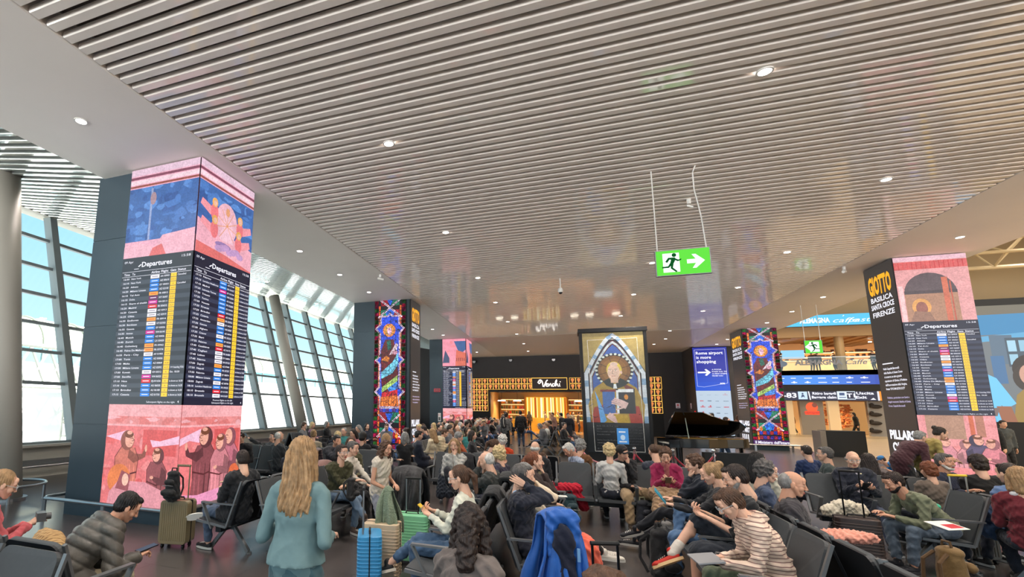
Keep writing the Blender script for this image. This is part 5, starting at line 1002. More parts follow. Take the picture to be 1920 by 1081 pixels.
def make_head(female=False, vox=.0045):
    f = female
    it = [('e', (0, -.012, .03), (.074, .094, .09)), ('c', (0, .028, .0), (0, .036, -.05), .064, .05), ('e', (0, .058, -.088), (.028 if f else .034, .026, .022)), ('e', (-.036, .058, -.028), (.026, .026, .028)), ('e', (.036, .058, -.028), (.026, .026, .028)),
          ('c', (-.05, .01, -.03), (-.024, .046, -.085), .026, .018), ('c', (.05, .01, -.03), (.024, .046, -.085), .026, .018), ('c', (0, .086, .018), (0, .108, -.026), .008, .0125), ('e', (-.012, .098, -.031), (.009, .01, .008)), ('e', (.012, .098, -.031), (.009, .01, .008)),
          ('c', (-.038, .076, .03), (.038, .076, .03), .0135, .0135), ('e', (0, .07, .05), (.05, .024, .034)), ('e', (0, .086, -.058), (.024, .012, .006)), ('e', (0, .084, -.069), (.02, .012, .007)),
          ('e', (-.077, -.006, -.006), (.009, .019, .031), Matrix.Rotation(.25, 3, 'Z')), ('e', (.077, -.006, -.006), (.009, .019, .031), Matrix.Rotation(-.25, 3, 'Z')),
          ('e', (-.031, .067, .006), (.017, .014, .013)), ('e', (.031, .067, .006), (.017, .014, .013)), ('c', (0, -.02, -.05), (0, -.035, -.19), .05 if f else .056, .056 if f else .064)]
    me = blob(it, vox, 3); co, fs, _ = mesh_np(me); mi = []
    for q in fs:
        c = co[list(q)].mean(0); mi.append(1 if (c[1] > .083 and abs(c[0]) < .024 and -.078 < c[2] < -.05) else 0)
    b = MB(); b.v = [tuple(map(float, p)) for p in co]; b.f = list(fs); b.mi = mi
    for s in (-1, 1):
        b.m(2).ell((s*.031, .0705, .007), (.0135, .0125, .0072), 10, 6); b.m(3).ell((s*.031, .0795, .007), (.0062, .0042, .0062), 8, 5)
    bpy.data.meshes.remove(me); return (np.array(b.v, dtype=np.float32), b.f, b.mi)
HEADS = {('m', 0): make_head(False), ('f', 0): make_head(True), ('m', 1): make_head(False, .008), ('f', 1): make_head(True, .008), ('m', 2): make_head(False, .016), ('f', 2): make_head(True, .016)}

def make_hand(curl=.5, vox=.0042):
    """right hand: wrist at 0, fingers along +y, palm facing -z, thumb on the -x side"""
    it = [('c', (0, -.02, 0), (0, .02, 0), .022, .024, .8), ('c', (-.018, .02, 0), (-.024, .082, 0), .017, .0125), ('c', (.0, .02, 0), (-.006, .086, 0), .018, .0125), ('c', (.012, .02, 0), (.012, .083, 0), .017, .012), ('c', (.02, .02, 0), (.03, .076, 0), .015, .011)]
    for k, (x, y, L) in enumerate(((-.027, .084, .072), (-.008, .09, .08), (.0125, .086, .074), (.031, .078, .058))):
        a = curl*(.8+.12*k); p = V(x, y, 0); sp = (k-1.4)*.07; r = (.0088, .009, .0086, .0076)[k]
        for i, seg in enumerate((.45, .32, .23)):
            d = V(math.sin(sp)*math.cos(a), math.cos(sp)*math.cos(a), -math.sin(a)); q = p+d*L*seg; it.append(('c', p, q, r, r*.92)); p = q; r *= .92; a += curl*(.95 if i == 0 else .7)
    p = V(-.024, .02, -.004); q = p+V(-.026, .03, -.012); it.append(('c', p, q, .0135, .011)); q2 = q+V(-.008+.016*curl, .03, -.012*curl-.004); it.append(('c', q, q2, .0105, .009))
    me = blob(it, vox, 2); r_ = mesh_np(me); bpy.data.meshes.remove(me); return r_[:2]
HANDS = {}
for l_, vx in ((0, .0042), (1, .007), (2, .014)):
    for nm, c in (('relax', .35), ('grip', .8), ('flat', .1)): HANDS[(nm, l_)] = make_hand(c, vx)
def shoe_mesh(vx=.007, boot=False):
    it = [('c', (0, -.055, .045), (0, .12, .034), .038, .036, .8), ('e', (0, .13, .035), (.042, .055, .03)), ('e', (0, -.06, .045), (.036, .04, .042)), ('c', (0, -.04, .06), (0, -.045, .10 if not boot else .17), .036, .038)]
    me = blob(it, vx, 3); co, fs, _ = mesh_np(me); b = MB(); b.v = [(float(p[0]), float(p[1]), max(.012, float(p[2]))) for p in co]; b.f = list(fs); b.mi = [0]*len(fs)
    n = 20; pts = [(.045*math.cos(2*math.pi*k/n)*(1.0+.12*math.sin(2*math.pi*k/n)), .035+.155*math.sin(2*math.pi*k/n)) for k in range(n)]
    b.m(1).prism(pts, 'z', 0, .028); b.m(2)
    for q in range(4): b.box(-.022, .022, .03+.022*q, .038+.022*q, .074-.004*q, .079-.004*q)
    return b.mesh('shoe')
SHOE = shoe_mesh(); SHOE2 = shoe_mesh(.014)

def hair_mesh(style, lod=0, seed=0, brow=True):
    rr = random.Random(seed); vx = (.0055, .009, .016)[lod]; it = []; amp = .003
    cap = ('e', (0, -.024, .034), (.084, .096, .096))
    if style in ('short', 'cap'): it = [cap, ('e', (0, -.05, -.01), (.077, .062, .07)), ('e', (0, .045, .092), (.05, .04, .026))]
    elif style == 'buzz': it = [('e', (0, -.02, .034), (.079, .094, .092))]; amp = .001
    elif style == 'bald': it = [('c', (-.066, .0, .0), (-.05, -.075, -.01), .022, .03), ('c', (.066, .0, .0), (.05, -.075, -.01), .022, .03), ('c', (-.05, -.078, -.01), (.05, -.078, -.01), .032, .032)]; amp = .003
    elif style == 'balding': it = [('e', (0, -.045, .018), (.08, .075, .085))]; amp = .002
    elif style in ('long', 'longback'):
        L = .33 if style == 'longback' else .26
        it = [('e', (0, -.022, .036), (.088, .098, .098)), ('c', (-.072, -.01, .02), (-.092, -.03, -L*.8), .03, .034), ('c', (.072, -.01, .02), (.092, -.03, -L*.8), .03, .034), ('c', (0, -.075, .0), (0, -.115, -L), .06, .055, .8), ('c', (-.05, -.07, .0), (-.07, -.10, -L*.95), .045, .04), ('c', (.05, -.07, .0), (.07, -.10, -L*.95), .045, .04)]
        for k in range(20): x = rr.uniform(-.12, .12); it.append(('c', (x*.75, -.09, -.08), (x*1.2, -.12+rr.uniform(-.03, .025), -L*rr.uniform(.85, 1.2)), .026, .007))
        amp = .006
    elif style == 'bob': it = [('e', (0, -.022, .036), (.09, .1, .1)), ('c', (-.074, -.01, .02), (-.078, -.02, -.12), .03, .028), ('c', (.074, -.01, .02), (.078, -.02, -.12), .03, .028), ('c', (0, -.07, 0), (0, -.075, -.13), .066, .05)]; amp = .005
    elif style == 'wavy': it = [('e', (0, -.02, .036), (.092, .102, .1)), ('c', (-.076, .0, .02), (-.1, .02, -.2), .034, .036), ('c', (.076, .0, .02), (.1, .02, -.2), .034, .036), ('c', (0, -.075, 0), (0, -.1, -.2), .07, .06)]; amp = .009
    elif style == 'pony': it = [cap, ('e', (0, -.05, -.005), (.076, .062, .07)), ('c', (0, -.11, .05), (0, -.155, -.02), .026, .034), ('c', (0, -.155, -.02), (0, -.14, -.17), .034, .018)]
    elif style == 'bun': it = [cap, ('e', (0, -.05, -.005), (.076, .062, .07)), ('e', (0, -.115, .075), (.044, .044, .042))]
    elif style == 'curly': it = [('e', (0, -.03, .045), (.1, .104, .1)), ('e', (-.055, -.02, -.0), (.045, .06, .06)), ('e', (.055, -.02, 0), (.045, .06, .06)), ('e', (0, -.075, -.02), (.08, .05, .07))]; amp = .011
    elif style == 'puffy': it = [('e', (0, -.025, .04), (.096, .104, .104)), ('e', (0, -.06, -.03), (.084, .066, .07)), ('e', (0, .035, .095), (.06, .045, .035))]; amp = .007
    if lod == 2: it = it[:6]
    def g(c):
        x, y, z = c[:, 0], c[:, 1], c[:, 2]; th = np.arctan2(y+.02, x)
        if style in ('curly', 'puffy', 'wavy'): return amp*(np.sin(90*x+3*np.sin(60*z))+np.sin(90*z+3*np.sin(70*y))+np.sin(80*y))*.5
        return amp*(np.sin(th*26+6*np.sin(12*z)+seed)+.6*np.sin(th*47+9*np.sin(9*z)))
    me = blob(it, vx, 2, disp=g if lod < 2 else None)
    if brow and lod == 0:
        co, fs, _ = mesh_np(me); b = MB(); b.v = [tuple(map(float, p)) for p in co]; b.f = list(fs); b.mi = [0]*len(fs)
        for s in (-1, 1): b.tube([(s*.014, .0915, .026), (s*.03, .091, .032), (s*.047, .079, .029)], [.0028, .0034, .002], 6)
        me2 = b.mesh('hair'); me2.shade_smooth(); bpy.data.meshes.remove(me); me = me2
    return me
_HAIRC = {}
def get_hair(style, lod, seed=0):
    k = (style, lod, seed % 3)
    if k not in _HAIRC: _HAIRC[k] = hair_mesh(style, lod, seed % 3)
    return _HAIRC[k].copy()

def ik(a, b, l1, l2, pole):
    d = b-a; L = d.length; mx = (l1+l2)*.995
    if L > mx: b = a+d*(mx/L); d = b-a; L = mx
    if L < abs(l1-l2)+.02: L = abs(l1-l2)+.02
    x = (l1*l1-l2*l2+L*L)/(2*L); h = math.sqrt(max(0, l1*l1-x*x)); n = d.normalized(); p = Vector(pole); p = (p-n*p.dot(n))
    p = p.normalized() if p.length > 1e-4 else V(0, 0, 1)
    return a+n*x+p*h, b
def rot_to(yv, zv):
    y = yv.normalized(); z = (zv-y*zv.dot(y)); z = z.normalized() if z.length > 1e-4 else V(0, 0, 1); x = y.cross(z); return Matrix((x, y, z)).transposed()

def skirt_solid(P):
    """tailored jacket body: elliptical rings from the ribs over the waist to a clean flared hem"""
    R = [(.32, .150, .120), (.25, .142, .115), (.19, .148, .122), (.13, .168, .138), (.08, .184, .152), (.03, .198, .166)]; n = 28; vs = []; fs = []
    for z, rx, ry in R:
        for k in range(n): a = 2*math.pi*k/n; f = 1+.02*math.sin(5*a)*(.3-z)*3; vs.append((P.x+rx*f*math.cos(a), P.y-.008+ry*f*math.sin(a), P.z+z))
    for i in range(len(R)-1):
        for k in range(n): fs.append((i*n+k, (i+1)*n+k, (i+1)*n+(k+1)%n, i*n+(k+1)%n))
    fs.append(tuple(range(n))); fs.append(tuple((len(R)-1)*n+k for k in range(n-1, -1, -1))); return ('m', vs, fs)
ARM = {'phone': ((.07, .30, .30), (-.07, .30, .28)), 'lap': ((.10, .24, .12), (-.10, .24, .12)), 'knee': ((.14, .40, .08), (-.14, .40, .08)), 'rest': ((.29, .14, .16), (-.29, .14, .16)), 'cross': ((-.10, .22, .24), (.10, .20, .21)), 'side': ((.26, .02, -.12), (-.26, .02, -.12)), 'type': ((.09, .40, .16), (-.09, .40, .16)), 'low': ((.06, .42, -.02), (-.06, .42, -.02))}
LEG = {'flat': ((.12, .44, .08), (-.12, .44, .08)), 'fwd': ((.13, .60, .08), (-.11, .62, .08)), 'back': ((.11, .26, .09), (-.11, .24, .09)), 'wide': ((.26, .42, .08), (-.26, .42, .08)), 'stretch': ((.10, .84, .08), (-.08, .80, .08)),
       'crossR': ((-.13, .74, .30), (-.10, .44, .08)), 'crossL': ((.10, .44, .08), (.13, .74, .30)), 'fourR': ((-.20, .52, .46), (-.14, .45, .08)), 'fourL': ((.14, .45, .08), (.20, .52, .46)), 'stand': ((.10, .0, .08), (-.10, .0, .08)), 'stride': ((.08, .26, .08), (-.08, -.24, .11)), 'kneeR': ((-.05, .40, .40), (-.12, .42, .08))}

def person(sp):
    """One figure: a continuous skin body (head, neck, torso, limbs, hands) with hair, clothes and shoes as children."""
    lod = sp.get('lod', 0); sit = sp.get('sit', True); S = sp.get('s', 1.0); fem = sp.get('f', False); rr = random.Random(sp.get('seed', hash(sp['label']) % 1000 if False else len(sp['label'])))
    vx = (.012, .018, .03)[lod]; k_w = .92 if fem else 1.0
    P = V(0, 0, .53 if sit else .94) + V(*sp.get('shift', (0, 0, 0)))
    lean = sp.get('lean', -14 if sit else 0)*D2R; curl = sp.get('curl', 12)*D2R; side = sp.get('side', 0)*D2R; tw = sp.get('twist', 0)*D2R
    d1 = V(math.sin(side), math.sin(lean), math.cos(lean)).normalized(); d2 = V(math.sin(side), math.sin(lean+curl), math.cos(lean+curl)).normalized()
    C = P+d1*.22; Sh = C+d2*.25; N = Sh+d2*.045
    Rt = Matrix.Rotation(tw, 3, 'Z'); xs = Rt@V(1, 0, 0); xs = (xs-d2*xs.dot(d2)).normalized(); fw = d2.cross(xs)*-1
    if fw.y < 0 and abs(tw) < 1.5: fw = -fw
    hy, hp = sp.get('head', (0, -8)); hr = sp.get('tilt', 0)
    Rh = Matrix.Rotation(tw*.6-hy*D2R, 3, 'Z')@Matrix.Rotation(hp*D2R, 3, 'X')@Matrix.Rotation(hr*D2R, 3, 'Y')
    Hd = N+d2*.05+Rh@V(0, .022, .115)-V(0, 0, 0)
    sh_w = .185*k_w
    LP = sp.get('legs', 'flat' if sit else 'stand'); lt = LEG[LP] if isinstance(LP, str) else LP
    AP = sp.get('arms', 'lap' if sit else 'side'); ap = [AP, AP] if isinstance(AP, str) else list(AP)
    sk = []; bodyskin = []
    # legs
    legs = []
    for i, s in ((0, 1), (1, -1)):
        hip = P+V(s*.092, .0, -.015); an = V(*lt[i]); 
        pole = V(s*.25, .5, 1) if sit else V(0, 1, .1)
        if isinstance(LP, str) and LP.startswith('four') and ((LP[-1] == 'R') == (i == 0)): pole = V(s*1.2, .2, .5)
        if isinstance(LP, str) and LP.startswith('cross') and ((LP[-1] == 'R') == (i == 0)): pole = V(-s*.1, .2, 1)
        kn, an = ik(hip, an, .44, .43, pole); legs.append((hip, kn, an))
    th, kr, ar = (.078, .055, .038) if fem else (.08, .058, .042)
    for hip, kn, an in legs: sk += [('c', hip, kn, th-.012, kr-.008), ('c', kn, an, kr-.006, ar-.004), ('e', tuple(kn.lerp(an, .3)+V(0, -.01, 0)), (.048, .048, .08))]
    # torso
    R1 = rot_to(fw, d2)
    tor = lambda o: [('e', P+V(0, 0, .02), (.155*k_w+o, .105+o, .115+o)), ('c', P+V(-.05, 0, 0), P+V(.05, 0, 0), .10+o, .10+o), ('e', P.lerp(C, .65), (.135*k_w+o, .098+o, .13+o), R1), ('e', C.lerp(Sh, .45), (.155*k_w+o, .108+o, .17+o), R1), ('c', Sh-xs*(sh_w-.05)-d2*.015, Sh+xs*(sh_w-.05)-d2*.015, .058+o, .058+o)]
    bel = sp.get('belly', 0)
    sk += tor(-.022); sk.append(('c', Sh, N+d2*.05, .055, .05)); sk.append(('c', N-d2*.02, Hd+Rh@V(0, -.022, -.06), .052 if not fem else .046, .05 if not fem else .044))
    arms = []
    for i, s in ((0, 1), (1, -1)):
        sh = Sh+xs*(s*sh_w)-d2*.03; a_ = ap[i]
        if a_ == 'chin': tgt = Hd+Rh@V(s*.02, .10, -.15)
        elif a_ == 'ear': tgt = Hd+Rh@V(s*.105, .03, -.07)
        elif a_ == 'face': tgt = Hd+Rh@V(s*.02, .13, -.06)
        elif a_ == 'up': tgt = Hd+V(s*.08, .28, .12)
        elif isinstance(a_, str): o = ARM[a_][i]; tgt = P+V(*o) if a_ in ('lap', 'knee', 'rest', 'low', 'side') or not sit else P+V(*o)
        else: tgt = P+V(*a_)
        el, wr = ik(sh, tgt, .285, .25, V(s*.35, .25, -1) if a_ in ('ear', 'chin', 'face') else V(s*sp.get('elbow', .5), -.5, -.9)); arms.append((sh, el, wr, a_)); 
        sk += [('c', sh, el, .043, .036), ('c', el, wr, .036, .024)]
    me = blob(sk, vx, 3); co, fs, _ = mesh_np(me); bpy.data.meshes.remove(me)
    b = MB(); b.v = [tuple(map(float, p)) for p in co]; b.f = list(fs); b.mi = [0]*len(fs)
    hv, hf, hm = HEADS[('f' if fem else 'm', lod)]; Rn = np.array(Rh); o = len(b.v); b.v += [tuple(map(float, p)) for p in hv@Rn.T+np.array(Hd)]; b.f += [tuple(i+o for i in f) for f in hf]; b.mi += hm
    hp_ = sp.get('hand', 'grip' if AP in ('phone', 'type') else 'relax'); wrs = []
    for i, s in ((0, 1), (1, -1)):
        sh, el, wr, a_ = arms[i]; d = (wr-el).normalized()
        up = V(0, 0, 1) if a_ in ('lap', 'knee', 'rest', 'cross', 'type', 'low') else (V(0, -.4, -1) if a_ == 'phone' else (xs*s if a_ in ('side', 'ear') else V(0, 0, 1)))
        if a_ in ('chin', 'face'): up = -(Rh@V(0, -1, .2)); d = (d+V(0, 0, .6)).normalized()
        if a_ == 'phone': d = (d*.5+fw*.6+V(-s*.25, 0, .2)).normalized()
        if a_ == 'side': d = V(0, .1, -1)
        R_ = rot_to(d, up); sc = .95 if fem else 1.04; hvv, hff = HANDS[(hp_, lod)]; q = hvv.copy()*sc
        if s < 0: q[:, 0] *= -1
        q = q@np.array(R_).T+np.array(wr); o = len(b.v); b.v += [tuple(map(float, p)) for p in q]; ff = [tuple(i_+o for i_ in f) for f in hff]
        if s < 0: ff = [f[::-1] for f in ff]
        b.f += ff; b.mi += [0]*len(ff); wrs.append((wr, R_, d))
    me = b.mesh('body'); me.shade_smooth(); msk = M_skin(sp.get('skin', 'a'))
    for m_ in (msk, M_lip, M_eyew, M_eyed): me.materials.append(m_)
    # hair
    hs = sp.get('hair', ('short', 'brown')); kids = []
    if hs[0] != 'none':
        hm_ = get_hair(hs[0], lod, sp.get('seed', 0)); hm_.transform(Matrix.Translation(Hd)@Rh.to_4x4()); kids.append(('hair', hm_, M_hair(hs[1])))
    if sp.get('beard'):
        bm_ = blob([('e', (0, .055, -.088), (.04, .036, .03)), ('c', (-.056, .01, -.04), (-.03, .05, -.085), .022, .022), ('c', (.056, .01, -.04), (.03, .05, -.085), .022, .022), ('c', (-.02, .09, -.046), (.02, .09, -.046), .007, .007)], (.006, .009, .015)[lod], 2); bm_.transform(Matrix.Translation(Hd)@Rh.to_4x4()); kids.append(('beard', bm_, M_hair(sp['beard'])))
    if sp.get('glasses') and lod < 2:
        g = MB()
        for s in (-1, 1):
            g.tube([(s*.033+.024*math.cos(a*D2R), .102, .005+.02*math.sin(a*D2R)) for a in range(0, 361, 30)], .0022, 5); g.tube([(s*.057, .1, .01), (s*.082, 0, .008)], .002, 5)
        g.tube([(-.01, .104, .008), (.01, .104, .008)], .0022, 5); gm = g.mesh('glasses'); gm.transform(Matrix.Translation(Hd)@Rh.to_4x4()); kids.append(('glasses', gm, mat('glasses frame', sp['glasses'] if isinstance(sp['glasses'], tuple) else (40, 34, 34), rough=.3)))
    if sp.get('cap'):
        c = blob([('e', (0, -.018, .06), (.088, .104, .076)), ('c', (-.045, .09, .05), (.045, .09, .05), .03, .03, .3)], .008, 2); c.transform(Matrix.Translation(Hd)@Rh.to_4x4()); kids.append(('cap', c, cloth('cap '+str(sp['cap']), sp['cap'])))
    # top
    tp = sp.get('top', ('sweater', (90, 90, 96))); st, tc_ = tp[0], tp[1]; o = {'tee': .008, 'shirt': .012, 'sweater': .026, 'cardigan': .03, 'hoodie': .036, 'jacket': .04, 'blazer': .022, 'puffer': .055, 'coat': .044, 'vest': .045}[st]
    items = tor(o-.004)
    if bel: items.append(('e', P.lerp(C, .5)+fw*.05, (.13, .10+bel, .13)))
    sl = tp[2] if len(tp) > 2 else .94; R_sl = {'tee': .058, 'puffer': .084, 'jacket': .07, 'coat': .07, 'hoodie': .068, 'shirt': .058, 'blazer': .057}.get(st, .06)*(.94 if fem else 1)
    for sh, el, wr, a_ in arms:
        if st == 'vest': items.append(('c', sh, sh.lerp(el, .1), R_sl, R_sl)); continue
        items.append(('e', sh, (R_sl+(.004 if st != 'blazer' else -.004),)*3))
        if sl <= .5: items.append(('c', sh, sh.lerp(el, sl*2), R_sl, R_sl))
        else: items += [('c', sh, el, R_sl, R_sl*.86), ('c', el, el.lerp(wr, (sl-.5)*2), R_sl*.86, R_sl*.66)]
    items.append(('c', N-d2*.045, N+d2*(.012 if st in ('jacket', 'puffer', 'coat', 'hoodie', 'shirt', 'vest') else -.015), .078+o*.4, .064))
    if st in ('hoodie', 'puffer') or sp.get('hood'): items += [('c', Sh-fw*.085-xs*.05+d2*.03, Sh-fw*.085+xs*.05+d2*.03, .055, .055), ('c', Sh-fw*.05-xs*.08+d2*.045, Sh+fw*.02-xs*.07+d2*.02, .04, .03), ('c', Sh-fw*.05+xs*.08+d2*.045, Sh+fw*.02+xs*.07+d2*.02, .04, .03)]
    if fem and st not in ('puffer', 'coat'): items += [('e', C.lerp(Sh, .42)+fw*.085-xs*.065, (.058, .05, .058)), ('e', C.lerp(Sh, .42)+fw*.085+xs*.065, (.058, .05, .058))]
    hem = sp.get('hem', .05 if st in ('sweater', 'tee', 'cardigan', 'shirt', 'hoodie') else .1)
    if not sit: items.append(('c', P+V(0, 0, .05), P+V(0, 0, -hem), .125*k_w+o, .13*k_w+o, .82)) if st != 'blazer' else items.append(skirt_solid(P))
    elif st in ('coat', 'jacket', 'puffer'):
        for hip, kn, an in legs: items.append(('c', hip, hip.lerp(kn, .28), .105+o*.4, .10+o*.4))
    ph = rr.uniform(0, 6)
    if st == 'puffer':
        def dz(c):
            t_ = (c-np.array(P))@np.array(d1); return .017*np.sqrt(np.abs(np.sin(t_*math.pi/.08)))-.010
        dsp = dz
    else: dsp = folds(.013 if lod < 2 else .01, 30, ph) if st != 'blazer' else folds(.0045, 22, ph)
    tm = blob(items, (.010, .016, .028)[lod], 3, disp=dsp)
    mtop = tp[3] if len(tp) > 3 else cloth('%s %s' % (st, tc_), tc_)
    kids.append((st if st != 'vest' else 'padded_vest', tm, mtop))
    if sp.get('scarf'): sm_ = blob([('c', N+xs*.06*math.cos(q*1.05)+fw*.06*math.sin(q*1.05), N+xs*.06*math.cos((q+1)*1.05)+fw*.06*math.sin((q+1)*1.05), .034, .034) for q in range(6)]+[('c', N+fw*.09, C+fw*.13, .04, .035)], .012, 2, disp=folds(.006, 40)); kids.append(('scarf', sm_, cloth('scarf %s' % (sp['scarf'],), sp['scarf'])))
    if sp.get('collar'): sm_ = blob([('c', N-xs*.075-d2*.03, N+fw*.09-d2*.05-xs*.05, .022, .018), ('c', N+xs*.075-d2*.03, N+fw*.09-d2*.05+xs*.05, .022, .018), ('c', N-xs*.07-fw*.04-d2*.0, N+xs*.07-fw*.04-d2*.0, .026, .026), ('c', N-xs*.075-d2*.03, N-xs*.06-fw*.05, .024, .024), ('c', N+xs*.075-d2*.03, N+xs*.06-fw*.05, .024, .024)], .01, 2); kids.append(('collar', sm_, cloth('collar %s' % (sp['collar'],), sp['collar'])))
    # trousers
    bt_ = sp.get('bottom', ('trousers', (40, 44, 56))); wl = {'trousers': 1.0, 'jeans': 1.0, 'wide': 1.3, 'shorts': 1.25, 'leggings': .88, 'skirt': 1.3}[bt_[0]]; end = bt_[2] if len(bt_) > 2 else (.45 if bt_[0] == 'shorts' else .93)
    items = [('e', P+V(0, 0, -.01), (.165*k_w, .122, .12)), ('c', P+V(-.06, .02, -.02), P+V(.06, .02, -.02), .105, .105)]
    for hip, kn, an in legs:
        if end <= .5: items.append(('c', hip, hip.lerp(kn, end*2), .098, .09*wl))
        else: items += [('c', hip, kn, .094*(.5+.5*wl), .068*wl), ('c', kn, kn.lerp(an, (end-.5)*2), .068*wl, .054*(wl if bt_[0] != 'wide' else 1.35))]
    bm_ = blob(items, (.012, .017, .028)[lod], 3, disp=folds(.011, 27, ph+1)); kids.append((bt_[0] if bt_[0] != 'wide' else 'trousers', bm_, cloth('%s %s' % ('denim' if bt_[0] == 'jeans' else 'trousers', bt_[1]), bt_[1])))
    root = bpy.data.objects.new('person', me); COL.objects.link(root); tag(root, sp['label'], 'person', sp.get('group'))
    for nm, m_, mm in kids: m_.shade_smooth() if nm != 'glasses' else None; ob = link(nm, m_, mm, root)
    # shoes, socks
    sc_ = sp.get('shoe', ((40, 40, 42), (200, 200, 200)))
    for i, (hip, kn, an) in enumerate(legs):
        shin = (an-kn).normalized(); flat = an.z < .2
        if flat: yv = V(*(sp.get('toe', (0, 1, 0))))+V((1, -1)[i]*.18, 0, 0); zv = V(0, 0, 1)
        else: yv = V(shin.y*0, 1, 0)*.6+shin*.55; zv = -shin
        if sp.get('footdir') and sp['footdir'][i]: yv = V(*sp['footdir'][i])
        R_ = rot_to(yv, zv); sm2 = (SHOE if lod < 2 else SHOE2).copy(); sm2.transform(Matrix.Translation(an-R_@V(0, -.045, .075))@R_.to_4x4()); ob = link('shoe', sm2, None, root)
        for c_ in (sc_[0], sc_[1], sc_[1] if len(sc_) < 3 else sc_[2]): sm2.materials.append(mat('shoe %s' % (c_,), c_, rough=.6))
        if sp.get('sock') and lod < 2: s_ = blob([('c', an, an.lerp(kn, .28), .048, .05)], .01, 1); link('sock', s_, cloth('sock %s' % (sp['sock'],), sp['sock']), root)
    root.scale = (S, S, S); root['_h'] = 0
    ang = sp['face']*D2R-math.pi/2; root.rotation_euler = (0, 0, ang)
    ztop = (Hd.z+.125*math.cos(hp*D2R)+.0)*S
    if 'px' in sp:
        zt = sp.get('zt', ztop); w_ = atz(sp['px'][0], sp['px'][1], zt); off = Matrix.Rotation(ang, 3, 'Z')@(V(Hd.x, Hd.y, 0)+Rh@V(0, -.02, 0))*S
        if 'Y' in sp: w_ = aty(sp['px'][0], sp['px'][1], sp['Y']+off.y)
        root.location = (w_.x-off.x, w_.y-off.y, 0)
    else: root.location = sp['at']
    del root['_h']
    M = Matrix.Translation(root.location)@Matrix.Rotation(ang, 4, 'Z')@Matrix.Scale(S, 4)
    inf = dict(root=root, M=M, hd=Hd, Rh=Rh, wr=wrs, arms=arms, P=P, legs=legs, N=N, Sh=Sh, fw=fw, xs=xs, d2=d2, C=C); return inf

def held(inf, name, me_or_mb, m, local, R=None, label=None, cat=None, group=None):
    """an object held by or lying on a person: top-level, placed from the person's own frame"""
    me = me_or_mb.mesh(name) if isinstance(me_or_mb, MB) else me_or_mb
    M = inf['M']@Matrix.Translation(local)@(R.to_4x4() if R is not None else Matrix.Identity(4)); o = link(name, me, m); o.matrix_world = M; return tag(o, label, cat, group)
def phone(inf, label, col=(24, 24, 28), scr=None, big=1.15, hand=None, ear=False):
    a, c = inf['wr'][0], inf['wr'][1]
    b = MB(); b.box(-.037*big, .037*big, -.075*big, .075*big, -.004, .004)
    o_ = MB(); o_.box(-.034*big, .034*big, -.071*big, .071*big, .0042, .0048)
    if ear: h = inf['wr'][hand]; p = inf['hd']+inf['Rh']@V((1, -1)[hand]*.098, .035, -.03); R = inf['Rh']@Matrix.Rotation(90*D2R, 3, 'Y')@Matrix.Rotation(-.5, 3, 'Z')
    elif hand is not None: h = inf['wr'][hand]; p = h[0]+h[2]*.09+V(0, 0, .02); R = rot_to(inf['fw']*.75+V(0, 0, .66), inf['fw']*-.66+V(0, 0, .75))
    else: p = (a[0]+c[0])/2+inf['fw']*.085+V(0, 0, .03); R = rot_to(inf['fw']*.75+V(0, 0, .66), inf['fw']*-.66+V(0, 0, .75))
    ob = held(inf, 'smartphone', b, mat('phone %s' % (col,), col, rough=.3), p, R, label, 'phone'); s = o_.build('phone_screen', glow('phone screen', (120, 130, 150), .35) if scr is None and not ear else mat('phone %s' % (col,), col), ob); return ob
# ================================================================== BENCHES
M_seatf = mat('grey upholstery', (72, 75, 78), rough=.62, noise=(30, .05)); M_seatb = mat('black shell', (24, 27, 32), rough=.42); M_bar = mat('cast aluminium', (128, 130, 132), rough=.38, metal=.6)
def seat_mesh():
    b = MB(); n = 8; P = []
    for k in range(n+1): t = k/n; P.append((-.2+.5*t, .415+.02*math.sin(t*math.pi)*-1+.03*t))
    top = P; bot = [(y, z-.045) for y, z in P[::-1]]; b.prism(top+bot, 'x', -.275, .275); return b.mesh('seat')
def back_mesh():
    """upholstered panel with rounded upper corners, leaning back; face 0 grey front, 1 black rear"""
    b = MB(); a0 = V(0, -.165, .40); a1 = V(0, -.345, .95); u = (a1-a0).normalized(); nn = V(0, u.z, -u.y); H = (a1-a0).length; w = .275; r = .075; pts = [(-w, 0), (w, 0)]
    for k in range(6): a = 90*k/5*D2R; pts.append((w-r+r*math.cos(a), H-r+r*math.sin(a)))
    for k in range(6): a = (90+90*k/5)*D2R; pts.append((-w+r+r*math.cos(a), H-r+r*math.sin(a)))
    n = len(pts); F = [V(p[0], 0, 0)+a0+u*p[1]+nn*(.012*math.sin(min(1, p[1]/H)*math.pi)) for p in pts]; F2 = [V(p[0], 0, 0)+a0+u*p[1]-nn*.028 for p in pts]; F3 = [V(p[0], 0, 0)+a0+u*p[1]-nn*.045 for p in pts]
    b.add(F, [tuple(range(n))]); b.add(F+F2, [(i, (i+1) % n, n+(i+1) % n, n+i) for i in range(n)]); b.m(1).add(F2+F3, [(i, (i+1) % n, n+(i+1) % n, n+i) for i in range(n)]+[tuple(range(2*n-1, n-1, -1))]); return b.mesh('backrest')
def arm_mesh():
    b = MB(); b.bar((0, -.28, .655), (0, .235, .66), .05, .018); b.bar((0, .235, .66), (0, .06, .34), .05, .018); b.bar((0, .30, .425), (0, -.16, .375), .03, .03); b.bar((0, -.16, .375), (0, -.36, .945), .03, .022); return b.mesh('armrest')
def leg_mesh():
    b = MB(); 
    for s in (-1, 1): b.bar((0, s*.04, .33), (0, s*.30, .02), .05, .045); b.disc((0, s*.31), .04, 0, .02, 10)
    b.box(-.04, .04, -.07, .07, .28, .37); return b.mesh('leg')
_S, _B, _A, _L = seat_mesh(), back_mesh(), arm_mesh(), leg_mesh()
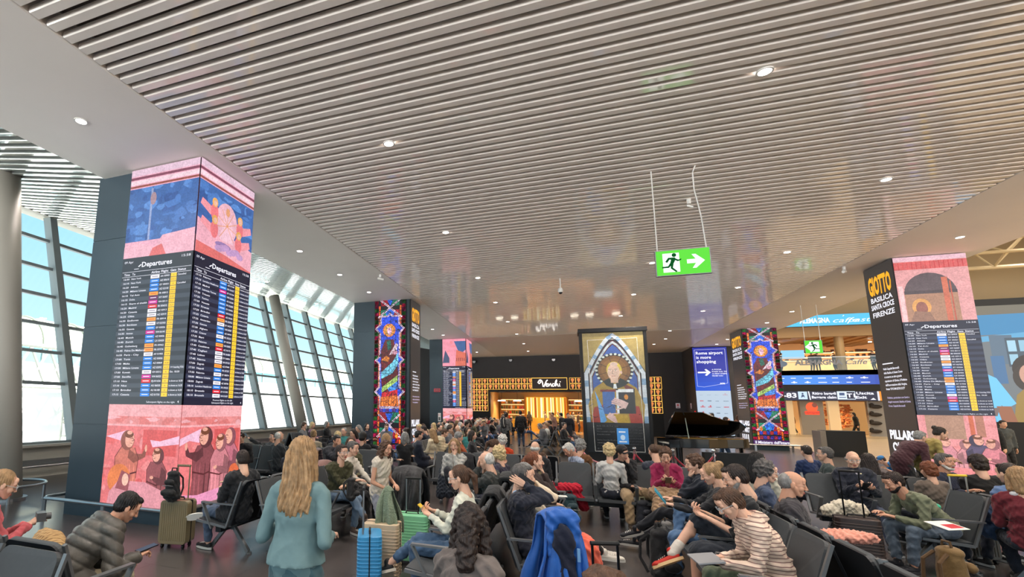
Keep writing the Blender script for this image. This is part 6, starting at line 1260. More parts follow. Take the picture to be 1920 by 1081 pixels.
_S.materials.append(M_seatf); _B.materials.append(M_seatf); _B.materials.append(M_seatb); _A.materials.append(M_bar); _L.materials.append(M_bar)
def bench(cx, cy, face, n, lab, pitch=.62, grp='rows of waiting seats'):
    t = empty('seat_bench', (cx, cy, 0), face*D2R-math.pi/2, lab, 'bench', grp); w = n*pitch
    MB().box(-w/2+.05, w/2-.05, -.04, .04, .29, .36).build('beam', M_seatb, t)
    for k in range(n): x = -w/2+pitch*(k+.5); link('seat', _S, None, t, (x, 0, 0)); link('backrest', _B, None, t, (x, 0, 0))
    for k in range(n+1): link('armrest', _A, None, t, (-w/2+pitch*k, 0, 0))
    for x in ([-w/2+.3, w/2-.3] if n < 6 else [-w/2+.3, 0, w/2-.3]): link('leg', _L, None, t, (x, 0, 0))
    return t
bench(-1.18, 6.35, 180, 6, 'long bench facing left under the woman in the cream jumper and bald elderly man')
bench(-.34, 6.6, 0, 5, 'bench facing right under the man on the phone, back to back with another')
bench(-.35, 2.95, 95, 2, 'nearest bench at the bottom centre, under the long dark haired sitter')
bench(1.40, 6.2, 180, 5, 'bench facing left under the striped hoodie reader and the couple with phones')
bench(2.24, 5.9, 0, 7, 'bench facing right under the balding man in the patched jacket')
bench(.98, 9.3, 270, 4, 'bench facing the camera under the magenta cardigan and khaki trousers sitters')
bench(.98, 10.14, 90, 4, 'bench facing the piano, behind the magenta cardigan sitter')
bench(5.0, 9.5, 270, 5, 'bench facing the camera under the old man with the cream collar')
bench(5.3, 10.34, 90, 5, 'bench facing the right flight board pillar, backing onto the old man')
bench(4.2, 8.3, 180, 1, 'bench with the empty grey seat behind the man in the green jumper')
bench(5.04, 7.2, 0, 4, 'bench at the right edge showing its black rear panels')
bench(-4.30, 6.55, 180, 4, 'bench facing left beside the grooved bronze suitcase')
bench(-3.46, 7.0, 0, 5, 'bench under the man in the green jumper and glasses, crossed legs')
bench(-5.85, 9.9, 270, 6, 'bench facing the camera under the reclining man filming with a phone')
bench(-5.85, 10.74, 90, 6, 'bench facing the windows behind the reclining man')
bench(-4.2, 2.85, 90, 3, 'bench in the lower left corner with a black rear panel behind the puffer jacket')
bench(-4.0, 2.0, 270, 3, 'lower left corner bench with light grey front, black fleece on it')
bench(-1.9, 10.35, 270, 3, 'bench under the sunglasses woman in the grey cardigan')
bench(-1.15, 11.2, 90, 3, 'bench under the bald man seen from behind')
bench(-4.5, 14.8, 180, 5, 'mid hall bench facing left with crossed frames, under the blond woman in cream')
bench(-3.7, 14.8, 0, 5, 'mid hall bench facing right under the woman in the beige puffer coat')
bench(-9.9, 17.0, 180, 5, 'bench by the glass wall facing the windows, its dark backs leaning right')
bench(-9.1, 17.0, 0, 5, 'bench by the glass wall facing the hall, below the second pillar')
far_b = []
ordn = ['first', 'second', 'third', 'fourth', 'fifth', 'sixth']
for i, Y in enumerate((18.2, 22.0, 26.0, 30.5)):
    for X_, f in ((-5.1, 180), (-4.3, 0)): bench(X_, Y, f, 5, 'distant bench in the %s row beyond the stained glass pillar, facing %s' % (ordn[i], 'the windows' if f else 'the aisle')); far_b += [(X_, Y-1.24+.62*k, f) for k in range(5)]
for i, Y in enumerate((23.0, 28.0, 33.0)):
    for X_, f in ((-1.0, 180), (-.2, 0)): bench(X_, Y, f, 4, 'distant bench left of the exhibit, %s from the viewer, facing %s' % (ordn[i], 'left' if f else 'right')); far_b += [(X_, Y-.93+.62*k, f) for k in range(4)]

# ================================================================== LUGGAGE AND THINGS
def suitcase(x, y, rz, w, h, d, col, lab, handle=.42, ribs='h', hcol=(150, 150, 154), grip=None, tilt=0, cat='suitcase', wheels=True):
    t = empty('suitcase', (x, y, 0), rz*D2R, lab, cat); m = mat('shell %s' % (col,), col, rough=.38, coat=.3); zb = .06
    b = MB(); n = 22
    if ribs == 'h':
        b.prism(rounded_rect(w, d, .05, 4), 'z', zb, zb+h)
        for k in range(int(h/.035)): z = zb+.03+.035*k; b.prism(rounded_rect(w+.008, d+.008, .05, 4), 'z', z, z+.018) if z < zb+h-.05 else None
    else:
        b.prism([(p[0], p[1]) for p in rounded_rect(w, h, .05, 4, 0, zb+h/2)], 'y', -d/2, d/2)
        for k in range(int(w/.03)-1): xx = -w/2+.035+.03*k; b.box(xx, xx+.015, -d/2-.006, d/2+.006, zb+.04, zb+h-.04)
    o = b.build('shell', m, t, bevel=.012)
    MB().prism(rounded_rect(.01, h-.02, .004, 2, 0, zb+h/2), 'y', -d/2-.004, d/2+.004).build('zip', M_black, t) if False else MB().box(-w/2-.006, w/2+.006, -.006, .006, zb+.02, zb+h+.004).build('zip', M_black, t)
    hb = MB(); hb.tube([(-.08, 0, zb+h), (-.07, 0, zb+h+.03), (.07, 0, zb+h+.03), (.08, 0, zb+h)], .011, 6); hb.build('top_handle', M_black, t)
    if handle:
        hh = zb+h+handle; hb = MB(); 
        for s in (-1, 1): hb.tube([(s*.09, d*.28, zb+h-.02), (s*.09, d*.28, hh)], .009, 6)
        th = hb.build('telescopic_handle', mat('handle %s' % (hcol,), hcol, rough=.3, metal=.8), t); g = MB(); g.tube([(-.1, d*.28, hh), (.1, d*.28, hh)], .016, 8); g.build('grip', M_black if grip is None else mat('grip %s' % (grip,), grip), th)
    for sx_ in (-1, 1):
        for sy_ in (-1, 1): wb = MB(); wb.tube([(sx_*(w/2-.05)-.012, sy_*(d/2-.04), .028), (sx_*(w/2-.05)+.012, sy_*(d/2-.04), .028)], .028, 10); wb.box(sx_*(w/2-.05)-.016, sx_*(w/2-.05)+.016, sy_*(d/2-.04)-.014, sy_*(d/2-.04)+.014, .03, zb+.01); wb.build('wheel', M_black, t)
    return t
suitcase(-5.08, 5.48, 12, .40, .56, .24, (132, 118, 88), 'bronze grooved trolley suitcase with raised handle beside the left pillar', .44, 'v', (150, 140, 110), (120, 108, 84))
suitcase(-2.02, 4.95, 112, .38, .54, .25, (60, 150, 205), 'bright blue ribbed suitcase with raised handle at the bottom centre-left', .45, 'h')
suitcase(-2.03, 5.36, 8, .40, .56, .26, (216, 190, 158), 'cream ribbed suitcase just behind the blue one', 0, 'h')
suitcase(-1.90, 6.05, 5, .42, .53, .26, (140, 214, 166), 'mint green suitcase with raised silver handle and navy bag behind the cream one', .42, 'h', (170, 176, 182))
suitcase(.22, 3.9, 20, .36, .5, .24, (26, 26, 28), 'black cabin case with thin raised handle on the open floor at bottom centre', .40, 'h', (40, 40, 42))
suitcase(3.28, 7.95, -15, .42, .56, .26, (54, 40, 36), 'dark brown trolley bag with tall black handle between the bald man and old man', .55, 'h', (30, 30, 32))
suitcase(4.9, 9.0, 8, .38, .52, .25, (70, 66, 60), 'small trolley with silver posts and yellow grip before the bearded man', .50, 'v', (190, 192, 190), (236, 200, 60))
suitcase(-6.75, 12.9, 0, .38, .52, .24, (40, 44, 52), 'dark suitcase with thin raised handle near the window bench', .45, 'h', (60, 62, 66))
suitcase(8.25, 30.6, 0, .4, .5, .25, (190, 160, 150), 'pale pink suitcase by the foot of the far right pillar', 0, 'h')
suitcase(-1.42, 9.2, 0, .36, .5, .24, (150, 154, 158), 'grey suitcase standing left of the elderly couple', .42, 'h', (170, 174, 178))

def soft(name, items, m, loc, rz, lab, cat, vx=.012, amp=.008, f=26, group=None):
    me = blob(items, vx, 3, name, disp=folds(amp, f, loc[0])); o = link(name, me, m, None, loc, rz*D2R); return tag(o, lab, cat, group)
def backpack(loc, rz, col, lab, s=1.0, strap=(30, 30, 32)):
    t = empty('backpack', loc, rz*D2R, lab, 'backpack'); t.scale = (s, s, s); m = cloth('pack %s' % (col,), col, rough=.7)
    me = blob([('c', (0, 0, .12), (0, .01, .40), .15, .12, .75), ('e', (0, 0, .08), (.17, .12, .08)), ('e', (0, .0, .47), (.12, .09, .06))], .012, 3, disp=folds(.006, 22)); link('pack_body', me, m, t)
    me = blob([('c', (-.06, -.13, .16), (.06, -.13, .16), .08, .08, .8), ('c', (-.04, -.12, .34), (.04, -.12, .34), .05, .05)], .012, 2, disp=folds(.004, 30)); link('front_pocket', me, m, t)
    b = MB()
    for sx_ in (-1, 1): b.tube([(sx_*.07, .08, .46), (sx_*.09, .17, .38), (sx_*.1, .18, .2), (sx_*.1, .1, .06)], .017, 6)
    b.tube([(-.05, .02, .52), (-.04, .02, .57), (.04, .02, .57), (.05, .02, .52)], .012, 6); b.build('strap', cloth('strap %s' % (strap,), strap), t); MB().tube([(-.1, -.155, .28), (0, -.175, .29), (.1, -.155, .28)], .005, 5).build('zip', M_steel, t); return t
backpack((3.62, 7.0, 0), 100, (120, 92, 52), 'brown canvas backpack on the floor before the green jumper man', 1.05, (90, 64, 36))
backpack((.92, 6.65, 0), 60, (24, 24, 27), 'large black bag on the floor in front of the crossed bare legs', 1.05)
backpack((-1.45, 5.45, 0), 200, (18, 18, 20), 'black bag on the floor under the woman in the cream jumper', .9)
backpack((1.12, 7.45, .12), 80, (122, 120, 118), 'grey daypack leaning by the curly haired young man', .7)
backpack((-.05, 9.0, .0), 20, (34, 62, 70), 'dark teal backpack beside the man in the pale blue shirt', .95)
backpack((4.62, 9.15, .3), -20, (70, 196, 160), 'mint and black striped backpack in front of the bearded man', .75, (30, 30, 30))
backpack((-3.05, 6.72, .55), 120, (36, 34, 34), 'black backpack on the lap of the man in the green jumper', .62)
backpack((1.05, 9.05, .0), 30, (30, 34, 44), 'dark navy backpack between the khaki and magenta sitters', .9, (150, 150, 120))

# jackets draped over things
def drape(name, path, wf, m, loc, rz, lab, cat='jacket', fold=5, amp=.035, seed=0, thick=.014, skew=0.0):
    """cloth hanging over a support: path of (y, z) points from one hem over the top to the other; wf(t) half width, t 0..1 along the path"""
    rr = random.Random(seed); nv, nu = 44, 40; P = [V(0, *p) for p in path]; L = [0]
    for p, q in zip(P, P[1:]): L.append(L[-1]+(q-p).length)
    pts = []; ph = [rr.uniform(0, 6) for _ in range(4)]
    for i in range(nv+1):
        d = L[-1]*i/nv; k = max(j for j in range(len(L)-1) if L[j] <= d+1e-9); f = (d-L[k])/(L[k+1]-L[k]); c = P[k].lerp(P[k+1], f); t = i/nv; w = wf(t); top = max(P, key=lambda p: p.z).z; drop = min(1, max(0, (top-c.z)/.35)); sgn = 1 if c.y > 0 else -1
        for j in range(nu+1):
            u = -1+2*j/nu; a = amp*drop*(math.sin(u*fold+ph[0]+2.2*c.z)+.55*math.sin(u*fold*2.1+ph[1]-3*c.z)+.3*math.sin(u*fold*3.7+ph[2]+8*c.z)); e_ = .03*drop*math.sin(9*c.z+ph[3]+(0 if u < 0 else 2))
            sag = -.05*u*u*(1-drop)-.04*abs(u)**3*drop
            pts.append((u*w+e_*u+skew*drop*u*u, c.y+sgn*a+(.02*sgn*drop), c.z+sag+.02*drop*math.sin(3*u+ph[1])))
    fs = [(i*(nu+1)+j, i*(nu+1)+j+1, (i+1)*(nu+1)+j+1, (i+1)*(nu+1)+j) for i in range(nv) for j in range(nu)]
    me = bpy.data.meshes.new(name); me.from_pydata(pts, [], fs); me.shade_smooth(); o = link(name, me, m, None, loc, rz*D2R); md = o.modifiers.new('thickness', 'SOLIDIFY'); md.thickness = thick; md.offset = 0; return tag(o, lab, cat)
M_blue = cloth('royal blue shell', (30, 92, 176), rough=.5, bump=(10, .5))
j = drape('draped_jacket', [(-.30, .04), (-.22, .5), (-.13, .9), (-.05, 1.0), (.05, .98), (.12, .8), (.2, .3)], lambda t: .11+.30*abs(t-.52)**.8, M_blue, (-.12, 4.25, 0), 12, 'royal blue jacket hung over a seat back, front and centre', fold=6, amp=.045, seed=3)
link('hood_lining', blob([('e', (.0, -.20, .80), (.085, .05, .12)), ('c', (.01, -.22, .72), (.04, -.30, .1), .06, .11, .4)], .012, 3, disp=folds(.014, 30)), cloth('navy lining', (18, 24, 46)), j); link('hood', blob([('c', (-.08, -.16, .72), (-.07, -.14, .93), .04, .05), ('c', (-.07, -.14, .95), (.07, -.14, .95), .055, .055), ('c', (.08, -.16, .93), (.10, -.18, .70), .05, .035)], .012, 3, disp=folds(.016, 34)), M_blue, j); j.scale = (1, 1, 1.14); link('cord_tag', MB().box(.08, .10, -.26, -.245, .70, .78).mesh('cord_tag'), mat('pale cord', (120, 170, 220)), j)
drape('draped_scarf', [(-.10, .45), (-.07, .8), (-.02, 1.0), (.03, 1.0), (.08, .8), (.1, .5)], lambda t: .05+.22*abs(t-.5)**.9, cloth('sage knit', (128, 142, 118), bump=(60, 1.0)), (-2.0, 5.42, 0), 0, 'sage green knitted cloth hung on the cream suitcase handle', 'scarf', 5, .03, 5)
drape('draped_jacket', [(-.26, .12), (-.22, .6), (-.14, .98), (0, 1.08), (.14, .98), (.22, .6), (.24, .3)], lambda t: .20+.12*abs(t-.5), cloth('black puffy', (25, 26, 30), rough=.55, bump=(12, .9)), (-2.15, 6.7, 0), 0, 'big pile of black jackets over a trolley beside the curly haired woman', fold=8, amp=.05, seed=8, thick=.05)
drape('draped_jacket', [(-.16, .55), (-.12, .85), (-.04, 1.0), (.04, 1.0), (.1, .85), (.14, .6)], lambda t: .26, cloth('mauve jacket', (140, 106, 100)), (-3.93, 7.5, 0), 90, 'mauve jacket thrown over a seat back behind the blond woman in teal', fold=7, amp=.03, seed=9, thick=.03)
drape('draped_jacket', [(-.22, .35), (-.18, .8), (-.06, 1.02), (.06, 1.02), (.12, .8), (.14, .6)], lambda t: .28, mat('grey ribbed puffer', (128, 110, 112), rough=.6, stripes=((0, 0, 5.2), .3, rgb(84, 74, 78), 1.0)), (-5.35, 9.5, 0), 0, 'grey and mauve ribbed coat hung over a seat left of the standing woman', fold=5, amp=.035, seed=4, thick=.05)
drape('draped_jacket', [(-.20, .5), (-.14, .85), (-.05, 1.02), (.05, 1.0), (.1, .8), (.12, .6)], lambda t: .26, mat('dark teal cloth', (26, 42, 50), rough=.7), (5.75, 9.2, 0), 0, 'black jacket with neon yellow shoulders on the seat right of the bearded man', fold=6, amp=.03, seed=6, thick=.04)
drape('neon_trim', [(-.075, .98), (-.05, 1.04), (.05, 1.03), (.08, .98)], lambda t: .25, mat('neon yellow', (190, 220, 40), rough=.6), (5.75, 9.19, 0), 0, 'neon yellow reflective yoke over the black jacket beside the bearded man', 'reflective vest', 6, .02, 6, .02)
drape('draped_jacket', [(-.16, .6), (-.12, .85), (-.04, 1.0), (.04, 1.0), (.1, .85), (.12, .6)], lambda t: .25, cloth('charcoal cloth', (40, 40, 44)), (-2.1, 10.1, 0), 180, 'dark grey jacket over the seat back beside the sunglasses woman', fold=7, amp=.03, seed=12, thick=.03)
drape('draped_jacket', [(-.2, .45), (-.14, .85), (-.05, 1.04), (.05, 1.03), (.12, .85), (.16, .5)], lambda t: .25, cloth('black wool', (22, 22, 25)), (-.83, 5.7, 0), 90, 'long black coat hung between the two back to back centre benches', fold=6, amp=.035, seed=15, thick=.03)
drape('draped_jacket', [(-.2, .45), (-.14, .85), (-.05, 1.04), (.05, 1.03), (.12, .85), (.16, .5)], lambda t: .25, cloth('black nylon', (26, 28, 30)), (-.83, 6.95, 0), 90, 'black padded coat on the seat back behind the bald elderly man', fold=8, amp=.04, seed=16, thick=.05)
backpack((-5.08, 5.34, .62), 12, (18, 18, 20), 'black backpack strapped to the handle of the bronze suitcase', .75)
soft('fleece', [('e', (0, 0, .9), (.16, .12, .14)), ('c', (0, -.05, .85), (-.1, -.12, .45), .12, .16, .7)], mat('black boucle', (22, 22, 26), rough=.95, noise=(60, .9), bump=(90, 1.0)), (-3.93, 2.12, 0), 0, 'black boucle fleece on the lower left corner seat', 'jacket', .012, .012, 70)
soft('folded_jacket', [('e', (0, 0, .07), (.25, .15, .06)), ('c', (-.2, .05, .07), (.15, -.08, .1), .05, .06, .6), ('c', (-.1, -.1, .06), (.2, .08, .08), .05, .04, .6)], cloth('salmon cloth', (232, 158, 138)), (atz(1592, 1008, .55).x, atz(1592, 1008, .55).y, .5), -10, 'folded salmon pink jacket lying on a seat in the right foreground', 'jacket', .010, .022, 38)
soft('folded_jacket', [('c', (-.2, 0, .06), (.2, .02, .07), .09, .1), ('e', (0, 0, .14), (.16, .12, .08))], cloth('white fluffy', (222, 212, 192), bump=(50, .8)), (3.62, 9.05, .46), 10, 'white fluffy jacket on the seat beside the old man in the navy coat', 'jacket', .011, .018, 36)
soft('tote_bag', [('e', (0, 0, .1), (.26, .15, .13)), ('c', (-.2, 0, .12), (.2, .02, .08), .1, .1)], mat('straw weave', (196, 162, 112), rough=.8, stripes=((9, 0, 0), .3, rgb(150, 116, 76), 1.0)), (atz(92, 1008, .62).x, atz(92, 1008, .62).y, .46), -25, 'woven straw bag beside the woman in the rose top', 'bag', .012, .008, 40)
soft('shawl', [('c', (-.1, 0, .05), (.25, .1, .04), .08, .09), ('c', (.2, .1, .0), (.35, .14, -.25), .08, .09)], mat('red cloth', (196, 24, 50), rough=.7), (-.18, 9.15, .52), 0, 'bright red jacket on the lap of the man in the pale blue shirt', 'jacket', .011, .018, 34)
soft('coat', [('c', (-.2, 0, .1), (.2, .02, .08), .1, .1), ('c', (0, -.15, .06), (.2, -.25, -.1), .1, .1), ('c', (-.15, -.15, .04), (-.2, -.25, -.12), .1, .1)], cloth('camel coat', (168, 136, 104)), (1.42, 8.95, .52), 0, 'camel coat across the lap of the woman in magenta', 'coat', .012, .02, 30)
soft('coat', [('c', (-.15, 0, .1), (.15, .0, .08), .09, .09), ('c', (-.1, -.15, .08), (-.12, -.3, -.3), .09, .1), ('c', (.1, -.15, .08), (.05, -.3, -.28), .09, .1)], cloth('denim navy coat', (34, 42, 54)), (-2.33, 10.0, .52), 0, 'dark navy coat on the lap of the sunglasses woman', 'coat', .012, .02, 30)
soft('coral_bag', [('e', (0, 0, .1), (.13, .2, .2)), ('c', (0, -.1, .22), (0, .1, .22), .1, .1)], cloth('coral cloth', (222, 96, 70)), (.08, 4.85, .48), 10, 'coral orange cloth bag between the blue jacket and the cream trousers', 'bag', .011, .016, 32)
# papers, magazines
def paper(name, loc, rz, w, d, lab, col=(236, 234, 228), tilt=0, extra=None):
    o = MB().box(-w/2, w/2, -d/2, d/2, 0, .006).build(name, mat('paper %s' % (col,), col, rough=.7), None, loc, rz*D2R); o.rotation_euler = (tilt*D2R, 0, rz*D2R); tag(o, lab, 'magazine')
    if extra: b = MB().box(-w*.2, w*.42, -d*.35, d*.1, .0062, .007); b.build('cover_print', mat('print %s' % (extra,), extra), o)
    return o
paper('magazine', atz(1775, 985, .66), 30, .30, .22, 'white magazine with red cover picture on the armrest beside the green jumper man', extra=(200, 30, 50), tilt=12)
paper('magazine', atz(1905, 985, .66), -30, .30, .22, 'folded white paper at the right edge armrest')
paper('letter', atz(1055, 930, .62), 10, .12, .12, 'small white paper bag held beside the auburn haired woman')

# rope stanchions round the piano
M_chrome = mat('chrome', (205, 205, 210), rough=.12, metal=1.0); M_rope = mat('red velvet rope', (170, 20, 50), rough=.8, sheen=.6)
def stan(px, py, Y, lab):
    p = aty(px, py, Y); t = empty('rope_stanchion', (p.x, Y, 0), 0, lab, 'stanchion', 'rope stanchions around the piano'); MB().disc((0, 0), .16, 0, .03, 18, .14).build('base', M_chrome, t); b = MB(); b.tube([(0, 0, .03), (0, 0, .94)], .026, 10); b.tube([(0, 0, .86), (0, 0, .9)], .045, 10); b.build('post', M_chrome, t); MB().ell((0, 0, .985), (.045, .045, .045)).build('ball', M_chrome, t, smooth=True); return t.location
SP = [stan(1067, 835, 14.5, 'chrome rope post left of the exhibit, beside the grey haired man'), stan(1080, 830, 16.0, 'chrome rope post left of the exhibit, the further one'), stan(1170, 855, 12.6, 'chrome post with a blue notice in front of the exhibit'), stan(1190, 850, 13.4, 'chrome rope post before the right half of the exhibit'), stan(1262, 850, 13.2, 'chrome rope post before the piano keyboard end'), stan(1338, 850, 13.6, 'chrome rope post before the piano tail end')]
def rope(a, b_, lab):
    t = tag(MB().tube([a.lerp(b_, k/12)+V(0, 0, .87-.34*math.sin(k/12*math.pi)) for k in range(13)], .022, 8).build('velvet_rope', M_rope, None, smooth=True), lab, 'rope', 'red velvet ropes')
rope(SP[0], SP[1], 'red velvet rope between the two posts left of the exhibit'); rope(SP[1], SP[2], 'red velvet rope crossing below the exhibit panel'); rope(SP[2], SP[3], 'short red velvet rope right of the blue notice'); rope(SP[3], SP[4], 'red velvet rope in front of the piano keyboard side'); rope(SP[4], SP[5], 'red velvet rope in front of the piano tail')
p = SP[2]; t = empty('notice_holder', (p.x, p.y-.02, 1.03), 0, 'small blue notice held up on a rope post before the exhibit', 'sign'); MB().box(-.01, .01, -.01, .01, 0, .12).build('stem', M_chrome, t); a = Art((0, -.01, 0), (1, 0, 0), (0, 0, 1)); a.rect(-.12, .1, .12, .46, (70, 150, 226)); a.rect(-.08, .36, .06, .39, (236, 240, 250)); a.ell(0, .25, .05, .06, (200, 224, 250)); a.rect(-.08, .14, .08, .17, (236, 240, 250)); a.build('notice', M_print, t)

# grand piano
t = empty('grand_piano', (4.15, 19.5, 0), 6*D2R, 'black grand piano with raised lid standing right of the exhibit', 'piano'); M_pn = mat('piano black', (10, 9, 11), rough=.12, coat=.6)
out = [(-.75, -.75), (.55, -.75), (1.0, -.68), (1.25, -.45), (1.28, -.1), (1.05, .18), (.6, .3), (.3, .5), (0, .72), (-.75, .75)]
b = MB(); b.prism([(p[0]*1.15, -p[1]) for p in out], 'z', .70, 1.0); b.build('case', M_pn, t, bevel=.015)
b = MB(); b.box(-1.15, -.86, -.72, .72, .70, .80); b.box(-1.15, -.86, -.74, -.66, .7, .95); b.box(-1.15, -.86, .66, .74, .7, .95); b.build('keybed', M_pn, t); MB().box(-1.13, -.92, -.64, .64, .80, .815).build('keys', mat('ivory keys', (226, 222, 210), rough=.3, stripes=((0, 13, 0), .12, rgb(20, 20, 20), 0)), t)
lid = MB(); lid.prism([(p[0]*1.15, -p[1]-.75) for p in out], 'z', 0, .03); o = lid.build('lid', M_pn, t); o.location = (0, .75, 1.02); o.rotation_euler = (-34*D2R, 0, 0)
MB().tube([(-.55, -.66, 1.0), (-.5, -.3, 1.66)], .014, 6).build('prop_stick', mat('prop', (120, 130, 120), rough=.3, metal=.6), t); MB().box(-.7, 1.1, -.5, .3, 1.0, 1.012).build('soundboard', mat('bronze frame', (150, 110, 50), rough=.3, metal=.7), t)
for px_, py_ in ((-.8, -.6), (-.8, .6), (1.1, -.2)): MB().tube([(px_, py_, 0), (px_, py_, .1), (px_, py_, .7)], [.045, .035, .06], 10).build('leg', M_pn, t)
MB().box(-.75, -.6, -.1, .1, .08, .7).build('pedal_lyre', M_pn, t)
t = empty('piano_platform', (4.1, 19.4, 0), 6*D2R, 'low black covered stool and skirt box in front of the piano', 'plinth'); MB().box(-.3, 1.3, -1.25, -1.0, 0, .62).build('skirt', M_black, t)
# ================================================================== WHO SITS AND STANDS WHERE
BLK = (30, 31, 35); NVY = (34, 40, 56); JN = (76, 100, 128); JND = (48, 62, 84); WSH = ((40, 40, 42), (225, 222, 214))
stripe_m = mat('striped hoodie cloth', (232, 206, 186), rough=.85, stripes=((0, 0, 10.5), .12, rgb(140, 104, 98), .5), bump=(8, .3))
check_m = None
def P_(**k): return person(k)
# --- nearest figures
i = P_(label='woman with glasses in a rose top, cut by the left edge, holding a small camera', px=(2, 906), face=62, f=True, lean=-2, head=(0, -22), hair=('bun', 'blond'), glasses=(190, 200, 205), top=('sweater', (196, 92, 98)), bottom=('jeans', JND), arms=((.02, .34, .30), (-.10, .34, .28)), legs='flat', zt=1.2)
b = MB(); b.box(-.06, .06, -.035, .035, -.03, .045); b.tube([(0, .03, .005), (0, .08, .005)], .03, 12); held(i, 'camera', b, mat('camera grey', (90, 90, 92), rough=.4), i['P']+V(-.03, .42, .34), None, 'small grey camera in the hands of the woman in the rose top', 'camera')
i = P_(label='young man bent over his phone in a dark olive puffer jacket, lower left', px=(236, 941), zt=1.06, face=72, lean=34, curl=16, head=(18, -34), hair=('short', 'black'), top=('puffer', (84, 80, 72), .94, mat('puffer shell', (84, 80, 74), rough=.38, noise=(12, .06), bump=(10, .5))), bottom=('trousers', (196, 180, 150)), arms=((.22, .50, .12), (.02, .46, .06)), legs='flat', skin='b', hand='grip')
phone(i, 'black smartphone held by the man in the olive puffer jacket', hand=0, big=1.1)
i = P_(label='man in black jacket and jeans seated with crossed leg beside the near left pillar', px=(455, 866), zt=1.16, face=158, lean=-16, head=(10, -18), hair=('short', 'dark'), top=('jacket', BLK), bottom=('jeans', (88, 104, 128)), legs='fourR', arms=((.05, .28, .30), (-.10, .26, .26)), shoe=WSH)
i = P_(label='woman with long blond hair in a pale teal trouser suit standing with her back turned', px=(568, 822), zt=1.69, sit=False, s=.975, elbow=.25, face=94, f=True, lean=0, curl=4, head=(-6, -6), hair=('longback', 'blond'), top=('blazer', (96, 146, 154), .96, mat('teal suiting', (108, 136, 140), rough=.8, noise=(20, .05), bump=(7, .3))), bottom=('trousers', (74, 104, 112)), arms=((.17, .16, .16), (-.19, .20, .24)), legs='stand', shoe=((200, 190, 180), (220, 220, 215)))
i = P_(label='man with glasses and dark green jumper leaning on his crossed knee, facing the viewer', px=(640, 846), face=-38, lean=8, curl=14, head=(-14, 0), hair=('short', 'dark'), glasses=(150, 60, 50), top=('sweater', (70, 68, 44)), bottom=('jeans', (110, 132, 156)), legs='crossR', arms=((-.16, .36, .24), (.04, .38, .18)), shoe=((96, 80, 72), (226, 220, 210)), zt=1.2)
i = P_(label='grey haired man in a white sleeved shirt just behind the man in the green jumper', px=(660, 836), Y=7.7, face=-5, lean=-4, head=(0, -8), hair=('short', 'greydark'), top=('shirt', (206, 198, 186)), bottom=('trousers', BLK), legs='flat', arms=((.12, .42, .12), (-.02, .44, .12)), lod=1)
i = P_(label='woman with chin length brown hair in an olive cardigan looking at the viewer', px=(658, 819), face=-62, f=True, hair=('bob', 'brown'), lean=-8, head=(0, 2), top=('cardigan', (84, 80, 56)), bottom=('trousers', BLK), lod=1)
i = P_(label='dark haired man in dark grey jacket resting his face in one hand, window side', px=(631, 815), face=-58, lean=6, head=(-25, -14), side=-6, hair=('short', 'black'), top=('jacket', (62, 62, 68)), bottom=('trousers', BLK), arms=('face', 'lap'), lod=1, skin='b')
i = P_(label='man in glasses slumped flat on his bench filming upward with a pale phone', px=(512, 818), zt=1.12, face=-118, lean=-46, curl=20, head=(-20, 14), hair=('short', 'dark'), glasses=(60, 60, 64), top=('jacket', (62, 64, 68)), bottom=('trousers', (48, 52, 60)), arms=((.2, .34, .62), (-.16, .26, .3)), legs='stretch', shift=(0, .16, -.02), lod=1); phone(i, 'pale phone held up by the reclining man', (170, 190, 210), hand=0)
i = P_(label='bald man with white hair fringe in a charcoal jumper seen from behind, window side', px=(523, 808), face=70, hair=('balding', 'white'), top=('sweater', (70, 74, 78)), lod=1)
i = P_(label='person with short dark hair in black looking down, right beside the near left pillar', px=(452, 811), face=-70, lean=0, head=(0, -26), hair=('short', 'dark'), top=('jacket', BLK), bottom=('trousers', NVY), lod=1)
i = P_(label='blond woman with pinned up hair in a patterned top facing the windows', px=(588, 805), face=112, f=True, hair=('bun', 'blond'), top=('shirt', (170, 160, 140)), lod=1)
i = P_(label='child with dark hair half hidden by the blond woman and the ribbed coat', px=(545, 842), face=80, s=.85, hair=('short', 'black'), top=('jacket', NVY), lod=1, zt=1.05)
i = P_(label='woman with long curly brown hair in a beige vest, looking right with phone in hand', px=(722, 833), face=-18, f=True, sit=False, s=.84, zt=1.4, hair=('wavy', 'brown'), head=(6, -14), top=('vest', (206, 194, 178)), bottom=('jeans', (150, 150, 160)), arms=((.12, .24, .06), (-.14, .2, .1)), skin='b')
i = P_(label='blond woman with sunglasses on her head, grey cardigan, cheek on hand, facing the viewer', px=(852, 822), face=-82, f=True, hair=('long', 'blond'), lean=-8, head=(8, -6), top=('cardigan', (190, 188, 182)), scarf=(170, 160, 150), bottom=('trousers', (44, 46, 54)), arms=('lap', 'chin'), legs='kneeR', lod=0)
i = P_(label='woman in beige puffer coat bent over something in her hands, facing right, mid hall', px=(833, 804), face=10, f=True, hair=('short', 'brown'), lean=10, head=(0, -24), top=('puffer', (208, 190, 158)), bottom=('trousers', (180, 160, 140)), arms='phone', lod=1)
i = P_(label='woman with long fair brown hair and cream top facing left, mid hall', px=(811, 803), face=165, f=True, hair=('long', 'blond'), top=('sweater', (222, 206, 176)), bottom=('jeans', JND), lod=1)
i = P_(label='woman with fair ponytail and navy top looking down, left of the orange top', px=(926, 824), face=20, f=True, hair=('pony', 'brown'), lean=4, head=(0, -26), top=('tee', (52, 58, 72), .5), bottom=('trousers', NVY), arms='phone', lod=1)
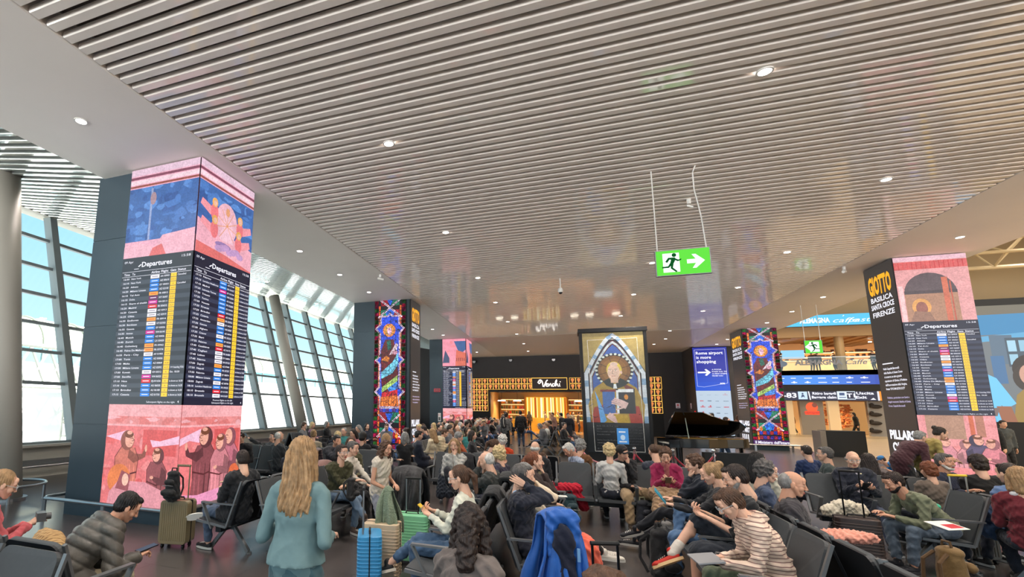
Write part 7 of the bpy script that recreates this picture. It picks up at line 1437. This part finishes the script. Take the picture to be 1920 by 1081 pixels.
i = P_(label='elderly person with white curly hair in a bright orange top seen from behind', px=(942, 815), face=104, f=True, hair=('curly', 'white'), top=('sweater', (218, 74, 34)), lean=-6, bottom=('trousers', BLK), lod=1)
i = P_(label='bald elderly man with clasped hands at his mouth facing left, dark jacket', px=(914, 859), zt=1.23, face=172, lean=-4, head=(8, -16), hair=('balding', 'white'), top=('jacket', (52, 54, 52)), bottom=('trousers', (60, 62, 68)), arms=('chin', 'face'), skin='a')
i = P_(label='woman with short curly blond hair and purple navy jacket behind the bald elderly man', px=(936, 847), zt=1.24, face=160, f=True, hair=('curly', 'fair'), head=(20, -10), top=('jacket', (46, 42, 62)), bottom=('trousers', NVY), arms='lap', lod=0)
i = P_(label='young woman with glasses, dark tied hair and cream jumper reading a yellow phone, legs crossed', px=(864, 887), zt=1.24, face=178, f=True, lean=-12, curl=14, head=(-6, -14), hair=('pony', 'brown'), glasses=(90, 60, 50), top=('sweater', (214, 214, 198)), bottom=('jeans', (66, 92, 122), .86), legs='crossR', arms='phone', hand='grip', shoe=((28, 27, 28), (206, 196, 180), (206, 180, 140)))
phone(i, 'yellow cased phone held by the young woman in the cream jumper', (226, 190, 60), scr=1)
held(i, 'crossbody_strap', MB().tube([i['N']+i['xs']*.09+i['fw']*.03, i['C']+i['fw']*.16, i['P']+V(-.14, .06, .1)], .014, 6), mat('strap black', BLK), V(0, 0, 0), None, 'black crossbody strap over the cream jumper', 'strap')
i = P_(label='grey haired man in navy blazer and pale blue collar phoning, facing right, centre', px=(976, 879), zt=1.27, face=4, lean=-16, curl=14, head=(2, -6), hair=('short', 'greydark'), top=('jacket', (34, 37, 50)), collar=(150, 180, 215), bottom=('trousers', (70, 66, 60)), arms=('ear', 'rest'), legs='flat'); phone(i, 'black phone at the ear of the man in the navy blazer', ear=True, hand=0)
i = P_(label='person in cream trousers and white shoes stretched out right of the blue draped jacket', at=(-.36, 5.6, 0), face=-18, f=True, lean=-22, head=(20, -4), hair=('bob', 'grey'), top=('shirt', (226, 206, 180)), bottom=('wide', (222, 204, 182)), legs=((.12, .78, .08), (-.10, .70, .10)), arms=('chin', 'ear'), shoe=((226, 216, 202), (232, 226, 216)))
i = P_(label='woman with auburn ponytail and dark coat watching to the right, centre', px=(1000, 855), zt=1.27, face=8, f=True, lean=-12, head=(4, 0), hair=('pony', 'auburn'), top=('coat', (52, 38, 36)), scarf=(150, 136, 104), bottom=('trousers', (40, 34, 34)), legs='stretch', arms=('chin', 'lap'), shoe=((222, 214, 202), (230, 226, 218)))
i = P_(label='small child in a pink top beyond the auburn haired woman', px=(1016, 845), zt=1.12, s=.82, face=20, f=True, hair=('bob', 'brown'), top=('sweater', (232, 150, 166)), bottom=('trousers', (150, 60, 80)), lod=1)
i = P_(label='bald man with white fringe and black jacket seen from behind near the golden floor reflections', px=(1003, 827), face=88, hair=('bald', 'white'), top=('coat', BLK), lean=-4, lod=1)
i = P_(label='white haired man in pale blue shirt looking down at the red jacket on his lap', px=(1068, 834), zt=1.24, face=206, lean=10, curl=10, head=(0, -36), hair=('short', 'white'), top=('shirt', (172, 182, 204)), bottom=('jeans', (38, 52, 70)), arms='cross', skin='b')
i = P_(label='grey haired woman in a brown cardigan behind the man in the pale blue shirt', px=(1088, 824), face=60, f=True, hair=('curly', 'grey'), top=('cardigan', (120, 80, 48)), lod=1)
i = P_(label='blond woman in a white strapped top seen from behind before the exhibit panel', px=(1142, 832), face=84, f=True, hair=('curly', 'fair'), top=('tee', (206, 204, 200), .5), lod=1)
i = P_(label='man in black cap, black jumper and khaki trousers slumped with face on hand', px=(1166, 850), zt=1.16, face=-64, lean=-6, side=10, head=(-10, -22), tilt=16, hair=('short', 'dark'), cap=(30, 30, 34), top=('sweater', (32, 32, 36)), bottom=('wide', (170, 144, 110)), arms=('lap', 'chin'), legs='wide', shoe=((92, 80, 70), (110, 100, 90)))
i = P_(label='man with short receding brown hair and slate tee facing the piano, seen from behind', px=(1226, 832), face=112, hair=('buzz', 'brown'), top=('tee', (60, 66, 80), .5), lod=1)
i = P_(label='woman in a magenta cardigan and patterned scarf reading her phone, facing the viewer', px=(1247, 846), zt=1.25, face=-96, f=True, lean=-4, head=(0, -26), hair=('puffy', 'brown'), top=('cardigan', (150, 30, 76)), scarf=(150, 80, 80), bottom=('trousers', (150, 120, 92)), arms='phone', legs='flat'); phone(i, 'phone held by the woman in the magenta cardigan', (120, 100, 84), scr=1)
i = P_(label='young man with curly top hair in navy resting chin on hand, legs stretched left', px=(1304, 860), zt=1.27, face=176, lean=-10, head=(-8, -10), hair=('puffy', 'brown'), top=('hoodie', (28, 32, 44)), bottom=('trousers', (26, 28, 36)), legs=((.10, .86, .08), (-.02, .76, .30)), arms=('cross', 'chin'), shoe=((34, 34, 40), (206, 202, 196)), skin='a')
i = P_(label='blond woman with hair band reading a turquoise tablet beside the bearded man in black', px=(1337, 890), Y=6.65, face=172, f=True, lean=-12, head=(0, -20), hair=('bun', 'blond'), top=('sweater', (34, 34, 38)), bottom=('jeans', (96, 128, 168)), arms=((.06, .42, .34), (-.12, .42, .30)), legs='kneeR', lod=0)
b = MB(); b.box(-.12, .12, -.085, .085, -.006, .006); held(i, 'tablet', b, mat('turquoise case', (40, 150, 180), rough=.5), (i['wr'][0][0]+i['wr'][1][0])/2+i['fw']*.12+V(0, 0, .06), rot_to(i['fw']*.6+V(0, 0, .8), i['fw']*-.8+V(0, 0, .6)), 'turquoise cased tablet read by the blond woman', 'tablet')
i = P_(label='grey bearded man in a black tee and shorts with bare crossed legs and red shoes', px=(1381, 877), zt=1.33, Y=5.95, s=1.04, face=176, lean=-10, head=(0, -20), hair=('short', 'dark'), beard='grey', top=('tee', (26, 27, 30), .5), bottom=('shorts', (34, 40, 50)), legs=((-.06, .62, .44), (-.10, .44, .08)), arms='phone', shoe=((190, 44, 30), (226, 190, 140), (235, 225, 215)), sock=(214, 206, 196)); phone(i, 'phone in the hands of the bearded man in black')
i = P_(label='woman with glasses and dark cropped hair in a striped cream hoodie bent over a tablet', px=(1372, 934), zt=1.17, face=186, f=True, lean=12, curl=18, head=(0, -34), hair=('short', 'brown'), glasses=(60, 44, 40), top=('hoodie', (232, 206, 186), .94, stripe_m), bottom=('trousers', (112, 122, 98), .86), legs=((.12, .50, .08), (-.10, .66, .10)), arms=((.10, .36, .14), (-.06, .44, .13)), shoe=((200, 60, 40), (230, 220, 210)))
b = MB(); b.box(-.14, .14, -.10, .10, -.006, .006); held(i, 'tablet', b, mat('grey tablet', (150, 152, 156), rough=.4), i['P']+V(.0, .52, .14), Matrix.Rotation(-.15, 3, 'X'), 'grey tablet on the knees of the woman in the striped hoodie', 'tablet')
i = P_(label='woman with very long dark brown hair seen from behind, cut by the bottom edge', px=(880, 985), zt=1.2, face=70, f=True, hair=('wavy', 'dark'), head=(-20, -12), top=('cardigan', (110, 100, 96)), bottom=('trousers', BLK), lean=-4)
i = P_(label='brown haired crown of a seated head just above the bottom edge, centre', px=(1136, 1074), face=110, hair=('puffy', 'brown'), top=('sweater', (90, 84, 80)), bottom=('trousers', BLK), lod=1)
i = P_(label='grey curly haired man with glasses and slate blue collar facing right', px=(1432, 867), zt=1.3, face=-8, lean=-14, head=(0, -14), hair=('curly', 'greydark'), glasses=(70, 66, 64), top=('shirt', (66, 78, 104)), bottom=('trousers', NVY))
i = P_(label='balding man in a charcoal jacket with round arm patch facing right', px=(1480, 891), zt=1.28, face=-14, lean=-12, head=(0, -10), hair=('balding', 'grey'), top=('jacket', (58, 54, 58)), collar=(110, 104, 100), bottom=('jeans', (70, 84, 104)), arms='lap', skin='b')
sh, el, wr, _ = i['arms'][0]; b = MB(); b.tube([(0, 0, 0), (.008, 0, 0)], .045, 16); b.tube([(.008, 0, 0), (.011, 0, 0)], .03, 14); held(i, 'arm_patch', b, mat('patch', (190, 180, 176)), sh.lerp(el, .7)+i['xs']*.058, None, 'round pale badge on the sleeve of the charcoal jacket', 'patch')
i = P_(label='woman with straight black hair and cream strapped top facing away, beside the pale floor', px=(1418, 847), face=50, f=True, hair=('long', 'black'), head=(16, 0), top=('tee', (216, 208, 188), .5), lod=1)
i = P_(label='boy with brown hair in a navy blue printed shirt seen from behind', px=(1512, 840), face=110, s=.95, hair=('short', 'dark'), top=('tee', (34, 54, 96), .5), zt=1.2, lod=1)
i = P_(label='grey haired man with glasses in dark green looking left, beside the boy in navy', px=(1548, 837), face=160, hair=('short', 'greydark'), glasses=(90, 70, 66), head=(0, 0), top=('sweater', (64, 74, 74)), lod=1)
i = P_(label='old man with glasses and navy coat with cream collar holding a phone, facing the viewer', px=(1597, 849), zt=1.29, face=-98, lean=-12, head=(4, -14), hair=('bald', 'grey'), glasses=(90, 80, 76), top=('coat', (32, 36, 50)), collar=(222, 208, 170), bottom=('jeans', (50, 62, 88)), legs='fwd', arms='phone', skin='a'); phone(i, 'black phone in the hands of the old man in the navy coat')
held(i, 'shirt_front', blob([('c', i['C']+i['fw']*.10, i['N']+i['fw']*.08-i['d2']*.05, .07, .05, .6)], .01, 2, disp=folds(.003, 30)), cloth('grey shirt front', (188, 180, 190)), V(0, 0, 0), None, 'pale lilac shirt front under the navy coat', 'shirt')
i = P_(label='person with very long dark hair right of the old man in the navy coat', s=.95, Y=10.25, px=(1626, 850), face=84, f=True, hair=('longback', 'dark'), top=('sweater', (44, 32, 34)), lod=1)
i = P_(label='child in a blue cap and bright blue tee bending forward on the pale floor', px=(1652, 849), zt=1.0, sit=False, s=.72, face=172, lean=58, curl=20, head=(0, -30), hair=('short', 'brown'), cap=(50, 120, 180), top=('tee', (40, 130, 200), .5), bottom=('trousers', (30, 44, 84)), arms=((.12, .5, .02), (-.1, .52, .0)), legs=((.10, .02, .08), (-.10, .02, .08)), shift=(0, 0, -.04), lod=1)
i = P_(label='bearded man in a green grey jumper leaning on his knees over a phone, right foreground', px=(1676, 888), Y=8.2, face=188, lean=36, curl=10, head=(-4, -24), hair=('short', 'dark'), beard='black', top=('sweater', (112, 116, 92)), bottom=('jeans', (100, 114, 130)), legs='flat', arms=((.08, .56, .13), (-.10, .54, .11)), shoe=((34, 34, 40), (60, 60, 64)), skin='b'); phone(i, 'phone held low by the man in the green grey jumper')
i = P_(label='person in a maroon jacket bending forward before the right pillar text', px=(1722, 811), zt=1.52, sit=False, face=20, lean=30, curl=24, head=(0, -20), hair=('short', 'grey'), top=('coat', (66, 32, 40)), bottom=('trousers', BLK), arms=((.1, .4, .1), (-.1, .4, .1)), lod=1)
i = P_(label='woman in a mustard jumper with dark knotted hair standing bent to the right', px=(1760, 806), zt=1.58, sit=False, face=-4, f=True, lean=20, curl=18, head=(0, -24), hair=('bun', 'dark'), top=('sweater', (166, 148, 86)), bottom=('trousers', BLK), arms=((.12, .44, .06), (-.1, .44, .1)), lod=1)
i = P_(label='grey bearded man with swept hair in navy turning right, behind the yellow trolley grip', px=(1768, 856), zt=1.28, face=-62, lean=-8, head=(4, 0), hair=('short', 'greydark'), beard='white', top=('sweater', (36, 40, 60)), bottom=('trousers', NVY), arms=((.22, .34, .32), (-.1, .3, .2)), skin='b')
i = P_(label='person with short reddish brown hair just behind the grey bearded man', s=.92, f=True, px=(1740, 866), face=100, hair=('puffy', 'auburn'), top=('sweater', (110, 96, 86)), lod=1)
i = P_(label='person with thick dark cropped hair and black top facing the right pillar', px=(1832, 853), face=92, hair=('puffy', 'dark'), top=('sweater', (28, 26, 26)), lod=1)
i = P_(label='person in a denim jacket at the right edge behind the beige folded coat', px=(1890, 868), face=110, hair=('short', 'dark'), top=('jacket', (84, 110, 150)), lod=1)
i = P_(label='person with fair bobbed hair and dark red white trimmed top at the right edge', px=(1912, 897), zt=1.2, face=60, f=True, hair=('bob', 'blond'), top=('sweater', (110, 34, 44)), collar=(226, 226, 230), lod=0)
i = P_(label='person mostly outside the right edge with long black trousered legs stretched left', at=(5.35, 5.35, 0), face=176, lean=-16, hair=('short', 'dark'), top=('sweater', (52, 50, 54)), bottom=('trousers', (22, 22, 25)), legs=((.14, .88, .08), (-.08, .84, .12)), shoe=((24, 24, 26), (40, 40, 42)))
bench(5.35, 5.3, 180, 2, 'bench at the lower right corner under the stretched black legs')
soft('coat', [('c', (-.2, 0, .1), (.2, .02, .08), .1, .09), ('c', (0, .1, .1), (.1, .1, .05), .1, .1)], cloth('beige coat', (196, 180, 150)), (5.85, 8.9, .46), 10, 'beige folded coat on the bench at the right edge', 'coat', .014, .014, 24)
# --- standing figures further away
def stander(px, py, base_y, label, **k):
    g = atz(px, base_y, 0); k.setdefault('lod', 1 if g.y < 30 else 2); return person(dict(label=label, at=(g.x, g.y, 0), sit=False, **k))
stander(978, 838, 838, 'man in a black jacket and jeans standing with his back turned before the chocolate shop', face=96, hair=('short', 'black'), top=('jacket', (26, 25, 28)), bottom=('jeans', (60, 78, 104)), s=1.05)
i = stander(949, 846, 846, 'standing traveller with black and white backpack beside the man in the black jacket', face=70, hair=('puffy', 'dark'), top=('sweater', (120, 118, 116)), bottom=('trousers', BLK)); bp = backpack(i['M']@(i['C']-i['fw']*.2-V(0, 0, .15)), 70+90, (46, 44, 46), 'black and pale backpack worn by the standing traveller at centre', .95, (214, 206, 196))
i = stander(1358, 872, 872, 'man in dark jacket and jeans reading a phone as he walks before the blue panel', face=-18, head=(0, -26), hair=('buzz', 'dark'), top=('jacket', (44, 46, 52)), bottom=('jeans', (54, 80, 112)), arms=((.10, .32, .22), (-.1, .3, .2)), legs='stride', lean=4); phone(i, 'phone read by the man walking before the blue panel')
stander(1334, 838, 842, 'person in an olive jacket standing close against another before the white logo panel', face=30, hair=('short', 'dark'), top=('jacket', (70, 70, 56)), bottom=('trousers', BLK), legs='stride', arms=((.1, .26, .1), (-.1, .26, .1)))
stander(1344, 838, 836, 'taller person embracing the one in the olive jacket before the white logo panel', face=200, hair=('short', 'dark'), top=('jacket', (58, 60, 58)), bottom=('trousers', NVY), s=1.04, arms=((.1, .28, .3), (-.1, .28, .3)))
stander(1387, 837, 837, 'woman in brown jumper and wide black trousers by the far right pillar, hand at face', face=-60, f=True, hair=('long', 'brown'), top=('sweater', (150, 96, 74)), bottom=('wide', BLK), arms=('face', 'side'), s=1.0)
stander(1489, 812, 812, 'walker in an ochre jacket with a dark bag before the first lit shop opening', face=200, hair=('short', 'dark'), top=('jacket', (120, 80, 44)), bottom=('trousers', BLK), legs='stride', s=1.05)
stander(1548, 812, 812, 'walker with white top and black backpack before the grey shop block', face=190, hair=('short', 'black'), top=('tee', (214, 208, 196), .5), bottom=('trousers', (206, 190, 160)), s=1.08)
stander(1558, 811, 811, 'walker in black beside the one with the white top', face=10, f=True, hair=('bob', 'dark'), top=('jacket', BLK), bottom=('trousers', BLK), arms=((.1, .3, .3), (-.1, .1, .0)), s=1.0)
stander(1610, 822, 822, 'walker in a long black coat striding left before the orange lit shop', face=176, f=True, hair=('bob', 'black'), top=('coat', (26, 24, 26)), bottom=('trousers', BLK), legs='stride', s=1.12)
i = stander(1903, 1, 862, 'woman in a coral tee with dark bun reading a white sheet at the right edge', face=184, f=True, head=(0, -22), hair=('bun', 'dark'), top=('tee', (222, 92, 100), .5), bottom=('trousers', BLK), arms=((.08, .36, .26), (-.1, .36, .24)), s=1.02); b = MB().box(-.12, .12, -.16, .16, 0, .004); held(i, 'paper_sheet', b, M_white, (i['wr'][0][0]+i['wr'][1][0])/2+i['fw']*.14+V(0, 0, .05), rot_to(i['fw']+V(0, 0, .25), V(0, 0, 1)), 'white sheet read by the woman in coral at the right edge', 'paper')
stander(1870, 1, 858, 'person in dark grey standing half hidden beside the woman in coral', face=-20, hair=('short', 'dark'), top=('jacket', (52, 54, 56)), bottom=('trousers', BLK))
stander(1272, 1, 838, 'person in a dark jacket standing behind the open piano lid', face=210, hair=('short', 'black'), top=('jacket', BLK), bottom=('trousers', BLK), arms=('face', 'side'))
hc = ['black', 'dark', 'brown', 'fair', 'grey']
for q, (px, tcx, dl) in enumerate(((945, (40, 30, 26), 'at the ochre counter'), (993, (60, 46, 40), 'before the glowing fluted panel'), (1024, (120, 100, 90), 'near the middle shelves'), (1034, (200, 180, 160), 'beside the middle shelves in pale clothes'), (1047, (226, 200, 120), 'in yellow by the ice display'), (1073, (110, 110, 110), 'in grey at the right end'), (1084, (90, 70, 60), 'in brown at the right end'))):
    p = aty(px, 790, 43.6+.5*(q % 3)); person(dict(label='customer %s inside the chocolate shop' % dl, at=(p.x, p.y, 0), sit=False, face=70+47*q, hair=(('short', 'long')[q % 2], hc[q % 5]), top=('sweater', tcx), bottom=('trousers', BLK), lod=2, f=bool(q % 2)))
for q, (px, Y, tcx, dl) in enumerate(((1056, 27.5, (24, 23, 26), 'tall person in a long black coat standing left of the exhibit'), (1040, 30.0, (150, 110, 96), 'person in a dusty pink top standing left of the exhibit'), (1066, 26.0, (30, 34, 46), 'person in navy standing hard against the exhibit frame'), (770, 30.5, (30, 34, 44), 'white haired person in black standing far back left of the third pillar'), (764, 31.0, (60, 60, 66), 'dark figure beside the white haired one far back'))):
    p = aty(px, 800, Y); person(dict(label=dl, at=(p.x, p.y, 0), sit=False, face=150+61*q, hair=('short', ('black', 'brown', 'dark', 'white', 'black')[q]), top=('jacket' if q != 1 else 'sweater', tcx), bottom=('trousers', BLK), lod=2))
for q, (px, tcx) in enumerate(((1463, (90, 110, 130)), (1522, (60, 40, 40)), (1534, (50, 50, 56)), (1567, (96, 76, 60)), (1578, (60, 62, 60)), (1640, (70, 80, 96)))):
    p = aty(px, 680, MZ+1.6); person(dict(label='%s cafe guest on the upper gallery' % ('leftmost', 'second from left', 'third from left', 'fourth from left', 'fifth from left', 'rightmost')[q], at=(p.x, p.y, 5.5), sit=False, face=40*q, hair=('short', hc[q % 5]), top=('jacket', tcx), bottom=('trousers', BLK), lod=2))
for q, (px, tcx) in enumerate(((1838, (50, 52, 50)), (1852, (96, 98, 90)), (1866, (40, 42, 46)), (1882, (70, 76, 80)))):
    p = aty(px, 830, 21.5); person(dict(label='%s of the dim standing people below the video screen' % ('leftmost', 'second', 'third', 'rightmost')[q], at=(p.x, p.y, 0), sit=False, face=60+70*q, hair=('short', 'dark'), top=('jacket', tcx), bottom=('trousers', BLK), lod=2))

# --- the distant seated crowd: a few seated figures with their own clothes, copied seat by seat
protos = []
for q in range(8):
    inf = person(dict(label='tmp', at=(0, 0, 0), face=90, lod=2, f=bool(q % 2), hair=(('short', 'long', 'balding', 'bob', 'short', 'bun', 'curly', 'puffy')[q], 'dark'), top=(('jacket', 'sweater', 'hoodie', 'cardigan', 'shirt', 'coat', 'puffer', 'sweater')[q], (100, 100, 100+q)), bottom=('trousers', (40, 40, 40+q)), lean=(-14, -10, 4, -16, -6, -12, 8, -14)[q], head=((0, 20, -15, 5, 0, 30, -30, 10)[q], (-10, -20, -26, -4, -18, -6, -24, -12)[q]), legs=('flat', 'crossR', 'fwd', 'flat', 'crossL', 'flat', 'flat', 'stretch')[q], arms=('lap', 'phone', 'phone', 'cross', 'knee', 'lap', 'phone', 'chin')[q] if q != 7 else ('chin', 'lap')))
    protos.append(inf['root'])
    for ch in inf['root'].children:
        if ch.name.split('.')[0] not in ('shoe',): ch.material_slots[0].link = 'OBJECT'; ch.material_slots[0].material = ch.data.materials[0]
CN = {'black': BLK, 'navy': NVY, 'grey': (110, 110, 114), 'beige': (196, 176, 150), 'pink': (206, 130, 140), 'red': (170, 40, 44), 'white': (214, 210, 204), 'olive': (84, 82, 58), 'brown': (104, 76, 58), 'blue': (70, 104, 150), 'teal': (60, 140, 140), 'mauve': (130, 96, 120), 'rust': (170, 84, 50), 'charcoal': (58, 58, 62)}
TOPM = {k: cloth('crowd top '+k, v) for k, v in CN.items()}; BOTM = {k: cloth('crowd trousers '+k, CN[k]) for k in ('black', 'navy', 'grey', 'charcoal', 'blue')}
used = {}; rr = random.Random(21); cnt = 0
OCC = [o.matrix_world.translation.copy() if False else o.location.copy() for o in bpy.data.objects if o.get('category') == 'person' and o.get('label') != 'tmp']
PIL = [(-8.4, -5.6, 17.8, 19.4), (-8.4, -5.7, 29.2, 31.4), (-8.4, -5.8, 6, 7.8), (.3, 3, 20.3, 21.6)]
def seat_person(x, y, f, where):
    global cnt
    if any((p.x-x)**2+(p.y-y)**2 < .5**2 for p in OCC) or any(a-.5 < x < b+.5 and c-.65 < y < d+.5 for a, b, c, d in PIL): return
    OCC.append(V(x, y, 0))
    pr = protos[rr.randrange(8)]; tk = rr.choice(['black', 'black', 'black', 'navy', 'navy', 'charcoal', 'grey', 'beige', 'pink', 'red', 'white', 'olive', 'brown', 'blue', 'teal', 'mauve', 'rust', 'charcoal', 'charcoal']); hk = rr.choice(['black', 'dark', 'dark', 'brown', 'blond', 'grey', 'white', 'fair'])
    if cnt < 8: c = protos[cnt]; 
    else: c = copy_tree(pr)
    c.location = (x, y, 0); c.rotation_euler = (0, 0, (f+rr.uniform(-14, 14))*D2R-math.pi/2)
    c.rotation_euler = (0, 0, (f+rr.uniform(-14, 14))*D2R-math.pi/2); hs = 'hair'
    for ch in c.children:
        n = ch.name.split('.')[0]
        if n == 'hair': ch.material_slots[0].material = M_hair(hk)
        elif n == 'trousers': ch.material_slots[0].material = BOTM[rr.choice(list(BOTM))]
        elif n != 'shoe': gn = n.replace('_', ' ')
    for _t in range(60):
        base = 'seated traveller with %s hair and a %s %s, %s' % (hk, tk, gn, where)
        if base not in used: break
        tk = rr.choice(list(TOPM)); hk = rr.choice(['black', 'dark', 'brown', 'blond', 'grey', 'white', 'fair'])
    for ch in c.children:
        n = ch.name.split('.')[0]
        if n == 'hair': ch.material_slots[0].material = M_hair(hk)
        elif n not in ('shoe', 'trousers'): ch.material_slots[0].material = TOPM[tk]
    used[base] = used.get(base, 0)+1
    if used[base] > 1: pass
    tag(c, base, 'person', 'distant seated crowd'); cnt += 1
for k, (x, y, f) in enumerate(far_b):
    if rr.random() < .88: seat_person(x, y, f, ('%s row past the second pillar' % ordn[min(3, int((y-16.5)/4.2))]) if x < -3 else 'bench %s of the exhibit' % ('left', 'far left', 'well beyond')[int((y-22)/4.5) % 3])
for y, f, x, wh in ((13.6, 180, -4.5, 'mid hall bench'), (16.0, 0, -3.7, 'mid hall bench'), (15.8, 180, -4.5, 'mid hall bench'), (15.8, 0, -9.1, 'bench by the glass wall'), (16.5, 0, -9.1, 'bench by the glass wall'), (17.7, 0, -9.1, 'bench by the glass wall'), (17.1, 180, -9.9, 'bench by the glass wall')): seat_person(x, y, f, wh)
for x, f, y, wh in ((-7.4, 90, 10.74, 'bench behind the reclining man'), (-5.3, 90, 10.74, 'bench behind the reclining man'), (-4.6, 90, 10.74, 'bench behind the reclining man')): seat_person(x, y, f, wh)
for px, py, f in ((646, 806, -60), (655, 812, 200), (664, 808, -80), (674, 800, -90), (690, 797, -50), (697, 800, -100), (725, 797, -80), (760, 815, 100), (728, 818, 60), (787, 812, 40), (862, 815, 30), (868, 800, 200), (880, 806, -60), (890, 812, 20)):
    p = atz(px, py, 1.25); seat_person(p.x, p.y, f, 'near the %s' % ('stained glass pillar foot' if px < 745 else 'dark lettered pillar side' if px < 800 else 'salmon lit third pillar' if px < 1000 else 'pale blue shirt man'))
for q in range(34):
    x = rr.uniform(-7.5, -2.6); y = rr.uniform(24, 38); seat_person(x, y, rr.choice([0, 180, -90, 90]), 'packed far seats, %s part' % ('left', 'middle', 'right')[int((x+7.5)/1.7) % 3])

bpy.data.objects.remove(_tmp)
